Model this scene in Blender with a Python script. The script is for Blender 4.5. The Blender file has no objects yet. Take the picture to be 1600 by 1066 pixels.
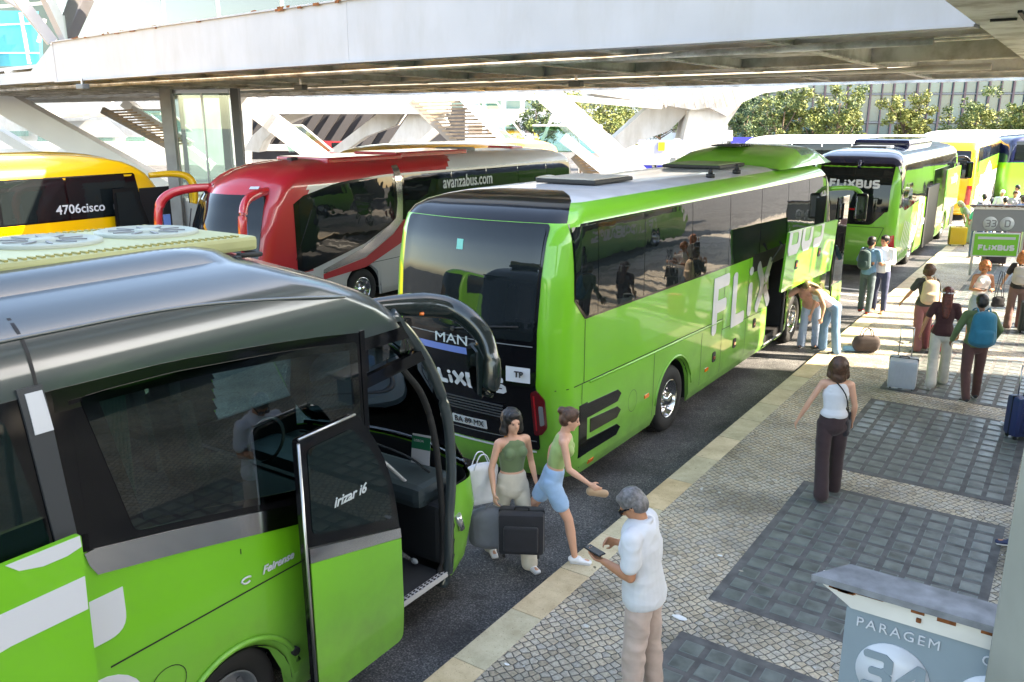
import bpy, bmesh, math, random
import numpy as np
from mathutils import Vector, Matrix, noise
random.seed(7)
PI = math.pi
scene = bpy.context.scene
COL = scene.collection
# ---------------------------------------------------------------- camera model (pixel of a 1600x1066 frame -> point in the station)
F_ = 1314.0; CH = 4.4
PIT = math.atan2(350, F_); YAW = math.atan2(920, math.hypot(F_, 350))
FW = np.array([-math.sin(YAW)*math.cos(PIT), math.cos(YAW)*math.cos(PIT), -math.sin(PIT)])
RT = np.array([math.cos(YAW), math.sin(YAW), 0.0]); UP = np.cross(RT, FW)
FWH = np.array([-math.sin(YAW), math.cos(YAW), 0.0])
def at(x, y, z=None, X=None, Y=None, D=None):
    r = FW*F_ + RT*(x-800) - UP*(y-533)
    if z is not None: t = (z-CH)/r[2]
    elif X is not None: t = X/r[0]
    elif Y is not None: t = Y/r[1]
    else: t = D/float(r@FWH)
    p = r*t
    return Vector((p[0], p[1], CH+p[2]))
# ---------------------------------------------------------------- materials
MATS = {}
def srgb(r, g, b):
    f = lambda c: (c/255/12.92) if c/255 <= .04045 else ((c/255+.055)/1.055)**2.4
    return (f(r), f(g), f(b))
def mat(name, col, rough=.5, metal=0.0, coat=0.0, ior=1.45, var=0.0, vscale=3.0, bump=0.0, bscale=40.0, bdist=.01, trans=0.0, alpha=1.0, emit=0, col2=None, sheen=0.0):
    if name in MATS: return MATS[name]
    m = bpy.data.materials.new(name); m.use_nodes = True
    nt = m.node_tree; b = nt.nodes['Principled BSDF']
    b.inputs['Base Color'].default_value = (*col, 1); b.inputs['Roughness'].default_value = rough
    b.inputs['Metallic'].default_value = metal; b.inputs['IOR'].default_value = ior
    b.inputs['Coat Weight'].default_value = coat; b.inputs['Coat Roughness'].default_value = .13 if 'dark_green_grey' in name else .04; b.inputs['Coat IOR'].default_value = 1.65 if 'dark_green_grey' in name else 1.5
    b.inputs['Transmission Weight'].default_value = trans; b.inputs['Alpha'].default_value = alpha
    if sheen: b.inputs['Sheen Weight'].default_value = sheen
    if emit: b.inputs['Emission Color'].default_value = (*col, 1); b.inputs['Emission Strength'].default_value = emit
    tc = None
    if var or bump:
        tc = nt.nodes.new('ShaderNodeTexCoord')
    if var:
        n = nt.nodes.new('ShaderNodeTexNoise'); n.inputs['Scale'].default_value = vscale; n.inputs['Detail'].default_value = 5
        nt.links.new(tc.outputs['Object'], n.inputs['Vector'])
        r = nt.nodes.new('ShaderNodeValToRGB'); r.color_ramp.elements[0].position = .32; r.color_ramp.elements[1].position = .68
        c2 = col2 if col2 else tuple(min(1, c*(1+var)) for c in col)
        r.color_ramp.elements[0].color = (*[c*(1-var) for c in col], 1) if not col2 else (*col, 1)
        r.color_ramp.elements[1].color = (*c2, 1)
        nt.links.new(n.outputs['Fac'], r.inputs['Fac']); nt.links.new(r.outputs['Color'], b.inputs['Base Color'])
    if bump:
        n2 = nt.nodes.new('ShaderNodeTexNoise'); n2.inputs['Scale'].default_value = bscale; n2.inputs['Detail'].default_value = 3
        nt.links.new(tc.outputs['Object'], n2.inputs['Vector'])
        bp = nt.nodes.new('ShaderNodeBump'); bp.inputs['Strength'].default_value = bump; bp.inputs['Distance'].default_value = bdist
        nt.links.new(n2.outputs['Fac'], bp.inputs['Height']); nt.links.new(bp.outputs['Normal'], b.inputs['Normal'])
    MATS[name] = m
    return m
def glassy(name, tint, fac=.75, rough=.02, bump=.0):
    """thin tinted pane: part see-through, part mirror by fresnel"""
    if name in MATS: return MATS[name]
    m = bpy.data.materials.new(name); m.use_nodes = True; nt = m.node_tree
    out = nt.nodes['Material Output']; nt.nodes.remove(nt.nodes['Principled BSDF'])
    t = nt.nodes.new('ShaderNodeBsdfTransparent'); t.inputs['Color'].default_value = (*tint, 1)
    g = nt.nodes.new('ShaderNodeBsdfGlossy'); g.inputs['Roughness'].default_value = rough; g.inputs['Color'].default_value = (1, 1, 1, 1)
    fr = nt.nodes.new('ShaderNodeFresnel'); fr.inputs['IOR'].default_value = 1.5
    mp = nt.nodes.new('ShaderNodeMapRange'); mp.inputs['To Min'].default_value = 1-fac; mp.inputs['To Max'].default_value = 1
    nt.links.new(fr.outputs['Fac'], mp.inputs['Value'])
    mx = nt.nodes.new('ShaderNodeMixShader'); nt.links.new(mp.outputs['Result'], mx.inputs['Fac'])
    nt.links.new(t.outputs[0], mx.inputs[1]); nt.links.new(g.outputs[0], mx.inputs[2]); nt.links.new(mx.outputs[0], out.inputs['Surface'])
    MATS[name] = m
    return m
GREEN = mat('green_paint', (.125, .41, .014), .35, coat=.7, var=.05, vscale=1.2, bump=.02, bscale=.9, bdist=.05)
GREEN2 = mat('sunlit_green_paint', (.13, .42, .022), .35, coat=.7, var=.05, vscale=1.2, bump=.02, bscale=.9, bdist=.05)  # same green made lighter where the sun falls, light put into the colour
DARKROOF = mat('dark_green_grey_paint', (.030, .041, .043), .28, coat=.85, ior=1.45, bump=.03, bscale=1.4, bdist=.05)
BLACKP = mat('black_gloss_panel', (.004, .004, .005), .10, coat=.0, ior=1.45, bump=.02, bscale=1.2, bdist=.03)
NAVYP = mat('navy_paint', (.008, .012, .05), .2, coat=1)
TINT = mat('dark_tinted_glass', (.008, .011, .012), .02, coat=.0, ior=1.42, bump=.10, bscale=1.1, bdist=.05)
TINT1 = mat('bottle_dark_tinted_glass', (.004, .010, .010), .03, coat=.0, ior=1.5, bump=.05, bscale=1.1, bdist=.03)
SEE = glassy('clear_glass', (.82, .9, .88), .93)
SEED = glassy('tinted_clear_glass', (.42, .55, .52), .94); DEEP = glassy('bottle_green_glass', (.20, .36, .32), .95)
RAILG = glassy('balustrade_glass', (.62, .84, .80), .86)
CLEARW = glassy('pavilion_glass', (.80, .90, .86), .95)
RUBBER = mat('rubber', (.012, .012, .012), .75, bump=.2, bscale=120, bdist=.003)
BLACK = mat('matt_black', (.008, .008, .009), .6)
DGREY = mat('dark_grey_plastic', (.035, .038, .042), .5)
MGREY = mat('mid_grey_plastic', (.14, .15, .16), .55)
CHROME = mat('chrome', (.62, .62, .63), .12, metal=1, bump=.08, bscale=3, bdist=.02)
ALU = mat('aluminium', (.5, .5, .5), .35, metal=1, bump=.1, bscale=60, bdist=.002)
WHITE = mat('white_paint', (.72, .73, .74), .45, var=.04, vscale=1.2)
WHITEV = mat('white_vinyl', (.52, .53, .56), .4, coat=.3)
GREYV = mat('grey_vinyl', (.42, .46, .47), .4)
RED = mat('red_paint', (.40, .012, .02), .3, coat=.8, bump=.02, bscale=1, bdist=.05)
YEL = mat('yellow_paint', (.80, .43, .008), .3, coat=.8, bump=.02, bscale=1, bdist=.05)
SILVER = mat('silver_paint', (.46, .45, .43), .3, metal=.15, coat=.7, bump=.02, bscale=1, bdist=.05)
ROOFW = mat('white_roof_paint', (.50, .52, .56), .3, coat=.5, var=.12, vscale=2.5)
LAMPR = mat('red_lamp_glass', (.35, .008, .012), .1, coat=1)
LAMPO = mat('orange_lamp', (.8, .16, .01), .2, coat=1)
LAMPC = mat('clear_lamp', (.5, .5, .5), .08, metal=.7)
BEAMW = mat('weathered_white_steel', (.40, .385, .405), .55, var=.06, vscale=.8, bump=.03, bscale=30, bdist=.004)
UNDER = mat('underside_paint', (.76, .73, .69), .6, var=.22, vscale=.9)
COFFER = mat('coffer_paint', (.66, .65, .63), .7, var=.2, vscale=.7)
RUST = mat('rust', (.22, .07, .02), .9, var=.5, vscale=14)
STRUT = mat('sunlit_strut_white', (.80, .79, .77), .5, var=.04, vscale=.6)  # white steel lightened in place of sunlight the struts do not get
CONC = mat('white_concrete', (.58, .55, .51), .75, var=.07, vscale=.7, bump=.1, bscale=14, bdist=.01)
CONC2 = mat('board_marked_concrete', (.32, .28, .24), .85, var=.18, vscale=1.0, bump=.15, bscale=14, bdist=.01)
WSTEEL = mat('white_steel', (.52, .51, .49), .45, var=.05, vscale=.6)
TEALP = mat('turquoise_panel', (.03, .30, .38), .3, var=.2, vscale=.6)
STEPM = mat('stair_tread', (.42, .31, .21), .75, var=.25, vscale=3)
STONE = mat('pale_slab', (.45, .40, .34), .8, var=.2, vscale=3)
ARMM = mat('mirror_arm_paint', (.008, .014, .013), .2, coat=.5)
STEPG = mat('step_edge_grey', (.42, .42, .42), .5)
def grime(m, z0, z1, col, amt):
    """road dirt thrown up on the lower body, with a ragged blotchy edge"""
    nt = m.node_tree; b = nt.nodes['Principled BSDF']; src = b.inputs['Base Color'].links[0].from_socket; L = nt.links.new
    tc = nt.nodes.new('ShaderNodeTexCoord'); sp = nt.nodes.new('ShaderNodeSeparateXYZ'); L(tc.outputs['Object'], sp.inputs[0])
    n = nt.nodes.new('ShaderNodeTexNoise'); n.inputs['Scale'].default_value = 2.2; n.inputs['Detail'].default_value = 8; n.inputs['Roughness'].default_value = .7; L(tc.outputs['Object'], n.inputs['Vector'])
    mr = nt.nodes.new('ShaderNodeMapRange'); mr.inputs['From Min'].default_value = z0; mr.inputs['From Max'].default_value = z1; mr.inputs['To Min'].default_value = 1; mr.inputs['To Max'].default_value = 0; L(sp.outputs['Z'], mr.inputs['Value'])
    mu = nt.nodes.new('ShaderNodeMath'); mu.operation = 'MULTIPLY'; L(mr.outputs['Result'], mu.inputs[0]); L(n.outputs['Fac'], mu.inputs[1])
    m2 = nt.nodes.new('ShaderNodeMath'); m2.operation = 'MULTIPLY'; L(mu.outputs[0], m2.inputs[0]); m2.inputs[1].default_value = amt
    mx = nt.nodes.new('ShaderNodeMix'); mx.data_type = 'RGBA'; L(m2.outputs[0], mx.inputs['Factor']); L(src, mx.inputs['A']); mx.inputs['B'].default_value = (*col, 1); L(mx.outputs['Result'], b.inputs['Base Color'])
    ad = nt.nodes.new('ShaderNodeMath'); ad.operation = 'ADD'; L(m2.outputs[0], ad.inputs[0]); ad.inputs[1].default_value = b.inputs['Roughness'].default_value; L(ad.outputs[0], b.inputs['Roughness'])
def streaks(m, sc, lo, amt=1.0):
    """rain runs and stains, long in z"""
    nt = m.node_tree; b = nt.nodes['Principled BSDF']; src = b.inputs['Base Color'].links[0].from_socket; L = nt.links.new
    tc = nt.nodes.new('ShaderNodeTexCoord'); mp = nt.nodes.new('ShaderNodeMapping'); mp.inputs['Scale'].default_value = sc; L(tc.outputs['Object'], mp.inputs['Vector'])
    n = nt.nodes.new('ShaderNodeTexNoise'); n.inputs['Scale'].default_value = 1; n.inputs['Detail'].default_value = 6; n.inputs['Roughness'].default_value = .65; L(mp.outputs[0], n.inputs['Vector'])
    r = nt.nodes.new('ShaderNodeValToRGB'); r.color_ramp.elements[0].position = .34; r.color_ramp.elements[0].color = (*lo, 1); r.color_ramp.elements[1].position = .56; r.color_ramp.elements[1].color = (1, 1, 1, 1); L(n.outputs['Fac'], r.inputs['Fac'])
    x = nt.nodes.new('ShaderNodeMix'); x.data_type = 'RGBA'; x.blend_type = 'MULTIPLY'; x.inputs['Factor'].default_value = amt; L(src, x.inputs['A']); L(r.outputs['Color'], x.inputs['B']); L(x.outputs['Result'], b.inputs['Base Color'])
streaks(BEAMW, (2, 2, .5), (.93, .915, .89)); streaks(WSTEEL, (1.6, 1.6, .3), (.86, .83, .79)); streaks(CONC, (1.2, 1.2, .35), (.82, .79, .74)); streaks(UNDER, (2, 2, 2), (.45, .40, .34)); streaks(COFFER, (1.1, 1.1, 1.1), (.6, .56, .5))
for m_ in (GREEN, GREEN2): grime(m_, .2, 1.5, (.10, .11, .07), 1.0)
grime(ROOFW, -20, 4.4, (.22, .22, .22), .9)
# ---------------------------------------------------------------- object helpers
def obj(name, bm, m, parent=None, smooth=False, label=None):
    me = bpy.data.meshes.new(name)
    if isinstance(bm, bmesh.types.BMesh): bm.to_mesh(me); bm.free()
    else: me.from_pydata(bm[0], [], bm[1]); me.update()
    for x in (m if isinstance(m, (list, tuple)) else [m]): me.materials.append(x)
    if smooth: me.polygons.foreach_set('use_smooth', [True]*len(me.polygons))
    o = bpy.data.objects.new(name, me); COL.objects.link(o)
    if parent: o.parent = parent
    if label: o['label'] = label
    return o
def thing(name, label, cat, loc=(0, 0, 0), rotz=0, group=None):
    o = bpy.data.objects.new(name, None); COL.objects.link(o); o.location = loc; o.rotation_euler = (0, 0, rotz)
    return tag(o, label, cat, group)
def tag(o, label, cat, group=None):
    o['label'] = label; o['category'] = cat
    if group: o['group'] = group
    return o
def struct(o, kind='structure'):
    o['kind'] = kind; return o
def copy_tree(o, loc=None, rotz=None, label=None, parent=None):
    c = o.copy(); COL.objects.link(c)
    if parent: c.parent = parent
    if loc is not None: c.location = loc
    if rotz is not None: c.rotation_euler = (0, 0, rotz)
    if label: c['label'] = label
    for ch in o.children: copy_tree(ch, parent=c)
    return c
def box(bm, c, s, rot=None, mi=0, bev=0.0):
    """box at centre c with full size s"""
    M = Matrix.Translation(c) @ (rot.to_4x4() if rot is not None else Matrix.Identity(4)) @ Matrix.Diagonal((s[0], s[1], s[2], 1))
    r = bmesh.ops.create_cube(bm, size=1, matrix=M)
    fs = {f for v in r['verts'] for f in v.link_faces}
    for f in fs: f.material_index = mi
    if bev:
        es = list({e for v in r['verts'] for e in v.link_edges})
        rb = bmesh.ops.bevel(bm, geom=es, offset=bev, segments=2, affect='EDGES', profile=.6)
        for f in rb['faces']: f.material_index = mi
    return bm
def BX(c, s, rot=None, bev=0.0):
    return box(bmesh.new(), c, s, rot, 0, bev)
def bar(bm, a, b, w, h, mi=0, up=(0, 0, 1), bev=0):
    """rectangular bar from a to b; w sideways, h along up"""
    a, b = Vector(a), Vector(b); d = b-a; L = d.length
    y = d.normalized(); x = y.cross(Vector(up)).normalized(); z = x.cross(y)
    R = Matrix((x, y, z)).transposed()
    return box(bm, (a+b)/2, (w, L, h), R, mi, bev)
def tube(bm, pts, r, n=10, mi=0, cap=True, ell=1.0):
    """swept tube through pts, radius r (number or list)"""
    pts = [Vector(p) for p in pts]; rings = []
    ref = Vector((0, 0, 1))
    for i, p in enumerate(pts):
        d = (pts[min(i+1, len(pts)-1)]-pts[max(i-1, 0)]).normalized()
        rf = ref if abs(d.dot(ref)) < .95 else Vector((1, 0, 0))
        u = d.cross(rf).normalized(); v = u.cross(d).normalized()
        rr = r[i] if isinstance(r, (list, tuple)) else r
        rings.append([bm.verts.new(p+u*math.cos(2*PI*k/n)*rr+v*math.sin(2*PI*k/n)*rr*ell) for k in range(n)])
    for a, b in zip(rings, rings[1:]):
        for k in range(n):
            f = bm.faces.new((a[k], a[(k+1) % n], b[(k+1) % n], b[k])); f.material_index = mi; f.smooth = True
    if cap:
        for rg in (rings[0][::-1], rings[-1]):
            f = bm.faces.new(rg); f.material_index = mi
    bmesh.ops.recalc_face_normals(bm, faces=bm.faces)
    return bm
def curve_pts(ctrl, n=8):
    """Catmull-Rom through control points"""
    P = [Vector(c) for c in ctrl]; P = [P[0]*2-P[1]]+P+[P[-1]*2-P[-2]]; out = []
    for i in range(1, len(P)-2):
        for k in range(n):
            t = k/n; a, b, c, d = P[i-1:i+3]
            out.append(.5*((2*b)+(c-a)*t+(2*a-5*b+4*c-d)*t*t+(3*b-a-3*c+d)*t**3))
    out.append(P[-2]); return out
def lathe(bm, prof, M=None, n=32, mi=0):
    """prof: list of (radius, height) round local X axis (radius in yz, height along x)"""
    M = M or Matrix.Identity(4); rings = []
    for r, h in prof:
        rings.append([bm.verts.new(M @ Vector((h, r*math.cos(2*PI*k/n), r*math.sin(2*PI*k/n)))) for k in range(n)])
    fs = []
    for a, b in zip(rings, rings[1:]):
        for k in range(n):
            f = bm.faces.new((a[k], a[(k+1) % n], b[(k+1) % n], b[k])); f.smooth = True; f.material_index = mi; fs.append(f)
    return rings
def prism(bm, pts, vec, mi=0):
    """extrude polygon pts by vec"""
    vec = Vector(vec); lo = [bm.verts.new(p) for p in pts]; hi = [bm.verts.new(Vector(p)+vec) for p in pts]
    fs = [bm.faces.new(lo), bm.faces.new(hi[::-1])]
    n = len(pts)
    for i in range(n): fs.append(bm.faces.new((lo[i], hi[i], hi[(i+1) % n], lo[(i+1) % n])))
    for f in fs: f.material_index = mi
    bmesh.ops.recalc_face_normals(bm, faces=fs)
    return bm
TMP = bpy.data.scenes.new('workbench')
def evaluated(o):
    """mesh of one object with its modifiers applied, worked out in an otherwise empty scene"""
    TMP.collection.objects.link(o); vl = TMP.view_layers[0]; vl.update(); dg = vl.depsgraph
    me = bpy.data.meshes.new_from_object(o.evaluated_get(dg)); TMP.collection.objects.unlink(o); return me
# ---------------------------------------------------------------- lettering
def text(name, s, size, m, parent, O, ux, uy, bold=0.0, shear=0.0, sx=1.0, align='CENTER', thick=.002, space=1.0):
    """flat letters: origin O, ux along the line, uy up the letters"""
    cu = bpy.data.curves.new(name, 'FONT'); cu.body = s; cu.size = size; cu.align_x = align; cu.align_y = 'CENTER'
    cu.offset = bold; cu.shear = shear; cu.extrude = thick; cu.space_character = space; cu.resolution_u = 3
    o = bpy.data.objects.new(name, cu)
    me = evaluated(o)
    bpy.data.objects.remove(o); bpy.data.curves.remove(cu)
    ux = Vector(ux).normalized(); uy = Vector(uy).normalized(); uz = ux.cross(uy)
    M = Matrix((ux*sx, uy, uz)).transposed().to_4x4(); M.translation = Vector(O)
    me.transform(M); me.name = name; me.materials.clear(); me.materials.append(m)
    r = bpy.data.objects.new(name, me); COL.objects.link(r); r.parent = parent
    return r
GL = {  # bold rounded capitals as strokes in a 0..1 high cell: (width, strokes)
 'F': (.62, [[(0, 0), (0, 1), (.55, 1)], [(0, .5), (.45, .5)]]),
 'L': (.55, [[(0, 1), (0, 0), (.5, 0)]]),
 'i': (.12, [[(0, 0), (0, .62)], [(0, .93), (0, .97)]]),
 'X': (.72, [[(0, 1), (.24, .62), (.24, .38), (0, 0)], [(.68, 1), (.44, .62)], [(.68, 0), (.44, .38)]]),
 'B': (.66, [[(0, 0), (0, 1), (.45, 1), (.55, .9), (.55, .62), (.45, .5), (0, .5)], [(.45, .5), (.6, .4), (.6, .1), (.5, 0), (0, 0)]]),
 'U': (.66, [[(0, 1), (0, .12), (.12, 0), (.46, 0), (.58, .12), (.58, 1)]]),
 'S': (.62, [[(.56, 1), (.12, 1), (0, .9), (0, .6), (.1, .5), (.46, .5), (.58, .4), (.58, .1), (.46, 0), (0, 0)]]),
 'D': (.66, [[(0, 0), (0, 1), (.42, 1), (.58, .82), (.58, .18), (.42, 0), (0, 0)]]),
}
def strokes(name, s, h, w, m, parent, fn, gap=.30, slant=.0, length=None, thick=.004):
    """stroke lettering; fn(u, v, d) maps letter space in metres to a 3D point, d = outwards"""
    bm = bmesh.new(); x = w/2; kk = 0
    for chn in s:
        W, st = GL[chn]
        for pl in st:
            kk += 1; th = thick+.0009*(kk % 4)
            P = [Vector((x+p[0]*h+(p[1])*slant*h, w/2+p[1]*(h-w))) for p in pl]
            # subdivide
            Q = []
            for a, b in zip(P, P[1:]):
                k = max(1, int((b-a).length/(h*.15)))
                Q += [a.lerp(b, i/k) for i in range(k)]
            Q.append(P[-1])
            # closed outline of a thick polyline with mitres
            Lp, Rp = [], []
            for i, p in enumerate(Q):
                d0 = (p-Q[i-1]).normalized() if i else (Q[1]-p).normalized()
                d1 = (Q[i+1]-p).normalized() if i < len(Q)-1 else d0
                t = (d0+d1).normalized(); n_ = Vector((-t.y, t.x)); k = w/2/max(.5, n_.dot(Vector((-d0.y, d0.x))))
                e = Vector((0, 0))
                Lp.append(p+n_*k+e); Rp.append(p-n_*k+e)
            for i in range(len(Q)-1):
                q = [Lp[i], Rp[i], Rp[i+1], Lp[i+1]]
                lo = [bm.verts.new(fn(v.x, v.y, 0)) for v in q]; hi = [bm.verts.new(fn(v.x, v.y, th)) for v in q]
                bm.faces.new(hi)
                for a in range(4): bm.faces.new((lo[a], lo[(a+1) % 4], hi[(a+1) % 4], hi[a]))
            # rounded ends
            for p, d in ((Q[0], (Q[0]-Q[1]).normalized()), (Q[-1], (Q[-1]-Q[-2]).normalized())):
                n_ = Vector((-d.y, d.x)); arc = [p+(n_*math.cos(a)+d*math.sin(a)*.6)*w/2 for a in [PI*j/6 for j in range(7)]]
                bm.faces.new([bm.verts.new(fn(v.x, v.y, th-.0004)) for v in arc])
        x += W*h+gap*h
    bmesh.ops.recalc_face_normals(bm, faces=bm.faces)
    return obj(name, bm, m, parent)
GL['3'] = (.56, [[(0, 1), (.4, 1), (.5, .9), (.5, .62), (.38, .5), (.14, .5)], [(.38, .5), (.5, .4), (.5, .1), (.4, 0), (0, 0)]])
GL['4'] = (.62, [[(.42, 0), (.42, 1)], [(.40, 1), (0, .32)], [(0, .27), (.58, .27)]])
GL['E'] = (.56, [[(.5, 1), (0, 1), (0, 0), (.5, 0)], [(0, .5), (.42, .5)]])
def text_width(s, h, gap=.30): return sum(GL[c][0]*h+gap*h for c in s)-gap*h
# ---------------------------------------------------------------- coach bodies
def rpoly(pts, r, n=4):
    """round the corners of a 2D polygon; r number or per-corner list"""
    out = []; N = len(pts)
    for i, p in enumerate(pts):
        p = Vector(p); a = Vector(pts[i-1]); b = Vector(pts[(i+1) % N]); rr = r[i] if isinstance(r, (list, tuple)) else r
        da, db = (a-p), (b-p); k = min(rr, da.length*.48, db.length*.48)
        if k < 1e-4: out.append(p); continue
        s, e = p+da.normalized()*k, p+db.normalized()*k
        for j in range(n+1):
            t = j/n; out.append((1-t)**2*s+2*t*(1-t)*p+t*t*e)
    return out
def decal(name, poly, fn, m, parent, du=.2, dv=.2, d=.006, depth=.012, smooth=True, label=None):
    """a panel with its own thickness lying on a curved surface fn(u, v, d)"""
    bm = bmesh.new(); f = bm.faces.new([bm.verts.new((p[0], p[1], 0)) for p in poly])
    us = [p[0] for p in poly]; vs = [p[1] for p in poly]
    for lo, hi, dd, nrm in ((min(us), max(us), du, (1, 0, 0)), (min(vs), max(vs), dv, (0, 1, 0))):
        k = int((hi-lo)/dd)
        for i in range(1, k+1):
            c = lo+(hi-lo)*i/(k+1)
            bmesh.ops.bisect_plane(bm, geom=bm.verts[:]+bm.edges[:]+bm.faces[:], plane_co=Vector(nrm)*c, plane_no=nrm, dist=1e-6)
    top = bm.faces[:]
    r = bmesh.ops.extrude_edge_only(bm, edges=[e for e in bm.edges if e.is_boundary])
    low = {v for v in r['geom'] if isinstance(v, bmesh.types.BMVert)}
    for v in bm.verts:
        u_, v_ = v.co.x, v.co.y
        v.co = fn(u_, v_, d-depth if v in low else d)
    bmesh.ops.recalc_face_normals(bm, faces=bm.faces)
    # orientation: make the top face outwards
    tf = [f for f in bm.faces if not any(v in low for v in f.verts)]
    if tf:
        f0 = tf[0]; c = f0.calc_center_median(); u_, v_ = poly[0][0], poly[0][1]
        outw = fn(sum(us)/len(us), sum(vs)/len(vs), 1)-fn(sum(us)/len(us), sum(vs)/len(vs), 0)
        if f0.normal.dot(outw) < 0: bmesh.ops.reverse_faces(bm, faces=bm.faces)
    for f in bm.faces: f.smooth = smooth and not any(v in low for v in f.verts)
    for f in bm.faces:
        if f.smooth:
            for e in f.edges:
                if any(not g.smooth for g in e.link_faces): e.smooth = False
    return obj(name, bm, m, parent, label=label)
def sharpen(bm, ang=32):
    bm.normal_update()
    for e in bm.edges:
        if len(e.link_faces) == 2 and e.calc_face_angle(0) > math.radians(ang): e.smooth = False
class Shell:
    """a coach body: a stack of rounded-rectangle outlines. x to the right, y to the front, z up from the road"""
    def __init__(s, levels, rr=.3, rf=.35, br=.06, bf=.12, wheels=(), R=.58, zc=.5, zbelt=1.25):
        L = np.array(levels, float); s.z, s.w, s.yr, s.yf = L.T
        s.rr, s.rf, s.br, s.bf, s.wheels, s.R, s.zc, s.zbelt = rr, rf, br, bf, wheels, R, zc, zbelt
        s.zb, s.zt = s.z[0], s.z[-1]
    def par(s, z):
        w = np.interp(z, s.z, s.w); k = min(1, w/1.0)
        return w, np.interp(z, s.z, s.yr), np.interp(z, s.z, s.yf), min(s.rr, w*.8), min(s.rf, w*.8), s.br*k, s.bf*k
    def side_pt(s, side, y, z):
        w, yr, yf, rr, rf, br, bf = s.par(z)
        a, b = yr+br+rr, yf-bf-rf
        if y > b: x = w-rf+math.sqrt(max(0, rf*rf-min(rf, y-b)**2))
        elif y < a: x = w-rr+math.sqrt(max(0, rr*rr-min(rr, a-y)**2))
        else: x = w
        return Vector((side*x, y, z))
    def end_pt(s, end, x, z):
        w, yr, yf, rr, rf, br, bf = s.par(z); r, b = (rf, bf) if end > 0 else (rr, br)
        ax = min(abs(x), w-1e-4); i = w-r
        d = b*(min(ax, i)/i)**2 if i > 0 else 0
        if ax > i: d = b+r-math.sqrt(max(0, r*r-(ax-i)**2))
        return Vector((x, yf-d if end > 0 else yr+d, z))
    def _n(s, f, u, v, out):
        e = .01; du = f(u+e, v)-f(u-e, v); dv = f(u, v+e)-f(u, v-e); n = du.cross(dv).normalized()
        return n if n.dot(out) > 0 else -n
    def fside(s, side):
        def f(u, v, d): return s.side_pt(side, u, v)+s._n(lambda a, b: s.side_pt(side, a, b), u, v, Vector((side, 0, .05)))*d
        return f
    def fend(s, end):
        def f(u, v, d): return s.end_pt(end, u, v)+s._n(lambda a, b: s.end_pt(end, a, b), u, v, Vector((0, end, .05)))*d
        return f
    def build(s, name, mats, parent, pick=None, skip=None, zs=None, ystep=.12, ys_extra=(), floor=True):
        """pick(side, x, y, z) -> material index; skip(side, x, y, z) -> leave a hole"""
        bm = bmesh.new()
        zs = sorted(set(np.round(list(zs if zs is not None else [])+list(s.z)+list(np.arange(s.zb, s.zt-.3, .16)), 4)))
        zs = [z for i, z in enumerate(zs) if i == 0 or z-zs[i-1] > .004]
        A = list(np.linspace(0, 1, 5))+list(np.linspace(1, 2, 8))[1:]
        Lside = s.yf.max()-s.yr.min(); n = int(Lside/ystep); A += list(np.linspace(2, 3, n))[1:]
        A += list(np.linspace(3, 4, 10))[1:]+list(np.linspace(4, 5, 6))[1:]
        def P(side, a, z):
            w, yr, yf, rr, rf, br, bf = s.par(z)
            if a <= 1: return Vector((side*a*(w-rr), yr+br*a*a, z))
            if a <= 2:
                t = (a-1)*PI/2; return Vector((side*(w-rr+rr*math.sin(t)), yr+br+rr-rr*math.cos(t), z))
            if a <= 3: return Vector((side*w, yr+br+rr+(a-2)*(yf-bf-rf-yr-br-rr), z))
            if a <= 4:
                t = (a-3)*PI/2; return Vector((side*(w-rf+rf*math.cos(t)), yf-bf-rf+rf*math.sin(t), z))
            return Vector((side*(5-a)*(w-rf), yf-bf*(5-a)**2, z))
        grid = {}
        for side in (1, -1):
            for i, a in enumerate(A):
                for j, z in enumerate(zs):
                    if side < 0 and (i == 0 or i == len(A)-1): grid[side, i, j] = grid[1, i, j]; continue
                    p = P(side, a, z)
                    if 2 <= a <= 3 and z < s.zbelt:
                        zb = s.zb
                        for yc in s.wheels:
                            dy = abs(p.y-yc)
                            if dy < s.R: zb = max(zb, s.zc+math.sqrt(s.R**2-dy**2))
                        if zb > s.zb: p.z = zb+(z-s.zb)*(s.zbelt-zb)/(s.zbelt-s.zb)
                    grid[side, i, j] = bm.verts.new(p)
        for side in (1, -1):
            for i in range(len(A)-1):
                for j in range(len(zs)-1):
                    q = [grid[side, i, j], grid[side, i+1, j], grid[side, i+1, j+1], grid[side, i, j+1]]
                    if side < 0: q = q[::-1]
                    c = sum((v.co for v in q), Vector())/4
                    if skip and skip(side, c.x, c.y, c.z): continue
                    try: f = bm.faces.new(q)
                    except ValueError: continue
                    f.smooth = True
                    if pick: s.a = (A[i]+A[i+1])/2; f.material_index = pick(side, c.x, c.y, c.z)
        J = len(zs)-1
        def cap(j, flip):
            for i in range(len(A)-1):
                q = [grid[1, i, j], grid[1, i+1, j], grid[-1, i+1, j], grid[-1, i, j]]
                q2 = []
                for v in q:
                    if v not in q2: q2.append(v)
                if len(q2) < 3: continue
                try: f = bm.faces.new(q2[::-1] if not flip else q2)
                except ValueError: continue
                f.smooth = True; c = f.calc_center_median()
                if pick: s.a = (A[i]+A[i+1])/2; f.material_index = pick(0, c.x, c.y, c.z+(.01 if not flip else -.01))
        cap(J, False)
        bmesh.ops.recalc_face_normals(bm, faces=bm.faces)
        if floor:
            pass
        bmesh.ops.remove_doubles(bm, verts=bm.verts, dist=.0005)
        sharpen(bm)
        return obj(name, bm, mats, parent)
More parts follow.
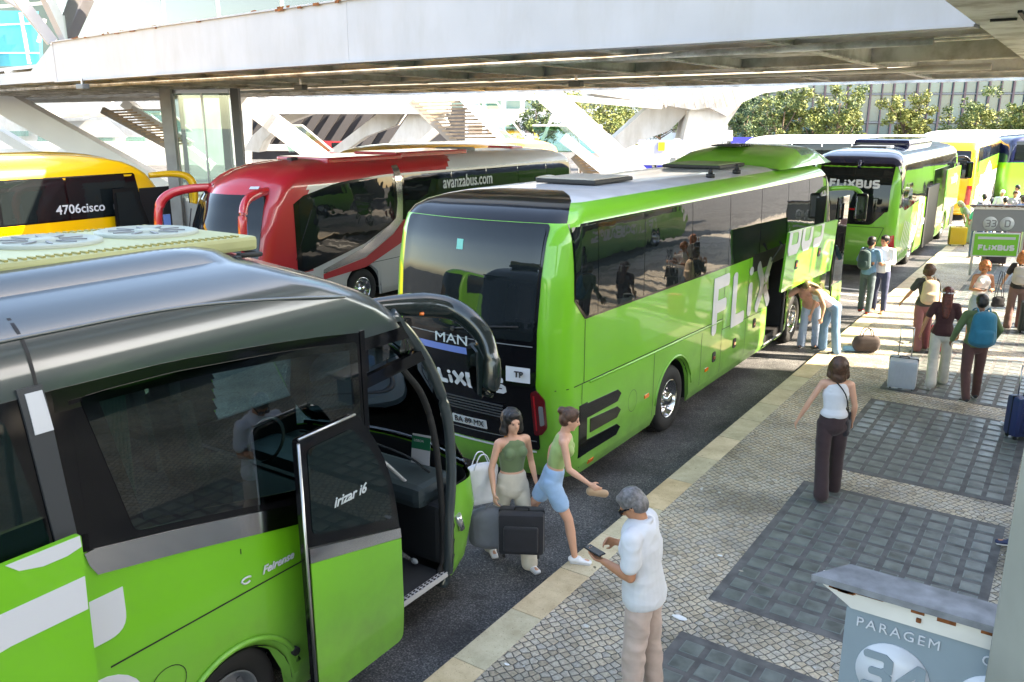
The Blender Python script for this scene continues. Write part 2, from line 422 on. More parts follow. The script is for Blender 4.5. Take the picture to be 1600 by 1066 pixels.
def make_wheel(parent, x, y, side, zc=.5, R=.5, w=.3, rim=CHROME):
    """tyre with its rim, hub and nuts; axle along x; outer face towards side"""
    M = Matrix.Translation((x, y, zc)) @ Matrix.Diagonal((side, 1, 1, 1))
    bm = bmesh.new()
    prof = [(R*.56, -w), (R*.8, -w), (R*.95, -w*.94), (R, -w*.8), (R, -w*.2), (R*.96, -.02), (R*.86, .0), (R*.66, -.005), (R*.60, -.02), (R*.56, -.05)]
    lathe(bm, prof, M, 48)
    for k in range(44):   # tread blocks
        a = 2*PI*k/44; box(bm, M @ Vector((-w*.5, R*math.cos(a), R*math.sin(a))), (w*.55, .03, .02), Matrix.Rotation(a, 3, 'X'))
    bmesh.ops.recalc_face_normals(bm, faces=bm.faces)
    wh = obj('wheel', bm, RUBBER, parent)
    b2 = bmesh.new()
    lathe(b2, [(R*.585, -.015), (R*.56, -.008), (R*.54, -.03), (R*.50, -.11), (R*.44, -.14), (R*.34, -.12), (R*.24, -.06), (R*.20, -.05), (R*.19, .0), (R*.12, .02), (.001, .022)], M, 40)
    for k in range(10):
        a = 2*PI*k/10; box(b2, M @ Vector((-.05, R*.29*math.cos(a), R*.29*math.sin(a))), (.05, .026, .026), Matrix.Rotation(a, 3, 'X'))
        a += PI/10; box(b2, M @ Vector((-.125, R*.42*math.cos(a), R*.42*math.sin(a))), (.012, .04, .05), Matrix.Rotation(a, 3, 'X'))
    bmesh.ops.recalc_face_normals(b2, faces=b2.faces)
    obj('rim', b2, rim, wh)
    return wh
def wheel_well(parent, W, y, R=.62, zc=.5):
    for side in (1, -1):
        bm = bmesh.new()
        pts = [Vector((side*(W-.03), y+R*math.cos(a), zc+R*math.sin(a))) for a in [PI*k/14 for k in range(15)]]
        lo = [bm.verts.new(p) for p in pts]; hi = [bm.verts.new(p-Vector((side*.55, 0, 0))) for p in pts]
        for i in range(14): bm.faces.new((lo[i], lo[i+1], hi[i+1], hi[i]))
        bm.faces.new(hi); obj('wheel_arch', bm, BLACK, parent)
def underframe(parent, W, y0, y1, z0=.28, z1=.42, wheels=()):
    bm = bmesh.new(); cuts = [y0+.3]
    for w in sorted(wheels): cuts += [w-.62, w+.62]
    cuts.append(y1-.5)
    for a, b in zip(cuts[::2], cuts[1::2]): box(bm, (0, (a+b)/2, (z0+z1)/2), (2*W-.16, b-a, z1-z0))
    return obj('underframe', bm, BLACK, parent)
def seam(name, pts, sh, side, m, parent, w=.012, d=.003, end=None):
    """thin dark joint along a polyline of (y,z) (or (x,z) on an end)"""
    f = sh.fside(side) if end is None else sh.fend(end); bm = bmesh.new()
    P = []
    for a, b in zip(pts, pts[1:]):
        a, b = Vector(a), Vector(b); k = max(1, int((b-a).length/.15)); P += [a.lerp(b, i/k) for i in range(k)]
    P.append(Vector(pts[-1]))
    for a, b in zip(P, P[1:]):
        t = (b-a).normalized(); n = Vector((-t.y, t.x))*w/2
        q = [a+n, a-n, b-n, b+n]; bm.faces.new([bm.verts.new(f(v.x, v.y, d)) for v in q])
    bmesh.ops.recalc_face_normals(bm, faces=bm.faces)
    return obj(name, bm, m, parent)
# ---------------------------------------------------------------- ground
def node_mat(name, build):
    m = bpy.data.materials.new(name); m.use_nodes = True; MATS[name] = m
    build(m.node_tree, m.node_tree.nodes['Principled BSDF']); return m
def N(nt, t, **k):
    n = nt.nodes.new(t)
    for a, v in k.items():
        if a in n.inputs: n.inputs[a].default_value = v
        else: setattr(n, a, v)
    return n
def ramp(nt, src, stops):
    r = nt.nodes.new('ShaderNodeValToRGB'); e = r.color_ramp.elements
    while len(e) < len(stops): e.new(.5)
    for el, (p, c) in zip(e, stops): el.position = p; el.color = (*c, 1) if len(c) == 3 else c
    nt.links.new(src, r.inputs['Fac']); return r
def mulc(nt, a, b, fac=1.0):
    m = nt.nodes.new('ShaderNodeMix'); m.data_type = 'RGBA'; m.blend_type = 'MULTIPLY'; m.inputs['Factor'].default_value = fac
    nt.links.new(a, m.inputs['A']); nt.links.new(b, m.inputs['B']); return m.outputs['Result']
def cobble(nt, b):
    tc = nt.nodes.new('ShaderNodeTexCoord'); L = nt.links.new
    wn = N(nt, 'ShaderNodeTexNoise', Scale=2.2, Detail=2.0); L(tc.outputs['Object'], wn.inputs['Vector'])
    mx = nt.nodes.new('ShaderNodeMix'); mx.data_type = 'VECTOR'; mx.inputs['Factor'].default_value = .05
    L(tc.outputs['Object'], mx.inputs['A']); L(wn.outputs['Color'], mx.inputs['B'])
    mp = nt.nodes.new('ShaderNodeMapping'); mp.inputs['Rotation'].default_value = (0, 0, .5); mp.inputs['Scale'].default_value = (14.5, 14.5, 1)
    L(mx.outputs['Result'], mp.inputs['Vector'])
    v1 = N(nt, 'ShaderNodeTexVoronoi', voronoi_dimensions='2D', feature='DISTANCE_TO_EDGE', Scale=1.0, Randomness=.42); L(mp.outputs[0], v1.inputs['Vector'])
    v2 = N(nt, 'ShaderNodeTexVoronoi', voronoi_dimensions='2D', feature='F1', Scale=1.0, Randomness=.42); L(mp.outputs[0], v2.inputs['Vector'])
    rc = ramp(nt, v2.outputs['Color'], [(0, (.36, .30, .22)), (.35, (.58, .49, .37)), (.7, (.56, .51, .43)), (1, (.44, .41, .37))])
    fine = N(nt, 'ShaderNodeTexNoise', Scale=38.0, Detail=5.0); L(tc.outputs['Object'], fine.inputs['Vector'])
    rf = ramp(nt, fine.outputs['Fac'], [(.33, (.5, .5, .5)), (.62, (1, 1, 1))]); c = mulc(nt, rc.outputs['Color'], rf.outputs['Color'], .75)
    big = N(nt, 'ShaderNodeTexNoise', Scale=.9, Detail=6.0); L(tc.outputs['Object'], big.inputs['Vector'])
    rb = ramp(nt, big.outputs['Fac'], [(.36, (.52, .51, .49)), (.5, (.85, .85, .85)), (.62, (1.05, 1.03, 1))]); c = mulc(nt, c, rb.outputs['Color'])
    g = ramp(nt, v1.outputs['Distance'], [(.03, (0, 0, 0)), (.09, (1, 1, 1))])
    m = nt.nodes.new('ShaderNodeMix'); m.data_type = 'RGBA'; L(g.outputs['Color'], m.inputs['Factor']); m.inputs['A'].default_value = (.045, .043, .04, 1); L(c, m.inputs['B'])
    fk = N(nt, 'ShaderNodeTexNoise', Scale=9.0, Detail=1.5); L(tc.outputs['Object'], fk.inputs['Vector']); fr_ = ramp(nt, fk.outputs['Fac'], [(.735, (0, 0, 0)), (.745, (1, 1, 1))])
    m3 = nt.nodes.new('ShaderNodeMix'); m3.data_type = 'RGBA'; L(fr_.outputs['Color'], m3.inputs['Factor']); L(m.outputs['Result'], m3.inputs['A']); m3.inputs['B'].default_value = (.5, .5, .48, 1)
    L(m3.outputs['Result'], b.inputs['Base Color']); b.inputs['Roughness'].default_value = .62
    h = ramp(nt, v1.outputs['Distance'], [(.0, (0, 0, 0)), (.2, (1, 1, 1))])
    bp = N(nt, 'ShaderNodeBump', Strength=.8, Distance=.012); L(h.outputs['Color'], bp.inputs['Height']); L(bp.outputs['Normal'], b.inputs['Normal'])
COBBLE = node_mat('limestone_cobbles', cobble)
def asphalt(nt, b):
    tc = nt.nodes.new('ShaderNodeTexCoord'); L = nt.links.new
    a = N(nt, 'ShaderNodeTexNoise', Scale=58.0, Detail=4.0, Roughness=.75); L(tc.outputs['Object'], a.inputs['Vector'])
    r = ramp(nt, a.outputs['Fac'], [(.36, (.016, .017, .019)), (.50, (.050, .052, .056)), (.60, (.12, .12, .12)), (.70, (.30, .29, .28))])
    g = N(nt, 'ShaderNodeTexNoise', Scale=.8, Detail=7.0, Roughness=.65); L(tc.outputs['Object'], g.inputs['Vector'])
    rg = ramp(nt, g.outputs['Fac'], [(.36, (.45, .45, .45)), (.5, (1.0, 1.0, 1.0)), (.64, (1.5, 1.48, 1.45))])
    s = N(nt, 'ShaderNodeTexNoise', Scale=5.0, Detail=4.0); L(tc.outputs['Object'], s.inputs['Vector'])
    rs = ramp(nt, s.outputs['Fac'], [(.28, (.4, .4, .4)), (.40, (1, 1, 1))])
    c = mulc(nt, mulc(nt, r.outputs['Color'], rg.outputs['Color']), rs.outputs['Color'], .8)
    L(c, b.inputs['Base Color']); b.inputs['Roughness'].default_value = .8
    bp = N(nt, 'ShaderNodeBump', Strength=.35, Distance=.004); L(a.outputs['Fac'], bp.inputs['Height']); L(bp.outputs['Normal'], b.inputs['Normal'])
ASPH = node_mat('asphalt', asphalt)
def kerbm(nt, b):
    tc = nt.nodes.new('ShaderNodeTexCoord'); L = nt.links.new
    sp = nt.nodes.new('ShaderNodeSeparateXYZ'); L(tc.outputs['Object'], sp.inputs[0])
    a = N(nt, 'ShaderNodeMath', operation='SUBTRACT'); L(sp.outputs['Y'], a.inputs[0]); a.inputs[1].default_value = 4.833
    d = N(nt, 'ShaderNodeMath', operation='DIVIDE'); L(a.outputs[0], d.inputs[0]); d.inputs[1].default_value = .879
    f = N(nt, 'ShaderNodeMath', operation='FLOOR'); L(d.outputs[0], f.inputs[0])
    w = N(nt, 'ShaderNodeTexWhiteNoise', noise_dimensions='1D'); L(f.outputs[0], w.inputs['W'])
    r = ramp(nt, w.outputs['Value'], [(0, (.60, .46, .28)), (.4, (.56, .48, .34)), (.7, (.48, .45, .32)), (1, (.66, .54, .37))])
    n = N(nt, 'ShaderNodeTexNoise', Scale=3.0, Detail=8.0, Roughness=.7); L(tc.outputs['Object'], n.inputs['Vector'])
    rn = ramp(nt, n.outputs['Fac'], [(.3, (.66, .62, .56)), (.65, (1.05, 1.05, 1.05))]); c = mulc(nt, r.outputs['Color'], rn.outputs['Color'])
    p = N(nt, 'ShaderNodeTexNoise', Scale=70.0, Detail=2.0); L(tc.outputs['Object'], p.inputs['Vector'])
    rp = ramp(nt, p.outputs['Fac'], [(.27, (.35, .33, .3)), (.36, (1, 1, 1))]); c = mulc(nt, c, rp.outputs['Color'])
    q = N(nt, 'ShaderNodeTexNoise', Scale=11.0, Detail=1.0); L(tc.outputs['Object'], q.inputs['Vector'])
    rq = ramp(nt, q.outputs['Fac'], [(.22, (.25, .24, .22)), (.26, (1, 1, 1))]); c = mulc(nt, c, rq.outputs['Color'])
    L(c, b.inputs['Base Color']); b.inputs['Roughness'].default_value = .7
    bp = N(nt, 'ShaderNodeBump', Strength=.3, Distance=.004); L(p.outputs['Fac'], bp.inputs['Height']); L(bp.outputs['Normal'], b.inputs['Normal'])
KERB = node_mat('yellow_limestone', kerbm)
BLOCKM = mat('glass_block', (.115, .13, .122), .42, coat=.12, var=.45, vscale=5, bump=.25, bscale=18, bdist=.004)
BLKRIM = mat('glass_block_rim', (.14, .17, .16), .5)
GROUT = mat('grimy_concrete', (.10, .098, .098), .8, var=.35, vscale=6, bump=.2, bscale=40, bdist=.004)
bm = bmesh.new(); box(bm, (-20, 60, -.65), (700, 700, 1.0)); struct(obj('road', bm, ASPH))
bm = bmesh.new(); box(bm, (.1325, 28, -.2), (7.335, 80, .4)); pv = struct(obj('pavement', bm, COBBLE))
bm = bmesh.new()
y = 4.833-.879*18
while y < 66:
    box(bm, (-3.702, y+.4395, -.2), (.332, .872, .402+random.uniform(-.003, .003)), bev=.006); y += .879
struct(obj('kerb', bm, KERB))
# pavement lights: cast panels of glass blocks
py = 6.25-3.85*2; k = 0
while py < 40:
    bm = bmesh.new(); x0, x1, y0, y1 = -2.42, -.22, py-3.22, py
    box(bm, ((x0+x1)/2, (y0+y1)/2, -.05), (x1-x0, y1-y0, .108), mi=0)
    nx, ny = 9, 13; sx, sy = (x1-x0-.12)/nx, (y1-y0-.14)/ny
    for i in range(nx):
        for j in range(ny):
            cx, cy = x0+.06+sx*(i+.5)+random.uniform(-.004, .004), y0+.07+sy*(j+.5)+random.uniform(-.004, .004)
            box(bm, (cx, cy, .003), (sx-.058, sy-.062, .01), mi=1, bev=.003)
            box(bm, (cx, cy, .006), (sx-.078, sy-.082, .007), mi=2)
    struct(obj('pavement_light', bm, [GROUT, BLKRIM, BLOCKM])); py += 3.85
bm = bmesh.new()   # a second strip of pale slabs further along and zebra bars on the road
for yy in np.arange(24.5, 60, 1.6): box(bm, (2.6, yy, -.02), (1.4, 1.5, .05))
struct(obj('slab_strip', bm, STONE))
LINEM = mat('road_paint', (.62, .62, .60), .7, var=.15, vscale=6)
bm = bmesh.new()
for yy in (22.3, 23.1, 23.9, 41.2, 42.0, 42.8): box(bm, (-5.2, yy, -.146), (2.4, .16, .006))
struct(obj('road_marking', bm, LINEM))
# litter
random.seed(3)
for (px, py_, s, m, lab) in [(1062, 965, .05, WHITE, 'crumpled white paper scrap beside the man in the white shirt'), (1125, 868, .022, WHITE, 'tiny white scrap on the cobbles left of the nearest full glass block panel'), (1158, 892, .018, STONE, 'tiny pale crumb on the cobbles by the corner of the glass block panel'), (792, 1038, .02, WHITE, 'tiny white scrap on the kerb stone nearest the camera'), (1092, 778, .02, STONE, 'small pale crumb on the cobbles halfway to the walking woman')]:
    p = at(px, py_, z=.012); bm = bmesh.new(); bmesh.ops.create_icosphere(bm, subdivisions=2, radius=s)
    for v in bm.verts: v.co = Vector((v.co.x*1.4, v.co.y*.7, v.co.z*.22))*random.uniform(.75, 1.15)
    o = obj('paper_scrap', bm, m); o.location = p; tag(o, lab, 'litter')
# ---------------------------------------------------------------- the deck overhead
deck = thing('overhead_deck', 'white steel station deck crossing overhead with a coffered underside', 'bridge deck', (-15, 19, 5.4))
def loc(o): o.parent = deck; o.matrix_parent_inverse = Matrix.Translation(-Vector(deck.location)); return o
def dk(name, bm, m): return loc(obj(name, bm, m))
BP = [Vector(p) for p in ((-1.3, 11.15, 0), (-4.9, 11.5, 0), (-11.75, 11.95, 0), (-19, 12.85, 0), (-25.25, 13.75, 0))]
bm = bmesh.new()
for a, b in zip(BP, BP[1:]): bar(bm, a+Vector((0, .12, 5.93)), b+Vector((0, .12, 5.93)), .22, 1.06)
prism(bm, [(-25.25, 13.75, 5.4), (-27.1, 14.0, 5.4), (-27.1, 14.0, 5.75), (-25.25, 13.75, 6.45)], (0, .22, 0))
dk('fascia_beam', bm, BEAMW)
bm = bmesh.new()
for a, b in zip(BP, BP[1:]):
    bar(bm, a+Vector((0, .10, 6.475)), b+Vector((0, .10, 6.475)), .28, .03); bar(bm, a+Vector((0, .08, 5.385)), b+Vector((0, .08, 5.385)), .30, .03)
dk('flange', bm, BEAMW)
bm = bmesh.new(); bar(bm, (-27.1, 14.15, 5.58), (-62, 19, 5.58), .26, .34); dk('edge_beam', bm, BEAMW)
random.seed(5)
for k in range(22):
    t = random.random()**1.2; x = -11.9-12.5*t; yb = 11.95+(-x-11.75)*.13
    bm = bmesh.new(); box(bm, (x, yb-.045, 6.475+random.uniform(-.03, .02)), (random.uniform(.05, .28), .02, random.uniform(.02, .05)), Matrix.Rotation(-.13, 3, 'Z')); dk('rust_patch', bm, RUST)
bm = bmesh.new(); prism(bm, [(-1.3, 11.4, 5.87), (-4.9, 11.72, 5.87), (-11.75, 12.2, 5.87), (-19, 13.1, 5.87), (-27, 14.3, 5.87), (-62, 19.3, 5.87), (-62, 36, 5.87), (-1.3, 27.3, 5.87)], (0, 0, .1)); dk('deck_slab', bm, COFFER)
bm = bmesh.new(); b2 = bmesh.new()
xs = [-4.12-2.83*i for i in range(20)]
def far(x): return 27.2+max(0, (-x-7))*.16
for x in xs:
    y0 = 11.3+max(0, -x-1)*.11
    bar(bm, (x, y0, 5.66), (x, far(x), 5.66), .03, .42); bar(b2, (x, y0, 5.45), (x, far(x), 5.45), .17, .03)
for yy, dp in ((13.6, .38), (16.3, .22), (19.0, .38), (21.7, .22), (24.4, .38), (27.0, .42), (30, .4)):
    bar(bm, (-1.3, yy, 5.86-dp/2), (-61, yy+6.5, 5.86-dp/2), .03, dp); bar(b2, (-1.3, yy, 5.86-dp), (-61, yy+6.5, 5.86-dp), .13, .025)
dk('coffer_rib', bm, COFFER); dk('rib_flange', b2, UNDER)
random.seed(8)
for x in xs[:10]:
    for yy in (16.5, 21.9):
        if random.random() < .8: bm = bmesh.new(); box(bm, (x-1.4, yy+1.2, 5.64), (2.6, 2.2, .02)); dk('lit_soffit_panel', bm, UNDER)  # lighter panels added for the light bounced up from below
bm = bmesh.new(); box(bm, (-.85, 15.5, 5.68), (.9, 24, .55)); dk('girder', bm, UNDER)
bm = bmesh.new(); box(bm, (-1.0, 10.75, 5.395), (.25, .04, .03)); box(bm, (-.8, 11.5, 5.395), (.04, 3, .03)); dk('girder_joint', bm, BLACK)
bm = bmesh.new(); b2 = bmesh.new()
for a, b in zip(BP[1:], BP[2:]):
    n = max(1, int((b-a).length/2.2))
    for i in range(n):
        p, q = a.lerp(b, i/n), a.lerp(b, (i+1)/n); d = (q-p).normalized()*.015
        bar(bm, p+d+Vector((0, .28, 7.35)), q-d+Vector((0, .28, 7.35)), .012, 1.7); bar(b2, p+Vector((0, .28, 6.45)), p+Vector((0, .28, 8.2)), .03, .03); dk('glazing', bm, CLEARW); dk('mullion', b2, MGREY); bm = bmesh.new(); b2 = bmesh.new()
bm.free(); b2.free()
for (a, b, w) in (((82, 66), (20, -14), .25), ((104, 62), (68, -14), .24)):
    bm = bmesh.new(); bar(bm, at(*a, D=25.7), at(*b, D=25.2), w, w*1.2); dk('truss_member', bm, BEAMW)
bm = bmesh.new(); tube(bm, curve_pts([at(84, 66, D=26), at(70, 52, D=26.2), at(58, 30, D=26.3), at(30, 10, D=26.5), at(-20, -20, D=26.8)], 5), .11, 8); dk('truss_rib', bm, BEAMW)
# unseen roof slab added near the camera to block sun from the pavement
SAZ = (.93, .367)
e = Vector((*SAZ, 0))
roof = thing('shade_roof', 'unseen roof slab and bars added to shade the near pavement', 'roof', (8, 5, 0))
def rf_(n, bm, m): o = obj(n, bm, m, roof); o.matrix_parent_inverse = Matrix.Translation(-Vector(roof.location)); return o
Q0 = Vector((-3.9, 15.37, 12.2))+e*12.2/math.tan(math.radians(40))     # the roof edge whose shadow falls across the kerb
bm = bmesh.new(); prism(bm, [(1.6, -25, 12.2), (19, -25, 12.2), Q0+e*((19-Q0.x)/e.x), Q0+e*((1.6-Q0.x)/e.x)], (0, 0, .3)); rf_('shade_slab', bm, WSTEEL)
pr = Vector((-e.y, e.x, 0))
for off, w in ((.95, .12), (1.5, .46), (2.3, .30), (3.4, .5), (4.2, .25), (4.9, .12), (5.9, .36), (6.8, .14), (10.2, 4.6), (16.2, 2.5)):
    a = Q0+pr*off; bm = bmesh.new(); bar(bm, a+e*((3.0-a.x)/e.x), a+e*((24-a.x)/e.x), w, .2); rf_('shade_bar', bm, WSTEEL)  # bars added out of view to throw the stripe shadows
for x, y in ((22, -6), (22, 14)): bm = bmesh.new(); tube(bm, [(x, y, 0), (x, y, 12.2)], .3, 16); rf_('column', bm, CONC)
# unseen wall across the pavement, added to darken the coach window reflections
wall = thing('unseen_wall', 'unseen brown grey wall added to darken the coach window reflections', 'wall', (15, 22, 0))
def wl(n, bm, m): o = obj(n, bm, m, wall); o.matrix_parent_inverse = Matrix.Translation(-Vector(wall.location)); return o
bm = bmesh.new(); box(bm, (15.3, 12, 3.2), (.5, 70, 6.4)); wl('panel', bm, mat('dull_wall', (.16, .145, .13), .85, var=.25, vscale=.5))
for yy in np.arange(-20, 46, 6.0):
    bm = bmesh.new(); box(bm, (14.9, yy, 3.1), (.5, .6, 6.2)); wl('pilaster', bm, CONC)
    bm = bmesh.new(); box(bm, (15.04, yy+3, 1.6), (.06, 4.2, 2.6)); wl('shop_window', bm, mat('shop_dark', (.03, .035, .035), .15, coat=1))
# concrete pillar at the right edge
pb = at(1536, 1080, D=2.75)
pil = thing('concrete_pillar', 'smooth grey concrete pillar at the right edge', 'pillar', (pb.x+.285, pb.y+.13, 0))
PILM = mat('smooth_concrete', (.24, .23, .19), .6, var=.1, vscale=3, bump=.05, bscale=60, bdist=.002)
o = obj('shaft', BX((0, 0, 3.8), (.46, .40, 7.6), bev=.03), PILM, pil)
o.rotation_euler = (0, 0, YAW-.1)
# ---------------------------------------------------------------- stop signs
SGREY = mat('sign_grey', (.20, .25, .28), .5, var=.06, vscale=3); SGREY2 = mat('sign_dark_grey', (.17, .18, .19), .5)
CREAM = mat('cream_enamel', (.58, .55, .50), .5, var=.1, vscale=4)
def stop_sign(loc_, label, board_m):
    t = thing('bus_stop_sign', label, 'sign', loc_)
    bm = bmesh.new(); prism(bm, [(-.62, -.05, 1.98), (-.50, -.05, 1.91), (-.47, -.05, 1.89), (.95, -.05, 1.89), (.95, -.05, 1.98)], (0, .10, 0)); obj('cap_rail', bm, CREAM, t)
    bm = bmesh.new(); prism(bm, [(-.64, -.09, 1.99), (-.52, .1, 1.99), (.95, .1, 1.99), (.95, -.09, 1.99)], (0, 0, .03)); obj('cap_plate', bm, mat('worn_cap_grey', (.17, .175, .185), .75, var=.35, vscale=9, bump=.3, bscale=60, bdist=.003), t)
    bm = bmesh.new(); random.seed(2)
    for k in range(40):
        x = -.55+1.45*random.random(); box(bm, (x, -.052, 1.975+random.uniform(-.012, .01)), (random.uniform(.02, .12), .008, random.uniform(.008, .03)))
    for x in (-.2, .22, .66): box(bm, (x, -.055, 1.93), (.02, .012, .02), bev=.004)
    obj('rust_streak', bm, RUST, t)
    bm = bmesh.new(); prism(bm, rpoly([(-.44, -.035, 1.765), (-.44, -.035, 1.28), (.95, -.035, 1.28), (.95, -.035, 1.765)], 0) if False else [(-.49, -.035, 1.885), (-.49, -.035, 1.28), (.95, -.035, 1.28), (.95, -.035, 1.885)], (0, .05, 0)); obj('board', bm, board_m, t)
    for x in (-.35, .90): obj('post', BX((x, .02, .7), (.06, .05, 1.4)), ALU, t)
    return t
def disc(name, c, r, m, parent, ny=-1, thick=.006):
    bm = bmesh.new(); lathe(bm, [(r, 0), (r, thick), (.0005, thick)], Matrix.Translation(c) @ Matrix.Rotation(-PI/2, 4, 'Z'), 40); bmesh.ops.recalc_face_normals(bm, faces=bm.faces)
    return obj(name, bm, m, parent)
s34 = stop_sign((-.13, 3.60, .42), 'nearest stop sign reading PARAGEM 34 with a rusted cap', SGREY)
disc('number_disc', (-.275, -.036, 1.62), .150, WHITEV, s34); disc('letter_disc', (.12, -.036, 1.62), .150, WHITEV, s34)
strokes('number', '34', .19, .036, SGREY, s34, lambda u, v, d: Vector((-.405+u, -.044-d, 1.525+v)), gap=.2)
text('lettering', 'PARAGEM', .065, WHITEV, s34, (-.275, -.04, 1.83), (1, 0, 0), (0, 0, 1), space=1.25)
text('lettering', 'CAIS', .065, WHITEV, s34, (.13, -.04, 1.83), (1, 0, 0), (0, 0, 1), space=1.35)
strokes('letter', 'E', .19, .036, SGREY, s34, lambda u, v, d: Vector((.07+u, -.044-d, 1.525+v)))
s33 = stop_sign((-2.15, 27.3, .0), 'farther stop sign reading 33 D above a bright green board', SGREY2); s33.rotation_euler = (0, 0, .42)
disc('number_disc', (-.02, -.036, 1.50), .19, GREYV, s33); disc('letter_disc', (.42, -.036, 1.50), .19, GREYV, s33)
strokes('number', '33', .20, .034, SGREY2, s33, lambda u, v, d: Vector((-.145+u, -.044-d, 1.40+v)), gap=.2); strokes('letter', 'D', .20, .034, SGREY2, s33, lambda u, v, d: Vector((.36+u, -.044-d, 1.40+v)))
obj('board_frame', BX((.2, -.02, .90), (1.22, .05, .68)), WHITEV, s33); obj('green_board', BX((.2, -.05, .90), (1.15, .02, .61)), mat('sign_green', (.13, .42, .03), .5), s33)
obj('white_bar', BX((.2, -.063, 1.09), (.98, .008, .07)), GREYV, s33)
w_ = text_width('FLiXBUS', .16)
strokes('lettering', 'FLiXBUS', .16, .045, WHITEV, s33, lambda u, v, d: Vector((.2-w_/2+u, -.062-d, .74+v)))
# ---------------------------------------------------------------- glass lift box
lift = thing('glass_lift_shaft', 'tall glass lift shaft with grey steel corner posts behind the red coach', 'lift shaft', at(325, 352, D=34))
gp = lambda x, D, z: Vector((*(at(x, 300, D=D).xy), z))
def lf(name, bm, m): o = obj(name, bm, m, lift); o.matrix_parent_inverse = Matrix.Translation(-Vector(lift.location)); return o
for x, D, w, z1 in ((276, 34, .42, 5.45), (380, 33.2, .3, 5.45), (362, 37, .3, 5.4), (296, 37.5, .15, 5.4)):
    bm = bmesh.new(); bar(bm, gp(x, D, -.15), gp(x, D, z1), w, w, up=tuple(FWH)); lf('corner_post', bm, MGREY if w < .4 else mat('light_grey_steel', (.36, .35, .34), .5, var=.1, vscale=2))
for x0, x1, D0, D1 in ((286, 371, 34, 33.3), (299, 360, 37.5, 37)):
    a, b = gp(x0, D0, 1.2), gp(x1, D1, 1.2); bm = bmesh.new(); prism(bm, [a, b, Vector((b.x, b.y, 5.3)), Vector((a.x, a.y, 5.3))], tuple(FWH*.03)); lf('glass_wall', bm, CLEARW)
    bm = bmesh.new(); bar(bm, a, b, .1, .12); bar(bm, a+Vector((0, 0, 4.15)), b+Vector((0, 0, 4.15)), .1, .14); m_ = (a+b)/2; bar(bm, m_, m_+Vector((0, 0, 4.1)), .05, .05, up=tuple(FWH)); lf('frame_rail', bm, ALU)
bm = bmesh.new(); a, b = gp(286, 34, .5), gp(371, 33.3, .5); bar(bm, a, b, .12, 1.3); lf('base_panel', bm, mat('light_grey_steel', (.3, .3, .3)))
# ---------------------------------------------------------------- station structure beyond
def slabpoly(name, m, D, pts, th, label=None, cat=None, group=None, parent=None):
    bm = bmesh.new(); prism(bm, [at(x, y, D=D) for x, y in pts], tuple(FWH*th)); o = obj(name, bm, m, parent)
    if label: tag(o, label, cat, group)
    return o
def pbar(name, m, D, a, b, wpx, th, parent=None, D2=None):
    bm = bmesh.new(); bar(bm, at(*a, D=D), at(*b, D=D2 or D), th, wpx*D/1360, up=tuple(np.cross(np.array(at(*b, D=D)-at(*a, D=D)), FWH))); return obj(name, bm, m, parent)
# concrete legs
slabpoly('concrete_leg', CONC, 52, [(948, 226), (1008, 172), (1016, 165), (1084, 163), (1072, 178), (1046, 204), (1014, 216), (962, 240)], 2.2, 'inclined white concrete leg leaning left under the station roof', 'concrete support')
slabpoly('concrete_leg', CONC, 51, [(1078, 172), (1170, 146), (1138, 192), (1112, 240), (1092, 296), (1046, 296), (1060, 250)], 2.6, 'tall flaring white concrete leg beside the line of trees', 'concrete support')
slabpoly('roof_wing', CONC, 50.5, [(925, 146), (1030, 163), (1086, 172), (1108, 168), (1136, 182), (1160, 160), (1192, 146), (1262, 135), (1262, 124), (925, 124)], 4.5, 'ribbed concrete wing spreading from the flaring leg', 'roof wing')
bm = bmesh.new()
for x in range(1000, 1150, 16): bar(bm, at(x, 138, D=50.3), at(x+9, 168 if x > 1020 else 150, D=50.3), .12, .12)
tag(obj('wing_rib', bm, CONC2), 'thin raised ribs on the concrete roof wing', 'ribs')
slabpoly('concrete_leg', CONC, 62, [(512, 238), (592, 176), (632, 176), (618, 196), (570, 214), (534, 240)], 2.2, 'inclined concrete leg in front of the dark vault', 'concrete support')
slabpoly('concrete_leg', CONC, 61, [(596, 240), (640, 176), (660, 168), (690, 172), (700, 196), (650, 236)], 2.2, 'white concrete leg left of the open stair', 'concrete support')
slabpoly('concrete_leg', CONC, 63, [(380, 236), (392, 214), (412, 196), (440, 182), (480, 172), (484, 178), (452, 190), (428, 204), (412, 220), (404, 238)], 2.0, 'curved concrete leg at the left edge of the dark vault', 'concrete support')
slabpoly('roof_edge_beam', CONC, 60, [(386, 160), (700, 158), (700, 178), (386, 178)], 3, 'long white concrete edge beam over the dark vault', 'beam')
DARKV = mat('vault_shade', (.035, .033, .036), .8, var=.4, vscale=.3)  # dark sheet painted in for the shaded void behind the legs
slabpoly('vault_shade', DARKV, 96, [(380, 168), (726, 168), (726, 250), (380, 250)], 2, 'dark sheet standing for the shaded depth of the station vault', 'vault wall')
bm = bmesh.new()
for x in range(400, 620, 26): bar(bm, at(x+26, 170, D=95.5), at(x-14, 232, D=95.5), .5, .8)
tag(obj('vault_rib', bm, mat('vault_rib', (.055, .05, .05), .8)), 'row of grey ribs inside the dark vault', 'ribs')
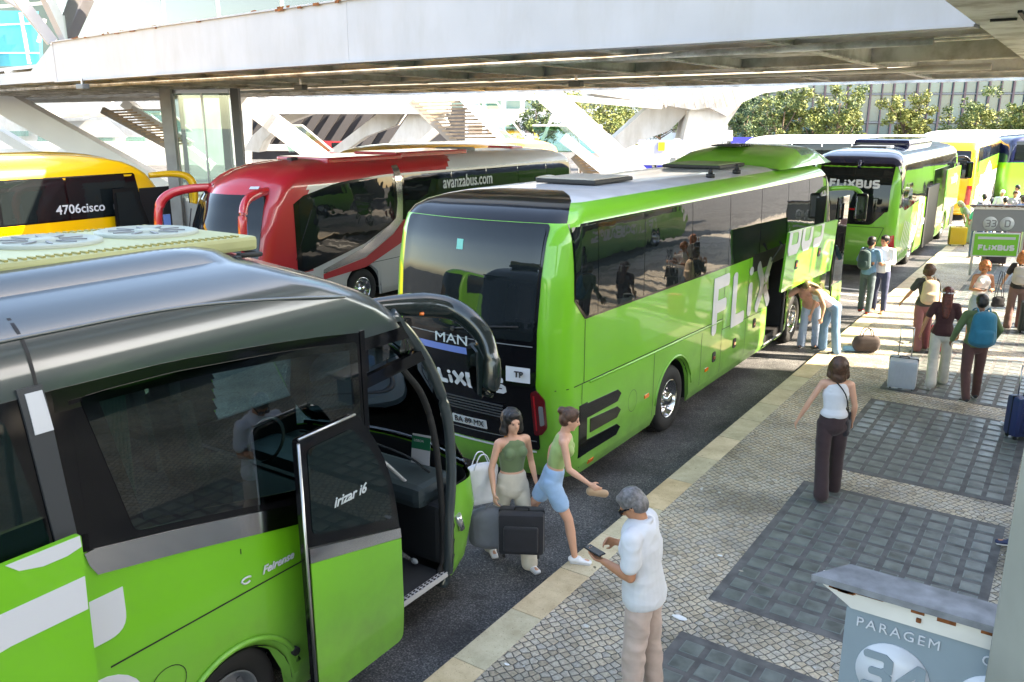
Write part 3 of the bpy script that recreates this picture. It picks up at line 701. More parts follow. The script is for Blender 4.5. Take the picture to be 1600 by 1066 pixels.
# big steel diagonals
for a, b, w, D, lab in (((848, 140), (1012, 290), 34, 44, 'thick white box strut slanting down to the right of the stair'), ((880, 215), (986, 300), 15, 46, 'thinner white strut beside the lower stair flight'),
    ((-10, 150), (262, 300), 36, 46, 'long white box strut slanting down behind the yellow coach'), ((372, 150), (520, 262), 26, 50, 'white strut slanting down behind the red coach'),
    ((722, 148), (822, 250), 17, 47, 'white stringer strut along the open stair'), ((196, 160), (330, 262), 14, 56, 'white strut behind the glass lift'), ((-20, 196), (90, 262), 14, 60, 'short white strut at the far left')):
    tag(pbar('steel_strut', STRUT, D, a, b, w, .9), lab, 'strut')
tag(pbar('steel_rod', WSTEEL, 50, (866, 176), (838, 240), 5, .2), 'slim white rod in front of the glass balustrade', 'rod')
tag(pbar('steel_beam', WSTEEL, 48, (868, 152), (1034, 166), 9, .4), 'slim white beam above the glass balustrade', 'beam')
tag(pbar('steel_beam', WSTEEL, 50, (560, 152), (880, 152), 8, .4), 'white beam along the top of the stair', 'beam')
tag(pbar('steel_beam', WSTEEL, 50, (-20, 158), (262, 152), 9, .4), 'white beam behind the yellow coach', 'beam')
def stair(label, D, tl, tr, bl, br, n):
    t = thing('open_stair', label, 'stairs', at(*bl, D=D))
    for nm, a, b, c in (('tread', tl, bl, 0),):
        for i in range(n):
            f = (i+.5)/n; a = at(tl[0]+(bl[0]-tl[0])*f, tl[1]+(bl[1]-tl[1])*f, D=D); b = at(tr[0]+(br[0]-tr[0])*f, tr[1]+(br[1]-tr[1])*f, D=D)
            bm = bmesh.new(); bar(bm, a, b, .32, .10); o = obj('tread', bm, STEPM, t); o.matrix_parent_inverse = Matrix.Translation(-Vector(t.location))
    for a, b in ((tl, bl), (tr, br)):
        bm = bmesh.new(); bar(bm, at(*a, D=D), at(*b, D=D), .3, .38); o = obj('stringer', bm, CONC2 if a is tl else WSTEEL, t); o.matrix_parent_inverse = Matrix.Translation(-Vector(t.location))
    return t
stair('wide open stair rising under the deck seen from below', 47.5, (642, 158), (728, 156), (728, 240), (806, 240), 15)
stair('lower open stair flight beside the white coach roof', 46.5, (896, 244), (944, 246), (930, 284), (976, 286), 9)
stair('narrow open stair behind the yellow coach', 52, (160, 172), (206, 170), (262, 228), (300, 226), 14)
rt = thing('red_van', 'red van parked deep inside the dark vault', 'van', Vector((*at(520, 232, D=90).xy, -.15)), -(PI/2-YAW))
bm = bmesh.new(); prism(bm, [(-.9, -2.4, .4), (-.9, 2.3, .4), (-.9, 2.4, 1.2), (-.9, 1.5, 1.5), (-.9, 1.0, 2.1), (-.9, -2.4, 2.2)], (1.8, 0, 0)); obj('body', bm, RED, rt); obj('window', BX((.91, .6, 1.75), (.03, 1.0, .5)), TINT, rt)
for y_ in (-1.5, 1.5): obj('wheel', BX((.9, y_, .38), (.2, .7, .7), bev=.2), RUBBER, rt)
for px_, D_ in ((130, 24), (470, 24.5), (900, 22)):
    p_ = at(px_, 140, D=D_); t = thing('ceiling_lamp', 'small grey floodlight under the deck, %s' % {130: 'above the yellow coach', 470: 'above the red coach', 900: 'above the middle coach roof'}[px_], 'lamp', (p_.x, p_.y, 5.2)); obj('housing', BX((0, 0, 0), (.34, .22, .14), bev=.03), MGREY, t); obj('bracket', BX((0, 0, .13), (.05, .05, .16)), ALU, t)
bm = bmesh.new(); tube(bm, [(-2, 13.0, 5.38), (-58, 19.5, 5.38)], .05, 8); tag(obj('pipe', bm, UNDER), 'thin pale pipe running along under the front edge of the deck', 'pipe')
bm = bmesh.new(); tube(bm, [(-2, 20.5, 5.40), (-58, 26.0, 5.40)], .07, 8); tag(obj('pipe', bm, CONC), 'thicker pale pipe under the middle of the deck', 'pipe')
# balustrades
for pts, D, lab in (([(738, 160), (776, 160), (836, 234), (808, 236)], 46.2, 'tall glass stair screen beside the stringer strut'), ([(832, 196), (940, 196), (940, 238), (840, 238)], 49, 'low glass balustrade in front of the trees'),
    ([(60, 204), (98, 200), (104, 222), (58, 222)], 52, 'small glass balustrade behind the yellow coach'), ([(434, 196), (472, 196), (520, 236), (452, 238)], 55, 'glass stair balustrade in front of the dark vault'),
    ([(210, 172), (262, 172), (300, 206), (262, 206)], 54, 'sloping glass balustrade by the narrow stair')):
    o = slabpoly('glass_balustrade', RAILG, D, pts, .04, lab, 'balustrade')
    bm = bmesh.new(); bar(bm, at(*pts[0], D=D), at(*pts[1], D=D), .12, .1); bar(bm, at(*pts[1], D=D), at(*pts[2], D=D), .12, .1); obj('handrail', bm, WSTEEL, o)
# white walls and platforms of the station hall at the left
hall = thing('station_hall', 'bright white station hall of walls and platforms at the far left', 'station', at(150, 300, D=82))
def hl(name, o): o.parent = hall; o.matrix_parent_inverse = Matrix.Translation(-Vector(hall.location)); return o
hl('w', slabpoly('wall', WSTEEL, 84, [(-60, 120), (384, 120), (384, 300), (-60, 300)], 2))
for pts, D, m in (([(-40, 168), (110, 172), (130, 184), (-40, 182)], 80, CONC), ([(-40, 222), (260, 222), (260, 232), (-40, 232)], 72, WSTEEL), ([(100, 178), (250, 176), (250, 180), (100, 184)], 78, CONC2), ([(380, 225), (460, 228), (470, 236), (380, 236)], 66, WSTEEL), ([(60, 190), (160, 188), (190, 215), (90, 214)], 81, mat('mid_grey', (.3, .3, .3), .6))):  # the sloping slab is plain grey
    hl('p', slabpoly('platform', m, D, pts, 1.2))
for x, y, w, h in ((10, 205, 30, 8), (150, 215, 26, 7), (196, 214, 30, 9), (120, 196, 34, 12), (40, 176, 40, 5)):
    hl('o', slabpoly('window_band', RAILG, 83, [(x, y), (x+w, y), (x+w, y+h), (x, y+h)], .5))
# upper concourse behind the glazing
con = thing('upper_concourse', 'upper concourse with white trusses and windows behind the glazing', 'concourse', at(250, 60, D=70))
def cn(o): o.parent = con; o.matrix_parent_inverse = Matrix.Translation(-Vector(con.location)); return o
PALE = mat('pale_green_wall', (.07, .10, .09), .5, var=.15, vscale=.25)
cn(slabpoly('back_wall', PALE, 82, [(-60, -60), (520, -60), (520, 60), (-60, 122)], 1))
cn(slabpoly('teal_wall', TEALP, 66, [(-30, 17), (54, 17), (60, 60), (62, 103), (-30, 104)], .5))
for x0, y0, x1, y1, w, D in ((-20, 40, 50, 37, 2, 65.5), (-20, 83, 60, 83, 2, 65.5), (32, 20, 46, 100, 3, 65.5), (-20, 12, 110, 2, 4, 64), (90, 10, 160, 4, 3, 62), (95, 12, 150, 26, 3, 64), (120, 35, 200, 22, 3, 66), (110, 60, 210, 34, 3, 66), (145, 64, 153, 28, 4, 63), (153, 28, 158, -4, 3, 63), (60, 66, 70, 30, 3, 60), (215, 20, 260, 14, 3, 66), (226, 50, 232, 8, 3, 66), (205, 34, 258, 26, 3, 66), (240, 48, 226, 24, 3, 66), (420, 40, 450, -10, 4, 70), (150, 4, 230, 30, 4, 70), (60, 100, 90, 66, 2, 60)):
    cn(pbar('truss_bar', WSTEEL, D, (x0, y0), (x1, y1), w, .25))
for x0, x1, y0, y1 in ((256, 284, 4, 46), (324, 346, 12, 36), (350, 366, 15, 36)):
    cn(slabpoly('window_frame', WSTEEL, 61, [(x0-3, y0-3), (x1+3, y0-2), (x1+3, y1+2), (x0-3, y1+2)], .3)); cn(slabpoly('window', mat('sea_glass', (.10, .22, .21), .1, coat=1, var=.5, vscale=.8), 60.6, [(x0, y0), (x1, y0+1), (x1, y1), (x0, y1)], .2))
cn(slabpoly('kiosk', mat('kiosk_green', (.13, .21, .18), .4), 62, [(258, -20), (312, -20), (312, 50), (258, 52)], 3))
cn(slabpoly('kiosk', WSTEEL, 61.5, [(312, -20), (378, -20), (378, 36), (312, 44)], 3))
for k in range(16):
    x = 382+k*9; cn(pbar('lattice_bar', CONC2 if k % 2 else CONC, 68, (x, 36-k), (x+14 if k % 2 else x-8, -16), 3, .2))
# ================================================================ COACHES
def quad_fn(o, ux, uy):
    o, ux, uy = Vector(o), Vector(ux).normalized(), Vector(uy).normalized(); n = ux.cross(uy)
    return lambda u, v, d: o+ux*u+uy*v+n*d
def seams(name, lines, f, m, parent, w=.012, d=.003):
    bm = bmesh.new()
    for pts in lines:
        P = []
        for a, b in zip(pts, pts[1:]):
            a, b = Vector(a), Vector(b); k = max(1, int((b-a).length/.15)); P += [a.lerp(b, i/k) for i in range(k)]
        P.append(Vector(pts[-1]))
        for a, b in zip(P, P[1:]):
            t = (b-a).normalized(); n = Vector((-t.y, t.x))*w/2; q = [a+n, a-n, b-n, b+n]
            bm.faces.new([bm.verts.new(f(v.x, v.y, d)) for v in q])
    return obj(name, bm, m, parent)
# ---------------------------------------------------------------- coach in the foreground
c1 = thing('coach', 'nearest lime green coach with dark roof and its front door slid open', 'coach', (-5.775, -7, -.15))
Y1 = 7.0
sh = Shell([(.20, 1.18, .3, 12.96), (.28, 1.23, .25, 13.16), (.42, 1.26, .2, 13.28), (.9, 1.275, .15, 13.42), (1.3, 1.275, .12, 13.34), (1.5, 1.27, .12, 13.2), (2.0, 1.272, .15, 12.98), (2.5, 1.265, .2, 12.74), (2.95, 1.262, .3, 12.42),
            (3.10, 1.255, .35, 12.20), (3.22, 1.24, .4, 12.0), (3.33, 1.21, .5, 11.75), (3.42, 1.16, .6, 11.5), (3.49, 1.08, .7, 11.32), (3.535, .98, .8, 11.2), (3.56, .88, .9, 11.12), (3.575, .82, .9, 11.1), (3.63, .78, 1.2, 11.0), (3.67, .70, 1.5, 10.85), (3.69, .55, 1.8, 10.6)], rr=.3, rf=.30, bf=.22, wheels=(10.19, 3.6), R=.47, zc=.38, zbelt=1.2)
f1 = sh.fside(1); e1 = sh.fend(1)
wf = lambda Y: np.interp(Y, [-6, 2.2, 2.86, 3.81, 4.6], [2.14, 2.14, 2.01, 1.80, 1.66]); wt = lambda Y: np.interp(Y, [-6, 2.2, 2.94, 3.7, 4.1, 4.62], [3.11, 3.11, 3.10, 3.04, 3.0, 2.93])
WZ = [1.22, 2.88]+list(np.arange(1.68, 3.06, .045))
def skip1(side, x, y, z):
    if side == 1 and y > 11.56 and z < 2.88 and (y < 12.66 or z > 1.22) : return True
    if y > 12.0 and 1.22 < z < 2.88: return True
    if 9.40+(3.03-z)*.22 < y < 11.50 and wf(y-7)+.05 < z < wt(y-7)-.07: return True
    return False
sh.build('body', [GREEN, DARKROOF, BLACKP], c1, pick=lambda s_, x, y, z: 1 if z > 2.88 or (z > 1.3 and y > 12) else 0, skip=skip1, zs=WZ, ystep=.05)
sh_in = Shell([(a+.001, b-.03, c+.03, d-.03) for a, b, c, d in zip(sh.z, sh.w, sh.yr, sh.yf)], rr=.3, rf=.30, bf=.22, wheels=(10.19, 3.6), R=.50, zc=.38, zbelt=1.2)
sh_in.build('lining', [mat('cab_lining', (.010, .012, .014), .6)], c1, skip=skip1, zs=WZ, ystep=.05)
wheel_well(c1, 1.275, 10.19, .49, .38); underframe(c1, 1.275, .2, 12.3, .26, .4, (10.19, 3.6)); make_wheel(c1, 1.16, 10.19, 1, .42, .42, .3, MGREY)
wf = lambda Y: np.interp(Y, [-6, 2.2, 2.86, 3.81, 4.6], [2.14, 2.14, 2.01, 1.80, 1.66])      # window foot (local z) by world Y
wt = lambda Y: np.interp(Y, [-6, 2.2, 2.94, 3.7, 4.1, 4.62], [3.11, 3.11, 3.10, 3.04, 3.0, 2.93])
ys = list(np.linspace(-4, 4.6, 40))
L1 = sh.fside(-1)
for fz in (f1, L1):
    y_a = [Y for Y in ys if Y < 2.3]; y_b = [2.2]+[Y for Y in ys if Y > 2.25]
    decal('window_band', [(Y+Y1, wf(Y)-.012) for Y in y_a]+[(2.30+Y1, 2.12), (2.30+Y1, 3.11)]+[(Y+Y1, wt(Y)) for Y in y_a[::-1]], fz, BLACKP, c1, .3, .2, .004)
    decal('window_band', [(Y+Y1, wf(Y)-.012) for Y in y_b]+[(Y+Y1, wf(Y)+.10) for Y in y_b[::-1]], fz, BLACKP, c1, .2, .2, .004)
    decal('window_band', [(Y+Y1, wt(Y)-.13) for Y in y_b]+[(Y+Y1, wt(Y)) for Y in y_b[::-1]], fz, BLACKP, c1, .2, .2, .004)
    decal('window_band', [(2.28+Y1, 2.1), (2.66+Y1, 2.04), (2.44+Y1, 3.03), (2.28+Y1, 3.03)], fz, BLACKP, c1, .2, .2, .0045)
    decal('window_band', [(4.45+Y1, 1.7), (4.6+Y1, 1.68), (4.6+Y1, 2.92), (4.45+Y1, 2.95)], fz, BLACKP, c1, .2, .2, .0045)
yy = list(np.linspace(2.5, 4.52, 14))
decal('window', rpoly([(2.34+Y1, 3.03), (2.56+Y1, wf(2.56)+.05)]+[(Y+Y1, wf(Y)+.05) for Y in yy[1:]]+[(Y+Y1, wt(Y)-.07) for Y in yy[::-1]], .04, 3), f1, DEEP, c1, .2, .2, .009, .006)
decal('window', rpoly([(2.34+Y1, 3.03), (2.56+Y1, wf(2.56)+.05)]+[(Y+Y1, wf(Y)+.05) for Y in yy[1:]]+[(Y+Y1, wt(Y)-.07) for Y in yy[::-1]], .04, 3), L1, SEED, c1, .2, .2, .009, .006)
decal('window', rpoly([(-1+Y1, 2.2), (2.08+Y1, 2.2), (1.93+Y1, 3.03), (-1+Y1, 3.03)], .05), f1, TINT1, c1, .3, .2, .009, .01)
decal('window', rpoly([(-4+Y1, 2.2), (-1.05+Y1, 2.2), (-1.05+Y1, 3.03), (-4+Y1, 3.03)], .05), f1, TINT1, c1, .3, .2, .009, .01)
pil_ = decal('pillar_cover', [(2.02+Y1, 3.16), (2.10+Y1, 2.12), (2.22+Y1, 2.12), (2.155+Y1, 3.16)], f1, DGREY, c1, .1, .1, .02, .02)
decal('pillar_sticker', [(2.055+Y1, 3.13), (2.07+Y1, 2.90), (2.17+Y1, 2.90), (2.145+Y1, 3.13)], f1, WHITEV, c1, .1, .1, .026, .008)
yc = list(np.linspace(2.30, 4.58, 14))
decal('chrome_strip', [(2.24+Y1, wf(2.24)-.02), (2.26+Y1, wf(2.26)-.10)]+[(Y+Y1, wf(Y)-.17) for Y in yc]+[(Y+Y1, wf(Y)-.005) for Y in yc[::-1]], f1, CHROME, c1, .2, .1, .010, .01)
seams('panel_gap', [[(2.3+Y1, 1.32), (3.9+Y1, 1.32)], [(3.84+Y1, 1.30), (3.86+Y1, .3)], [(2.16+Y1, 2.1), (2.18+Y1, .3)]], f1, BLACK, c1, .012)
text('lettering', 'Feirense', .085, WHITEV, c1, (1.285, 3.60+Y1, 1.415), (0, 1, -.0), (0, 0, 1), bold=.002, shear=.35)
a_ = bmesh.new(); tube(a_, [(1.283, 3.32+Y1+.035*math.cos(t)*(1.3 if t < PI else 1), 1.41+.022*math.sin(t)) for t in np.linspace(.6, 5.6, 16)], .007, 6); obj('logo', a_, WHITEV, c1)
text('lettering', 'Ref', .05, GREYV, c1, (1.285, 2.6+Y1, .9), (0, 1, 0), (0, 0, 1)) if False else None
decal('white_letter', rpoly([(2.17+Y1, 1.80), (2.44+Y1, 1.80), (2.44+Y1, 1.50), (2.17+Y1, 1.50)], [.0, .0, .20, .0], 6), f1, WHITEV, c1, .1, .1, .005, .006)
decal('white_letter', [(2.2+Y1+.30*math.cos(t), .98+.30*math.sin(t)) for t in np.linspace(-PI/2, PI/2, 14)], f1, WHITEV, c1, .1, .1, .005, .006)
seams('fuel_flap', [[(2.66+Y1+.13*math.cos(t), .98+.12*math.sin(t)) for t in np.linspace(0, 2*PI, 24)]], f1, BLACK, c1, .006)
# wheel-arch lip
bm = bmesh.new(); tube(bm, [f1(10.19+.56*math.cos(t), .38+.56*math.sin(t), .0) for t in np.linspace(.25, PI-.25, 24)], .022, 8); obj('arch_lip', bm, GREEN, c1)
seams('panel_gap', [[(2.3+Y1, 1.0), (2.3+Y1, .35)], [(3.3+Y1, 1.66), (3.3+Y1, 1.62)]], f1, BLACK, c1, .008)
bm = bmesh.new(); tube(bm, [f1(3.70+Y1, .62, .0), f1(3.70+Y1, .62, .03)], .035, 12); obj('rubber_stop', bm, RUBBER, c1)
# raised luggage flap
ff = quad_fn((1.475, Y1, 0), (0, 1, 0), (0, 0, 1))
fl = decal('luggage_flap', rpoly([(-1.2, .8), (2.10, .8), (2.14, 2.34), (-1.2, 2.36)], .02), ff, GREEN, c1, 5, 5, 0, .035)
decal('flap_letter', [(-1.2, 1.88), (1.62, 1.88), (1.70, 1.89), (2.119, 1.89), (2.126, 2.09), (-1.2, 2.07)], ff, WHITEV, fl, 5, 5, .004, .005)
decal('flap_letter', [(1.74, 2.338), (2.13, 2.335), (2.132, 2.27), (2.05, 2.25), (1.92, 2.25), (1.8, 2.28)], ff, WHITEV, fl, 5, 5, .004, .005)
# door slid back outside the body
fd = quad_fn((1.505, Y1, .15), (0, 1, 0), (0, 0, 1))
dpoly = rpoly([(3.68, .10), (4.67, .12), (4.69, .40), (4.68, 1.1), (4.60, 1.62), (4.45, 1.98), (4.24, 2.27), (3.66, 2.24)], [.02, .08, .1, .2, .2, .2, .05, .03])
dr = decal('door', dpoly, fd, BLACKP, c1, .5, .5, 0, .05)
decal('door_skin', rpoly([(3.705, .11), (4.65, .13), (4.675, .42), (4.672, 1.06), (3.705, 1.28)], [.01, .07, .1, .01, .01]), fd, GREEN, dr, .5, .5, .012, .02)
decal('chrome_strip', [(3.70, 1.285), (4.672, 1.065), (4.662, 1.155), (3.70, 1.40)], fd, CHROME, dr, .5, .5, .015, .02)
decal('door_glass', rpoly([(3.745, 1.49), (4.58, 1.27), (4.545, 1.58), (4.40, 1.9), (4.19, 2.17), (3.745, 2.15)], .05), fd, TINT1, dr, .5, .5, .006, .01)
text('lettering', 'irizar i6', .11, GREYV, dr, (1.513, 4.13+Y1, 1.80), (0, 1, 0), (0, 0, 1), bold=.002, shear=.3)
bm = bmesh.new(); tube(bm, [fd(3.68, .12, .01), fd(3.665, 2.22, .01)], .012, 6); tube(bm, [fd(3.665, 2.25, .01), fd(4.22, 2.27, .01)], .01, 6); obj('door_trim', bm, ALU, dr)
# door frame, A-pillar, quarter window
bm = bmesh.new(); tube(bm, curve_pts([(1.19, 12.0, 3.0), (1.215, 12.25, 2.72), (1.235, 12.48, 2.35), (1.25, 12.64, 1.9), (1.25, 12.68, 1.35), (1.245, 12.64, .9), (1.24, 12.62, .4), (1.21, 12.56, .22)], 6), .05, 10); obj('pillar', bm, DARKROOF, c1)
bm = bmesh.new(); tube(bm, curve_pts([(1.18, 12.12, 2.5), (1.19, 12.36, 2.2), (1.2, 12.5, 1.8), (1.2, 12.58, 1.2), (1.2, 12.6, .6), (1.19, 12.5, .25)], 6), .03, 8); obj('door_seal', bm, RUBBER, c1)
bm = bmesh.new(); bar(bm, (1.25, 11.60, .22), (1.24, 11.58, 2.95), .05, .07, up=(1, 0, 0)); bar(bm, (1.245, 11.6, 2.52), (1.235, 12.36, 2.58), .05, .10); obj('door_frame', bm, BLACKP, c1)
bm = bmesh.new(); bar(bm, (1.235, 11.6, 2.86), (1.215, 12.2, 2.84), .05, .16); obj('door_header', bm, BLACKP, c1)
decal('quarter_window', rpoly([(11.66, 2.62), (12.28, 2.66), (12.14, 2.80), (11.98, 2.86), (11.66, 2.86)], .04), quad_fn((1.235, 0, 0), (0, 1, 0), (0, 0, 1)), SEED, c1, 2, 2, .0, .006)
bm = bmesh.new(); bar(bm, (1.238, 11.64, 2.6), (1.238, 11.64, 2.88), .03, .04, up=(1, 0, 0)); obj('window_post', bm, BLACKP, c1)
SEATM = mat('seat_cloth', (.035, .05, .055), .8, var=.2, vscale=6)
for sx_, sy_, nm in ((-.62, 10.95, 'driver_seat'), (.66, 10.55, 'seat'), (-.75, 9.9, 'seat'), (-.3, 9.9, 'seat'), (.75, 9.3, 'seat'), (.3, 9.3, 'seat'), (-.75, 9.1, 'seat')):
    bm = bmesh.new(); box(bm, (sx_, sy_, 1.98), (.44, .46, .14), bev=.05); box(bm, (sx_, sy_-.24, 2.34), (.42, .13, .68), Matrix.Rotation(.14, 3, 'X'), bev=.05); box(bm, (sx_, sy_-.30, 2.74), (.27, .10, .2), bev=.04); box(bm, (sx_, sy_, 1.75), (.2, .2, .4)); obj(nm, bm, SEATM, c1)
for sx_ in (1.2,):
    bm = bmesh.new()
    for k in range(7): tube(bm, [(sx_, 9.45+k*.028, 2.15), (sx_, 9.50+k*.022, 3.0)], .018, 6)
    obj('curtain', bm, mat('curtain_green', (.02, .09, .07), .9), c1)
bm = bmesh.new(); box(bm, (.35, 10.9, 2.72), (.16, .05, .10)); obj('sticker', bm, mat('mint_sticker', (.12, .42, .36), .6), c1)
decal('windscreen', rpoly([(-1.12, 1.26), (1.10, 1.26), (1.14, 2.0), (1.08, 2.9), (-1.08, 2.9), (-1.14, 2.0)], .08), e1, SEE, c1, .12, .12, .0, .008)
decal('windscreen_band', rpoly([(-1.16, 1.16), (1.12, 1.16), (1.12, 1.27), (-1.16, 1.27)], .02), e1, BLACKP, c1, .12, .12, .004, .02)
# inside
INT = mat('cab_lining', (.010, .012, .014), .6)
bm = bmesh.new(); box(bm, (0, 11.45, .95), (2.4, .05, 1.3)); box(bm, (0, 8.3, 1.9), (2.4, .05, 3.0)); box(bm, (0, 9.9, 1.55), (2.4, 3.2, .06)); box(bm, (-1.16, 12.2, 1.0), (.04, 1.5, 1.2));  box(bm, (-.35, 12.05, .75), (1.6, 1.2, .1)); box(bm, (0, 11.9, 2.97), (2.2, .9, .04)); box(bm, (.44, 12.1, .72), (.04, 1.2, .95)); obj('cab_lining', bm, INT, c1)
bm = bmesh.new(); box(bm, (.85, 12.02, .34), (.8, 1.1, .04)); box(bm, (.66, 11.85, .52), (.42, .75, .34)); box(bm, (.54, 11.7, .84), (.22, .5, .30)); obj('step', bm, DGREY, c1)
bm = bmesh.new(); box(bm, (1.235, 12.05, .355), (.06, 1.06, .05)); box(bm, (.87, 11.85, .70), (.05, .72, .03)); so = obj('step_edge', bm, STEPG, c1)
bm = bmesh.new()
for k in range(20):
    for j in range(2): box(bm, (1.222+.026*j, 11.57+k*.052, .382), (.013, .026, .006))
for k in range(14): box(bm, (.87, 11.52+k*.052, .717), (.02, .026, .005))
obj('tread_hole', bm, BLACK, so)
for x, y, z in ((.70, 12.42, .62), (.92, 12.5, .42)):
    bm = bmesh.new(); bmesh.ops.create_uvsphere(bm, u_segments=16, v_segments=8, radius=.06)
    for v in bm.verts: v.co = Vector((x+v.co.x*.7, y+v.co.y*.35, z+v.co.z*.5+.0))
    obj('step_lamp', bm, GREYV, c1)
bm = bmesh.new(); tube(bm, curve_pts([at(x_, y_, X=-4.98)+Vector((5.775, 7, .15)) for x_, y_ in ((600, 722), (622, 742), (648, 768), (662, 800), (668, 828), (680, 843))], 6), .017, 10); obj('handrail', bm, STEPG, c1)
bm = bmesh.new(); box(bm, (-.05, 12.72, 1.10), (2.2, .55, .22), bev=.08); box(bm, (-.6, 12.35, 1.15), (.9, .5, .34), bev=.1); obj('dashboard', bm, mat('dash', (.03, .045, .05), .5), c1)
bm = bmesh.new(); box(bm, (.5, 12.72, .72), (1.36, .30, .6), bev=.05); obj('front_panel', bm, INT, c1)
fp = quad_fn((.60, 12.86, 1.24), (1, .15, 0), (0, .12, 1))
pp = decal('windscreen_notice', [(0, 0), (.21, 0), (.21, .30), (0, .30)], fp, WHITEV, c1, 2, 2, 0, .003)
decal('notice_band', [(0, .15), (.21, .15), (.21, .28), (0, .28)], fp, mat('notice_green', (.0, .13, .06), .6), pp, 2, 2, .002, .002)
o_ = text('lettering', 'LISBOA', .035, WHITEV, pp, fp(.08, .235, .004), (1, .15, 0), (0, .12, 1), thick=.0005)
bm = bmesh.new(); lathe(bm, [(.22, -.02), (.245, 0), (.22, .02), (.205, 0), (.22, -.02)], Matrix.Translation((-.62, 12.1, 1.45)) @ Matrix.Rotation(1.0, 4, 'X') @ Matrix.Rotation(PI/2, 4, 'Y'), 28); obj('steering_wheel', bm, BLACK, c1)
bm = bmesh.new(); tube(bm, curve_pts([(-.9, 12.78, 1.27), (-.3, 12.92, 1.3), (.5, 12.86, 1.30), (.95, 12.72, 1.27)], 5), .012, 6); obj('wiper', bm, BLACK, c1)
# mirror arm
bm = bmesh.new(); P_ = curve_pts([(.98, 11.66, 3.05), (1.12, 12.05, 3.04), (1.27, 12.32, 3.02), (1.43, 12.48, 2.98), (1.60, 12.52, 2.90), (1.74, 12.54, 2.76), (1.82, 12.52, 2.58), (1.835, 12.5, 2.42), (1.80, 12.48, 2.28)], 6)
tube(bm, P_, [float(np.interp(i, [0, 12, 20, 32, 44, 48], [.05, .085, .075, .07, .078, .05])) for i in range(len(P_))], 14, ell=1.25); ma = obj('mirror_arm', bm, ARMM, c1)
bm = bmesh.new(); prism(bm, [(1.655, 12.42, 2.70), (1.70, 12.42, 2.34), (1.80, 12.42, 2.26), (1.82, 12.42, 2.62), (1.76, 12.42, 2.72)], (-.03, .09, 0)); obj('mirror_housing', bm, ARMM, ma)
bm = bmesh.new(); prism(bm, [(1.655, 12.405, 2.68), (1.70, 12.405, 2.36), (1.765, 12.405, 2.29), (1.755, 12.405, 2.66), (1.70, 12.405, 2.71)], (0, .012, 0)); obj('mirror_glass', bm, mat('mirror', (.75, .77, .8), .03, metal=1), ma)
bm = bmesh.new(); tube(bm, [(1.30, 12.24, 2.96), (1.33, 12.26, 2.96)], .014, 8); obj('arm_lamp', bm, LAMPO, ma)
bm = bmesh.new(); tube(bm, [f1(12.72, .92, .01), f1(12.78, .75, .01)], .035, 10); obj('side_lamp', bm, LAMPC, c1)
# roof: air-conditioning pod
ACG = mat('pod_pale_green', (.29, .30, .14), .5, var=.08, vscale=2)
bm = bmesh.new(); box(bm, (-.02, 0, -.035), (1.24, 5.3, .11), bev=.03); ac = obj('roof_pod', bm, ACG, c1); ac.location = (0, 8.55, 3.73); ac.rotation_euler = (-.026, 0, 0); PV = Vector((0, 8.55, 3.74))
bm = bmesh.new()
for k in range(88): box(bm, (.54, -2.3+k*.055, .024), (.075, .022, .012)); box(bm, (-.58, -2.3+k*.055, .024), (.06, .022, .012))
obj('pod_louvre', bm, mat('louvre', (.25, .22, .06), .6), ac)
for k in range(6):
    bm = bmesh.new(); M_ = Matrix.Translation((-.12, 2.2-k*.78, .02)) @ Matrix.Rotation(-PI/2, 4, 'Y'); lathe(bm, [(.37, 0), (.37, .02), (.33, .03), (.31, .015), (.10, .015), (.09, .03), (.001, .03)], M_, 32); bmesh.ops.recalc_face_normals(bm, faces=bm.faces); fan = obj('roof_fan', bm, mat('fan_shroud', (.27, .30, .25), .6), ac)
    bm = bmesh.new()
    for j in range(10): box(bm, M_ @ Vector((.024, .19*math.cos(j*PI/5), .19*math.sin(j*PI/5))), (.16, .02, .008), Matrix.Rotation(j*PI/5+PI/2, 3, 'Z'))
    obj('fan_grille', bm, MGREY, fan)
bm = bmesh.new(); tube(bm, [(-.66, 2.65, -.1), (.0, 2.71, -.08), (.62, 2.65, -.12), (.68, 2.4, -.10)], .02, 8); obj('pod_seal', bm, RUBBER, ac)
bm = bmesh.new()
seams('panel_gap', [[(2.13+Y1-.0, z) for z in (3.16, 3.25, 3.33, 3.40, 3.45, 3.50)]], f1, BLACK, c1, .02, .004)
bm.free()
bm = bmesh.new(); P_ = [f1(Y+Y1, z, .002) for Y, z in ((-3, 3.42), (0, 3.42), (2, 3.41), (3.0, 3.40), (3.7, 3.34), (4.42, 3.24), (5.0, 3.10))]; tube(bm, curve_pts(P_, 6), .012, 8); obj('gutter', bm, DARKROOF, c1)
bm = bmesh.new(); box(bm, (.72, 10.9, 3.55), (.06, .05, .05), bev=.01); obj('roof_marker', bm, BLACK, c1)

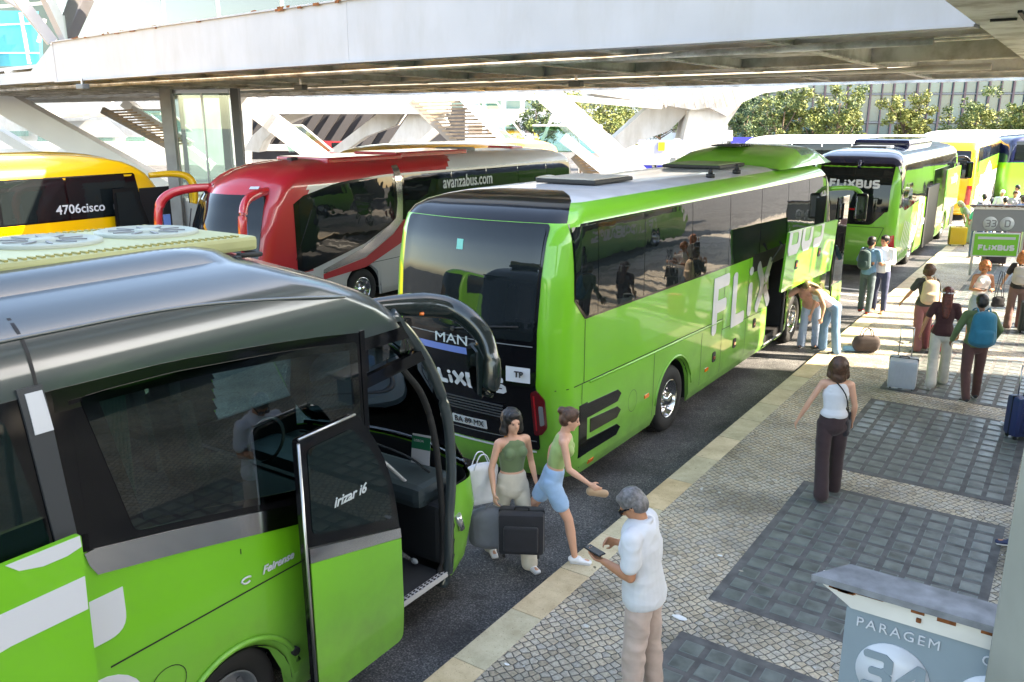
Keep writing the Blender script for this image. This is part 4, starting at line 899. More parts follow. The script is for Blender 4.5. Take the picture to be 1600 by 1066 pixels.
# ---------------------------------------------------------------- green coach in the middle
c2 = thing('coach', 'bright green coach with black rear panel and one luggage flap raised', 'coach', (-5.925, 7.6, -.15))
Y2 = -7.6
s2 = Shell([(.28, 1.20, .46, 12.2), (.42, 1.26, .36, 12.35), (.6, 1.275, .28, 12.45), (1.0, 1.275, .20, 12.5), (1.46, 1.275, .12, 12.5), (1.56, 1.275, .08, 12.48), (2.2, 1.275, .08, 12.35), (2.8, 1.268, .14, 12.15), (3.2, 1.255, .22, 11.9),
            (3.38, 1.24, .30, 11.7), (3.48, 1.20, .40, 11.5), (3.55, 1.12, .56, 11.3), (3.60, 1.0, .80, 11.0), (3.635, .84, 1.05, 10.7), (3.65, .5, 1.5, 10.2)], rr=.34, rf=.32, br=.10, bf=.2, wheels=(3.54, 9.75), R=.60, zc=.50)
g2 = s2.fside(1); r2 = s2.fend(-1); l2 = s2.fside(-1); fr2 = s2.fend(1)
def skip2(side, x, y, z): return side == 1 and 7.75 < y < 8.98 and .3 < z < 2.12
def pick2(s_, x, y, z):
    if s2.a < 1.62 and z > 3.40 and y < 3: return 2
    if z > 3.585: return 1
    if y > 12.0 and z > 1.2: return 2
    return 0
s2.build('body', [GREEN, ROOFW, BLACKP], c2, pick=pick2, skip=skip2, zs=[.3, 2.12, 3.40, 3.585], ystep=.05)
for y in (3.54, 9.75): wheel_well(c2, 1.275, y)
make_wheel(c2, 1.22, 3.54, 1); make_wheel(c2, -1.22, 3.54, -1); make_wheel(c2, 1.22, 9.75, 1); underframe(c2, 1.275, .5, 12.2, .34, .5, (3.54, 9.75))
wtop = 3.37; wbot = lambda y: np.interp(y, [0, .8, 5.4, 12], [2.28, 2.27, 2.21, 2.16])
decal('window_band', [(.54, 2.52), (.79, wbot(.79))]+[(y, wbot(y)) for y in np.linspace(1.2, 11.3, 24)]+[(11.5, 3.34), (.54, wtop+.015)], g2, BLACKP, c2, .2, .15, .006)
edges = [.80, 2.36, 3.95, 5.5, 7.05, 8.6, 10.0, 11.28]
decal('window', rpoly([(.56, 2.54), (.83, wbot(.8)+.03), (1.08, wbot(1)+.03), (1.08, wtop-.015), (.56, wtop-.015)], .02), g2, TINT, c2, .08, .12, .012, .008)
for a, b in zip([1.1]+edges[1:-1], edges[1:]):
    decal('window', [(a, wbot(a)+.03), (b-.02, wbot(b)+.03), (b-.02, wtop-.015), (a, wtop-.015)], g2, TINT, c2, .15, .15, .009, .008)
decal('window_band', [(.5, 2.3), (11.3, 2.2), (11.5, 3.34), (.5, wtop)], l2, BLACKP, c2, .3, .25, .004)
decal('lower_black_band', [(6.75, wbot(6.75)-.28), (11.25, 1.98), (11.3, wbot(11.3)+.03), (6.75, wbot(6.75)+.03)], g2, BLACK, c2, .3, .2, .008, .008)
decal('pillar_strip', [(11.30, 3.43), (11.42, 3.42), (11.62, 2.6), (11.78, 1.9), (11.86, 1.1), (11.80, 1.1), (11.70, 1.9), (11.5, 2.6)], g2, mat('pearl_trim', (.45, .43, .40), .35, coat=.5), c2, .1, .12, .014, .012)
decal('side_windscreen', [(11.45, 3.40), (11.66, 2.6), (11.82, 1.9), (11.9, 1.15), (12.2, 1.15), (12.15, 2.2), (11.9, 3.0), (11.66, 3.40)], g2, TINT, c2, .08, .12, .010, .01)
decal('windscreen', rpoly([(-1.1, 1.2), (1.1, 1.2), (1.05, 3.3), (-1.05, 3.3)], .1), fr2, TINT, c2, .15, .15, .008, .01)
seams('panel_gap', [[(.30, 1.50), (5.42, 1.36)], [(.80, 2.26), (.80, 1.49)], [(.76, 1.48), (.76, .40)], [(2.8, 1.42), (2.80, .3)], [(5.42, 2.2), (5.42, .3)], [(4.55, 1.3), (4.55, .3)], [(6.6, 2.2), (6.6, .3)], [(7.72, 2.0), (7.72, .3)], [(5.42, 1.18), (7.7, 1.10)], [(10.5, 2.1), (10.5, .4)], [(10.5, 1.2), (11.7, 1.15)]], g2, BLACK, c2, .012)
bm = bmesh.new(); tube(bm, [g2(y, z, -.004) for y, z in ((.95, 1.46), (2.0, 1.425), (3.2, 1.39), (5.4, 1.33))], .018, 8); obj('crease', bm, GREEN, c2)
bm = bmesh.new(); tube(bm, [g2(3.54+.66*math.cos(t), .50+.66*math.sin(t), .0) for t in np.linspace(.15, PI-.15, 24)], .02, 8); obj('arch_lip', bm, GREEN, c2)
# ventilation grille shaped like an E
for k, (z0, z1, ya, yb) in enumerate(((1.02, 1.21, .72, 1.80), (.80, .98, .98, 1.80), (.56, .74, .72, 1.80))):
    decal('grille', [(ya, z0), (yb-.1, z0-.02), (yb, (z0+z1)/2-.03), (yb-.1, z1-.05), (ya, z1)], g2, BLACKP, c2, .2, .2, .008, .01)
decal('grille', [(.70, .55), (.90, .55), (.90, 1.22), (.70, 1.22)], g2, BLACKP, c2, .2, .2, .006, .01)
seams('fuel_flap', [[(2.15+.13*math.cos(t), .88+.15*math.sin(t)) for t in np.linspace(0, 2*PI, 24)]], g2, BLACK, c2, .006)
for y, z in ((2.52, .80), (.98, .38), (4.75, .62)): decal('side_marker', [(y, z), (y+.13, z), (y+.13, z+.05), (y, z+.05)], g2, LAMPO, c2, .2, .2, .014, .012)
for y, z in ((5.05, .78), (7.0, .95), (6.0, .8)):
    hd = decal('flap_latch', rpoly([(y, z-.08), (y+.14, z-.08), (y+.14, z+.09), (y, z+.09)], .04), g2, BLACK, c2, .2, .2, .010, .012); decal('latch_handle', [(y+.04, z-.03), (y+.11, z-.03), (y+.11, z+.02), (y+.04, z+.02)], g2, LAMPR, hd, .2, .2, .018, .01)
strokes('lettering', 'FLiX', .98, .20, WHITEV, c2, lambda u, v, d: g2(4.93+u, 1.12+v, .006+d), gap=.27)
# luggage bay
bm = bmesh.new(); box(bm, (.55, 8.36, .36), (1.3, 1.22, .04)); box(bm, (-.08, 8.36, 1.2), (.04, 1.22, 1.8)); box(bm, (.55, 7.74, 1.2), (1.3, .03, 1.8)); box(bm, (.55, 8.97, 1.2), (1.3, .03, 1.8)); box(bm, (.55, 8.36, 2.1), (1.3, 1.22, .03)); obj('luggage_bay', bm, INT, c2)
bm = bmesh.new(); tube(bm, [(1.24, 7.78, .36), (1.24, 7.78, 1.9), (1.45, 7.8, 2.3)], .022, 8); tube(bm, [(1.24, 8.94, .36), (1.24, 8.94, 1.9), (1.5, 8.94, 2.2)], .022, 8); tube(bm, [(1.24, 7.8, .37), (1.24, 8.94, .37)], .02, 8); obj('bay_frame', bm, MGREY, c2)
# raised flap
O_ = Vector((1.74, 6.98, 1.58)); fq = quad_fn(O_, (0, 1, -.03), (.06, 0, 1))
fl = decal('luggage_flap', rpoly([(0, 0), (3.35, .0), (3.35, 1.06), (0, 1.06)], .03), fq, GREEN2, c2, 9, 9, 0, .04)
strokes('lettering', 'BUS', .98, .18, WHITEV, fl, lambda u, v, d: fq(.0+u*.92+.02, .64+min(v, .415), .003+d), gap=.22)
for u, v in ((.62, .34), (2.1, .42)):
    hd = decal('flap_latch', rpoly([(u, v), (u+.18, v), (u+.18, v+.17), (u, v+.17)], .05), fq, BLACK, fl, 5, 5, .012, .015); decal('latch_handle', [(u+.05, v+.05), (u+.13, v+.05), (u+.13, v+.11), (u+.05, v+.11)], fq, LAMPO, hd, 5, 5, .02, .01)
# rear
decal('rear_panel', rpoly([(-.95, .70), (.95, .70), (.97, 1.4), (.99, 1.62), (1.02, 3.39), (-1.02, 3.39), (-.99, 1.62), (-.97, 1.4)], .05), r2, BLACKP, c2, .06, .15, .010, .02)
decal('rear_window', rpoly([(-.96, 2.08), (.96, 2.08), (.99, 3.35), (-.99, 3.35)], .06), r2, TINT, c2, .06, .12, .020, .016)
seams('panel_gap', [[(-.95, 2.02), (.95, 2.02)], [(-.94, .82), (.92, .82)]], r2, MGREY, c2, .012, .014)
decal('blue_strip', [(-.80, 1.82), (.42, 1.82), (.44, 1.90), (-.80, 1.90)], r2, mat('pale_blue_strip', (.10, .16, .42), .3, coat=.6), c2, .1, .1, .012, .008)
w_ = text_width('FLiXBUS', .20, .27); strokes('lettering', 'FLiXBUS', .20, .052, WHITEV, c2, lambda u, v, d: r2(-.0-w_/2+u, 1.40+v, .014+d), gap=.27)
text('lettering', 'MAN', .17, GREYV, c2, (-.14, .062, 1.98), (1, 0, 0), (0, 0, 1), sx=1.35, thick=.004)
text('lettering', "Lion's Coach", .085, GREYV, c2, (-.66, .10, 2.30), (1, -.08, 0), (0, 0, 1), shear=.2, thick=.006)
pl = decal('number_plate', rpoly([(-.25, .87), (.27, .87), (.27, .985), (-.25, .985)], .01), r2, WHITEV, c2, 1, 1, .018, .01)
text('lettering', 'BA 89 MX', .105, BLACK, pl, (.01, .192, .927), (1, 0, 0), (0, -.1, 1), thick=.003)
pt = decal('white_plate', [(.62, 1.58), (.92, 1.58), (.92, 1.76), (.62, 1.76)], r2, WHITEV, c2, .1, 1, .016, .006)
text('lettering', 'TP', .10, BLACK, pt, (.80, .105, 1.68), (1, .17, 0), (0, 0, 1), thick=.012)
for sx_ in (1, -1):
    lp = decal('tail_lamp', rpoly([(sx_*.90, .90), (sx_*1.00, .92), (sx_*1.07, 1.02), (sx_*1.07, 1.38), (sx_*.98, 1.50), (sx_*.90, 1.46)], .03), r2, mat('smoked_red_lamp', (.10, .004, .006), .08, coat=1), c2, .04, .1, .014, .02)
    decal('lamp_lens', rpoly([(sx_*.99, 1.04), (sx_*1.04, 1.06), (sx_*1.04, 1.30), (sx_*.99, 1.30)], .02), r2, MGREY, lp, .05, .1, .022, .01); decal('lamp_bar', [(sx_*.93, .97), (sx_*.95, .97), (sx_*.95, 1.42), (sx_*.93, 1.42)], r2, LAMPR, lp, .05, .1, .022, .01)
bm = bmesh.new()
for k in range(3):
    pass
bm.free()
decal('bumper_trim', [(-.9, .66), (.9, .66), (.9, .68), (-.9, .68)], r2, WHITEV, c2, .1, 1, .012, .01)
for x, t_ in ((-.83, ('LO', 'GO')), (.50, ('LO', 'GO'))):
    st = decal('orange_sticker', rpoly([(x, .62), (x+.22, .62), (x+.22, .86), (x, .86)], .02), r2, mat('orange_vinyl', (.75, .24, .01), .5), c2, .05, 1, .016, .008)
    text('lettering', t_[0]+'\n'+t_[1], .09, BLACK, st, (x+.11, .205, .76), (1, 0, 0), (0, -.1, 1), bold=.001, thick=.001)

bm = bmesh.new()
for k in range(5): box(bm, (0, .145, 1.10+k*.035), (1.1, .02, .014))
obj('engine_vent', bm, DGREY, c2)
bm = bmesh.new(); tube(bm, [r2(-.1, 2.12, .03), r2(.35, 2.20, .04), r2(.78, 2.24, .035)], .012, 6); tube(bm, [r2(-.1, 2.12, .0), r2(-.1, 2.12, .05)], .03, 8); obj('wiper', bm, BLACK, c2)
decal('exit_sticker', [(-.12, 3.05), (-.03, 3.05), (-.03, 3.17), (-.12, 3.17)], r2, mat('mint_sticker', (.12, .42, .36), .6), c2, 1, 1, .024, .004)
# roof fittings
bm = bmesh.new(); box(bm, (-.05, 3.1, 3.69), (.95, 1.15, .06), bev=.02); h_ = obj('roof_hatch', bm, BLACK, c2)
bm = bmesh.new(); box(bm, (-.05, 3.1, 3.724), (.86, 1.05, .02), bev=.008); obj('hatch_pane', bm, mat('hatch_tan', (.36, .33, .28), .4), h_)
bm = bmesh.new(); box(bm, (-.05, 7.6, 3.69), (1.1, 1.3, .06), bev=.02); h_ = obj('roof_hatch', bm, BLACK, c2)
bm = bmesh.new(); box(bm, (-.05, 7.6, 3.724), (1.0, 1.2, .02), bev=.008); obj('hatch_pane', bm, mat('hatch_green', (.12, .2, .05), .4), h_)
for y in (5.4, 6.6):
    bm = bmesh.new(); tube(bm, [(.93, y, 3.62), (.93, y, 3.68)], .07, 10); tube(bm, [(.93, y, 3.66), (.93, y, 3.78)], [.045, .025], 8); obj('roof_vent', bm, BLACK, c2)
bm = bmesh.new()   # raised cooling hood over the front
prof = [(8.3, 3.62), (8.6, 3.76), (9.1, 3.90), (9.8, 3.98), (10.6, 4.0), (11.2, 3.93), (11.7, 3.76), (11.95, 3.55)]
rows = []
for y, z in prof:
    rows.append([bm.verts.new((x*(1.02 if abs(x) < 1 else 1.0), y+.5*(1-abs(x)/1.1)*(1 if y < 10 else -.0), 3.60+(z-3.60)*zz)) for x, zz in ((-1.16, 0), (-1.10, .55), (-.95, .85), (-.6, 1), (0, 1.03), (.6, 1), (.95, .85), (1.10, .55), (1.16, 0))])
for a, b in zip(rows, rows[1:]):
    for i in range(8):
        f = bm.faces.new((a[i], a[i+1], b[i+1], b[i])); f.smooth = True; f.material_index = 1 if (b[0].co.y > 10.0 and 1 <= i <= 6) else 0
bmesh.ops.recalc_face_normals(bm, faces=bm.faces)
hood = obj('roof_hood', bm, [GREEN2, mat('sea_green_paint', (.08, .27, .19), .25, coat=1)], c2)
bm = bmesh.new()
for k in range(7): box(bm, (-.35, 9.5+k*.16, 3.985), (.6, .09, .03))
obj('hood_louvre', bm, BLACK, hood)
# mirror and open front door
bm = bmesh.new(); P_ = curve_pts([(1.12, 12.1, 3.0), (1.4, 12.35, 3.02), (1.62, 12.45, 3.0), (1.76, 12.47, 2.88)], 5); tube(bm, P_, .04, 10, ell=1.3); ma = obj('mirror_arm', bm, GREEN2, c2)
bm = bmesh.new(); box(bm, (1.78, 12.44, 2.60), (.26, .14, .62), bev=.06); obj('mirror_housing', bm, BLACKP, ma)
bm = bmesh.new(); box(bm, (1.78, 12.362, 2.60), (.19, .01, .50)); obj('mirror_glass', bm, MATS['mirror'], ma)
bm = bmesh.new(); box(bm, (1.50, 11.95, 1.62), (.05, .95, 2.5), bev=.02); dd = obj('door', bm, BLACKP, c2)
bm = bmesh.new(); box(bm, (1.53, 11.95, 1.85), (.012, .80, 1.75)); obj('door_glass', bm, SEED, dd); bm = bmesh.new(); box(bm, (1.535, 11.95, .68), (.02, .86, .5), bev=.005); obj('door_skin', bm, GREEN2, dd)
# ---------------------------------------------------------------- the other coaches
def std_levels(L, H=3.68, dome=0):
    k = H/3.68
    return [(.28, 1.20, .30, L-.25), (.42, 1.26, .16, L-.08), (.9, 1.275, .04, L), (1.5, 1.275, .0, L-.02), (2.2, 1.27, .03, L-.18), (2.8*k, 1.262, .10, L-.42), (3.15*k, 1.245, .2, L-.68), (3.32*k, 1.21, .3, L-.92), (3.46*k, 1.12, .5, L-1.2), (3.56*k, .97, .8, L-1.6), (3.63*k, .72, 1.2, L-2.1), (3.68*k, .35, 1.8, L-2.8)]
def coach(label, loc_, rz, L, body, roofm, zroof=3.5, side=1, wins=6, wz=(2.15, 3.15), mir=None, front=True, group=None, rearblack=True, H=3.68, pick=None, zs=(), bandm=None, wheels=(3.3,)):
    t = thing('coach', label, 'coach', loc_, rz, group); wh = tuple(wheels)+(L-2.7,)
    s = Shell(std_levels(L, H), rr=.30, rf=.32, br=.10, bf=.22, wheels=wh, R=.58)
    s.build('body', [body, roofm, BLACKP, WHITEV, NAVYP], t, pick=pick or (lambda q, x, y, z: 1 if z > zroof else 0), zs=[zroof]+list(zs), ystep=.12)
    f = s.fside(side); ed = list(np.linspace(.6, L-1.6, wins+1))
    for y in wh: wheel_well(t, 1.275, y, .6); make_wheel(t, side*1.22, y, side)
    underframe(t, 1.275, .3, L-.3, .3, .45, wh)
    decal('window_band', rpoly([(.35, wz[0]-.04), (L-1.2, wz[0]-.04), (L-1.35, wz[1]+.03), (.45, wz[1]+.03)], .06), f, bandm or BLACKP, t, .3, .25, .004)
    for a, b in zip(ed, ed[1:]): decal('window', rpoly([(a+.03, wz[0]), (b-.03, wz[0]), (b-.03, wz[1]), (a+.03, wz[1])], .03), f, TINT, t, .3, .3, .01, .01)
    fe = s.fend(1); re = s.fend(-1)
    if front:
        decal('windscreen', rpoly([(-1.12, 1.25), (1.12, 1.25), (1.10, 2.2), (1.04, 3.05), (-1.04, 3.05), (-1.10, 2.2)], .1), fe, TINT, t, .15, .15, .01, .012)
        for q in (-1, 1): decal('headlamp', rpoly([(q*.7, .62), (q*1.12, .66), (q*1.15, .92), (q*.75, .84)], .04), fe, LAMPC, t, .1, .1, .012, .015)
    else: decal('rear_window', rpoly([(-1.02, 1.9), (1.02, 1.9), (1.0, 3.1), (-1.0, 3.1)], .08), re, TINT, t, .12, .15, .01, .012)
    if mir:
        for q in (-1, 1):
            bm = bmesh.new(); P_ = curve_pts([(q*.95, L-.75, 3.08), (q*1.15, L-.2, 3.10), (q*1.32, L+.12, 3.02), (q*1.40, L+.24, 2.8), (q*1.40, L+.26, 2.5), (q*1.38, L+.24, 2.3)], 6)
            tube(bm, P_, [float(np.interp(i, [0, 10, 20, 31], [.06, .075, .09, .06])) for i in range(len(P_))], 12, ell=1.2); ma = obj('mirror_arm', bm, mir, t)
            bm = bmesh.new(); box(bm, (q*1.32, L+.18, 2.5), (.03, .12, .36)); obj('mirror_glass', bm, MATS['mirror'], ma)
    return t, s
# red and silver coach
def pickred(q, x, y, z):
    if z > 3.42 and y < 8.4+abs(x)*.8: return 3
    if z > 3.05: return 3 if y < 7.4 else 0
    return 5
t3 = thing('coach', 'red and silver coach facing us with red mirror arms', 'coach', (-15.475, 24.9, -.15), PI)
L3 = 13.8; s3 = Shell(std_levels(L3, 3.62), rr=.3, rf=.42, br=.1, bf=.34, wheels=(3.3, 10.3), R=.6)
for i, z in enumerate(s3.z): pass
def lw(y): return np.interp(y, [6, 9.5, 13.2], [1.9, 1.75, 1.35])
s3.build('body', [RED, ROOFW, BLACKP, WHITEV, NAVYP, SILVER], t3, pick=lambda q, x, y, z: (3 if y < 7.3-(z-3)*1.5 else 0) if z > 3.10 else (0 if (y > 11.9 and z > 1.2) else 5), zs=[3.1, 1.2], ystep=.04)
g3 = s3.fside(-1)
for y in (3.3, 10.3): wheel_well(t3, 1.275, y, .62); make_wheel(t3, -1.22, y, -1)
underframe(t3, 1.275, .3, 12.8, .3, .45, (3.3, 10.3))
ws = lambda y: np.interp(y, [.3, 9.4, 11, 12.2, 12.55], [3.20, 3.20, 3.10, 2.85, 2.55]); wb = lambda y: np.interp(y, [.3, 8.9, 9.3, 10.2, 12.0], [2.05, 2.05, 1.98, 1.62, 1.22])
Ys = list(np.linspace(.4, 12.35, 40))
decal('window_band', [(y, wb(y)) for y in Ys]+[(y, ws(y)) for y in Ys[::-1]], g3, BLACKP, t3, .25, .2, .005)
ed = [.55, 2.0, 3.6, 5.2, 6.8, 8.75]
for a, b in zip(ed, ed[1:]): decal('window', [(a, wb(a)+.06), (b-.04, wb(b)+.06), (b-.04, 3.14), (a, 3.14)], g3, TINT, t3, .25, .25, .010, .01)
yv = list(np.linspace(9.12, 12.2, 12)); decal('window', [(y, wb(y)+.07) for y in yv]+[(y, ws(y)-.06) for y in yv[::-1]], g3, TINT, t3, .2, .2, .010, .01)
decal('silver_pillar', rpoly([(8.82, 3.40), (9.06, 3.38), (9.0, 2.5), (9.08, 2.12), (9.4, 1.93), (10.3, 1.52), (11.6, 1.18), (11.6, 1.10), (10.2, 1.30), (9.2, 1.75), (8.84, 2.02), (8.80, 2.6)], .03), g3, CHROME, t3, .15, .1, .016, .012)
decal('red_stripe', [(7.5, 2.05), (8.78, 2.05), (9.2, 1.73), (10.2, 1.28), (11.6, 1.08), (11.6, .95), (10.2, 1.05), (9.0, 1.45), (8.2, 1.78)], g3, RED, t3, .15, .1, .009, .01)
decal('blue_skirt', [(.3, 1.95), (5.6, 1.95), (7.2, 2.1), (.3, 2.25)], g3, NAVYP, t3, .25, .25, .014, .012)
seams('panel_gap', [[(.3, 1.25), (11.6, 1.1)], [(8.4, 1.2), (8.4, .3)], [(7.0, 1.2), (7.0, .3)], [(5.3, 1.2), (5.3, .3)]], g3, BLACK, t3, .014)
yy0 = 5.9
text('lettering', 'avanzabus.com', .46, GREYV, t3, (-1.282, 6.05, 2.86), (0, -1, 0), (0, 0, 1), bold=.006, sx=.82, thick=.006)
text('lettering', 'buses', .30, WHITEV, t3, (-1.300, 1.3, 2.33), (0, -1, 0), (0, 0, 1), bold=.006, thick=.006)
bm = bmesh.new(); tube(bm, curve_pts([g3(3.2, 2.25, .02), g3(2.9, 2.5, .02), g3(2.3, 2.66, .02), g3(2.6, 2.72, .02), g3(1.9, 2.76, .02), g3(1.2, 2.66, .02), g3(.7, 2.55, .02)], 5), .035, 6); tube(bm, curve_pts([g3(2.5, 2.6, .02), g3(2.1, 2.4, .02), g3(1.8, 2.2, .02)], 5), .03, 6); obj('logo', bm, WHITEV, t3)
decal('windscreen', rpoly([(-1.14, 1.25), (1.14, 1.25), (1.14, 2.2), (1.05, 2.93), (-1.05, 2.93), (-1.14, 2.2)], .12), s3.fend(1), TINT, t3, .12, .12, .03, .012)
bm = bmesh.new(); box(bm, (0, 12.6, 2.0), (2.1, .1, 1.7)); obj('cab_lining', bm, DGREY, t3)
for q in (-1, 1):
    bm = bmesh.new(); P_ = curve_pts([(q*.95, 12.75, 3.02), (q*1.15, 13.2, 3.0), (q*1.30, 13.6, 2.9), (q*1.40, 13.8, 2.66), (q*1.42, 13.86, 2.2), (q*1.38, 13.8, 1.85)], 6)
    tube(bm, P_, [float(np.interp(i, [0, 10, 20, 31], [.07, .08, .085, .075])) for i in range(len(P_))], 12, ell=1.25); ma = obj('mirror_arm', bm, RED, t3)
    bm = bmesh.new(); box(bm, (q*1.30, 13.72, 2.2), (.03, .16, .55)); obj('mirror_glass', bm, mat('blue_mirror', (.10, .18, .42), .05, coat=1), ma)
    decal('marker_lamp', [(q*.62, 3.05), (q*.78, 3.05), (q*.78, 3.10), (q*.62, 3.10)], s3.fend(1), LAMPC, t3, 1, 1, .02, .015)
for (y, w, l, z0, m_) in ((9.6, 1.75, 2.6, 3.66, RED), (6.9, 1.5, 3.0, 3.70, RED), (5.0, .9, .8, 3.72, MGREY), (2.4, .9, .7, 3.70, RED)):
    bm = bmesh.new(); box(bm, (0, y, z0-.10), (w, l, .16), bev=.05); obj('roof_box', bm, m_, t3)
bm = bmesh.new(); box(bm, (-.15, 11.3, 3.60), (.16, .2, .10), bev=.02); tube(bm, [g3(12.4, 1.5, .02), g3(12.1, 2.6, .3)], .008, 6); obj('antenna', bm, BLACK, t3)
bm = bmesh.new()
for q in (-.5, .55): tube(bm, curve_pts([(q, 13.72, 1.3), (q+.15, 13.62, 2.0), (q+.3, 13.4, 2.6)], 4), .014, 6)
obj('wiper', bm, BLACK, t3)
# yellow coach at the left edge
t5, s5 = coach('yellow coach at the left edge with its front door open', (-21.27, .9, -.15), 0, 13.0, YEL, YEL, 3.5, 1, 7, (2.20, 3.16), YEL, True)
g5 = s5.fside(1)
text('lettering', '4706cisco', .30, WHITEV, t5, (1.295, 10.15, 2.42), (0, 1, 0), (0, 0, 1), bold=.004, thick=.004)
seams('panel_gap', [[(8.8, 3.2), (8.75, 3.4), (8.6, 3.55)], [(2, 3.48), (8.7, 3.48)], [(2, 1.75), (11, 1.75)], [(8.2, 1.7), (8.2, .4)], [(9.8, 1.7), (9.8, .4)]], g5, BLACK, t5, .02)
bm = bmesh.new(); box(bm, (0, 5.6, 3.66), (1.5, 6.0, .10), bev=.04); obj('roof_box', bm, YEL, t5)
coach('green coach parked behind the camera side, seen only in the reflections', (-12.5, -11.5, -.15), 0, 12.6, GREEN, ROOFW, 3.5, 1, 6, (2.2, 3.2), None, True)
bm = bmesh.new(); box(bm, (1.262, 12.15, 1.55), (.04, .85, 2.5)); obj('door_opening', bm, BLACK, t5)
bm = bmesh.new(); prism(bm, rpoly([(1.50, 10.9, 0), (1.50, 11.6, 0)], 0) if False else [(1.5, 10.85, .35), (1.5, 11.75, .35), (1.5, 11.75, 1.9), (1.5, 11.45, 2.85), (1.5, 10.85, 2.85)], (.04, 0, 0)); dd = obj('door', bm, BLACKP, t5)
bm = bmesh.new(); prism(bm, [(1.545, 10.93, 1.75), (1.545, 11.65, 1.7), (1.545, 11.62, 1.95), (1.545, 11.38, 2.75), (1.545, 10.93, 2.75)], (.008, 0, 0)); obj('door_glass', bm, TINT, dd)
bm = bmesh.new(); prism(bm, [(1.545, 10.9, .4), (1.545, 11.70, .4), (1.545, 11.70, 1.6), (1.545, 10.9, 1.65)], (.01, 0, 0)); obj('door_skin', bm, YEL, dd)
# other yellow coaches showing only their roofs
coach('yellow coach mostly hidden behind the red coach, only its roof showing', (-19.9, 31.5, -.15), PI, 12.2, YEL, YEL, 3.5, -1, 5, (2.2, 3.1), None, True)
coach('yellow coach behind the yellow coach at the left edge', (-27.5, 3.5, -.15), 0, 13.6, YEL, YEL, 3.3, 1, 5, (2.1, 3.0), None, True, H=3.50)
# green coach with navy roof in the same lane
def pick4(q, x, y, z):
    if z > 3.18: return 1
    if q and y > 11.9 and z > 1.2: return 2
    return 0
t4, s4 = coach('green coach with navy roof and slatted red tail lamp beyond the middle one', (-5.675, 26.0, -.15), 0, 12.8, GREEN2, NAVYP, 3.2, 1, 2, (2.05, 3.2), None, False, pick=pick4, zs=(3.18,), wheels=(3.2,))
g4 = s4.fside(1); e4 = s4.fend(-1)
decal('rear_quarter_window', rpoly([(.35, 3.2), (.40, 2.5), (.75, 2.02), (1.2, 1.88), (3.6, 2.0), (3.6, 3.22)], .08), g4, TINT, t4, .2, .2, .014, .01)
decal('rear_panel', rpoly([(-1.0, 3.25), (-.98, 1.95), (-.6, 1.52), (.6, 1.52), (.98, 1.95), (1.05, 3.25)], .1), e4, BLACKP, t4, .12, .15, .006, .012)
seams('panel_gap', [[(-.95, 1.46), (.95, 1.46), (.72, .75)]], e4, BLACK, t4, .014)
bm = bmesh.new()
for k in range(6): box(bm, (.55-.03*k, .10, 1.18-k*.07), (.34, .02, .028))
obj('vent_slats', bm, BLACK, t4)
for q in (1, -1):
    lp = decal('tail_lamp', rpoly([(q*1.10, 1.22), (q*1.22, 1.26), (q*1.262, .60), (q*.86, .60)], .03), e4, LAMPR, t4, .05, .1, .012, .02); decal('lamp_lens', [(q*.92, .62), (q*1.24, .62), (q*1.24, .72), (q*1.0, .72)], e4, LAMPO, lp, .05, .1, .020, .01)
w_ = text_width('FLiXBUS', .24, .27); strokes('lettering', 'FLiXBUS', .24, .06, WHITEV, t4, lambda u, v, d: e4(-.0-w_/2+u, 2.56+v, .014+d), gap=.27)
decal('brake_lamp', [(-.2, 1.93), (.2, 1.93), (.2, 1.98), (-.2, 1.98)], e4, LAMPR, t4, .1, 1, .02, .01)
bm = bmesh.new(); tube(bm, [e4(.1, 3.3, .0), e4(.1, 3.3, .08)], .09, 12); tube(bm, [e4(.1, 3.3, .06), e4(.1, 3.12, .08)], .05, 10); obj('rear_camera', bm, NAVYP, t4)
bm = bmesh.new(); box(bm, (0, 5.6, 3.72), (1.7, 4.4, .30), bev=.12); rb = obj('roof_hood', bm, NAVYP, t4)
bm = bmesh.new(); box(bm, (0, 2.2, 3.66), (1.0, 1.2, .08), bev=.02); obj('roof_hatch', bm, MGREY, t4)
text('lettering', 'tourismo', .07, WHITEV, t4, (.62, .09, 1.40), (1, 0, 0), (0, 0, 1), bold=.001, thick=.003)
bm = bmesh.new()
for k in range(9): bar(bm, g4(1.0+.28*k, .55+.02*k, .004), g4(1.5+.28*k, 1.55-.05*k, .004), .05, .012, up=(1, 0, 0))
obj('reflection_streak', bm, WHITEV, t4)  # white bars painted for the blown-out reflections along the side
decal('green_side_sign', rpoly([(7.6, 1.3), (11.2, 1.3), (11.2, 2.75), (7.6, 2.75)], .04), g4, GREEN2, t4, .3, .3, .22, .03)
text('lettering', 'mobility', .5, WHITEV, t4, (1.52, 9.4, 2.35), (0, 1, 0), (0, 0, 1), thick=.005)
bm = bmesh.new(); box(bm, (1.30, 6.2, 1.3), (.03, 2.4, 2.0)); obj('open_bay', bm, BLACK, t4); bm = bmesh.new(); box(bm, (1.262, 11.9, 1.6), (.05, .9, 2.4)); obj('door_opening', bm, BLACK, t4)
strokes('lettering', 'FL', .95, .2, WHITEV, t4, lambda u, v, d: g4(3.55+u, 1.12+v, .01+d), gap=.27)
bm = bmesh.new(); tube(bm, curve_pts([(1.05, 12.3, 3.0), (1.4, 12.6, 3.02), (1.6, 12.7, 2.85)], 5), .05, 8); box(bm, (1.62, 12.7, 2.5), (.26, .14, .66), bev=.05); obj('mirror_arm', bm, BLACKP, t4)
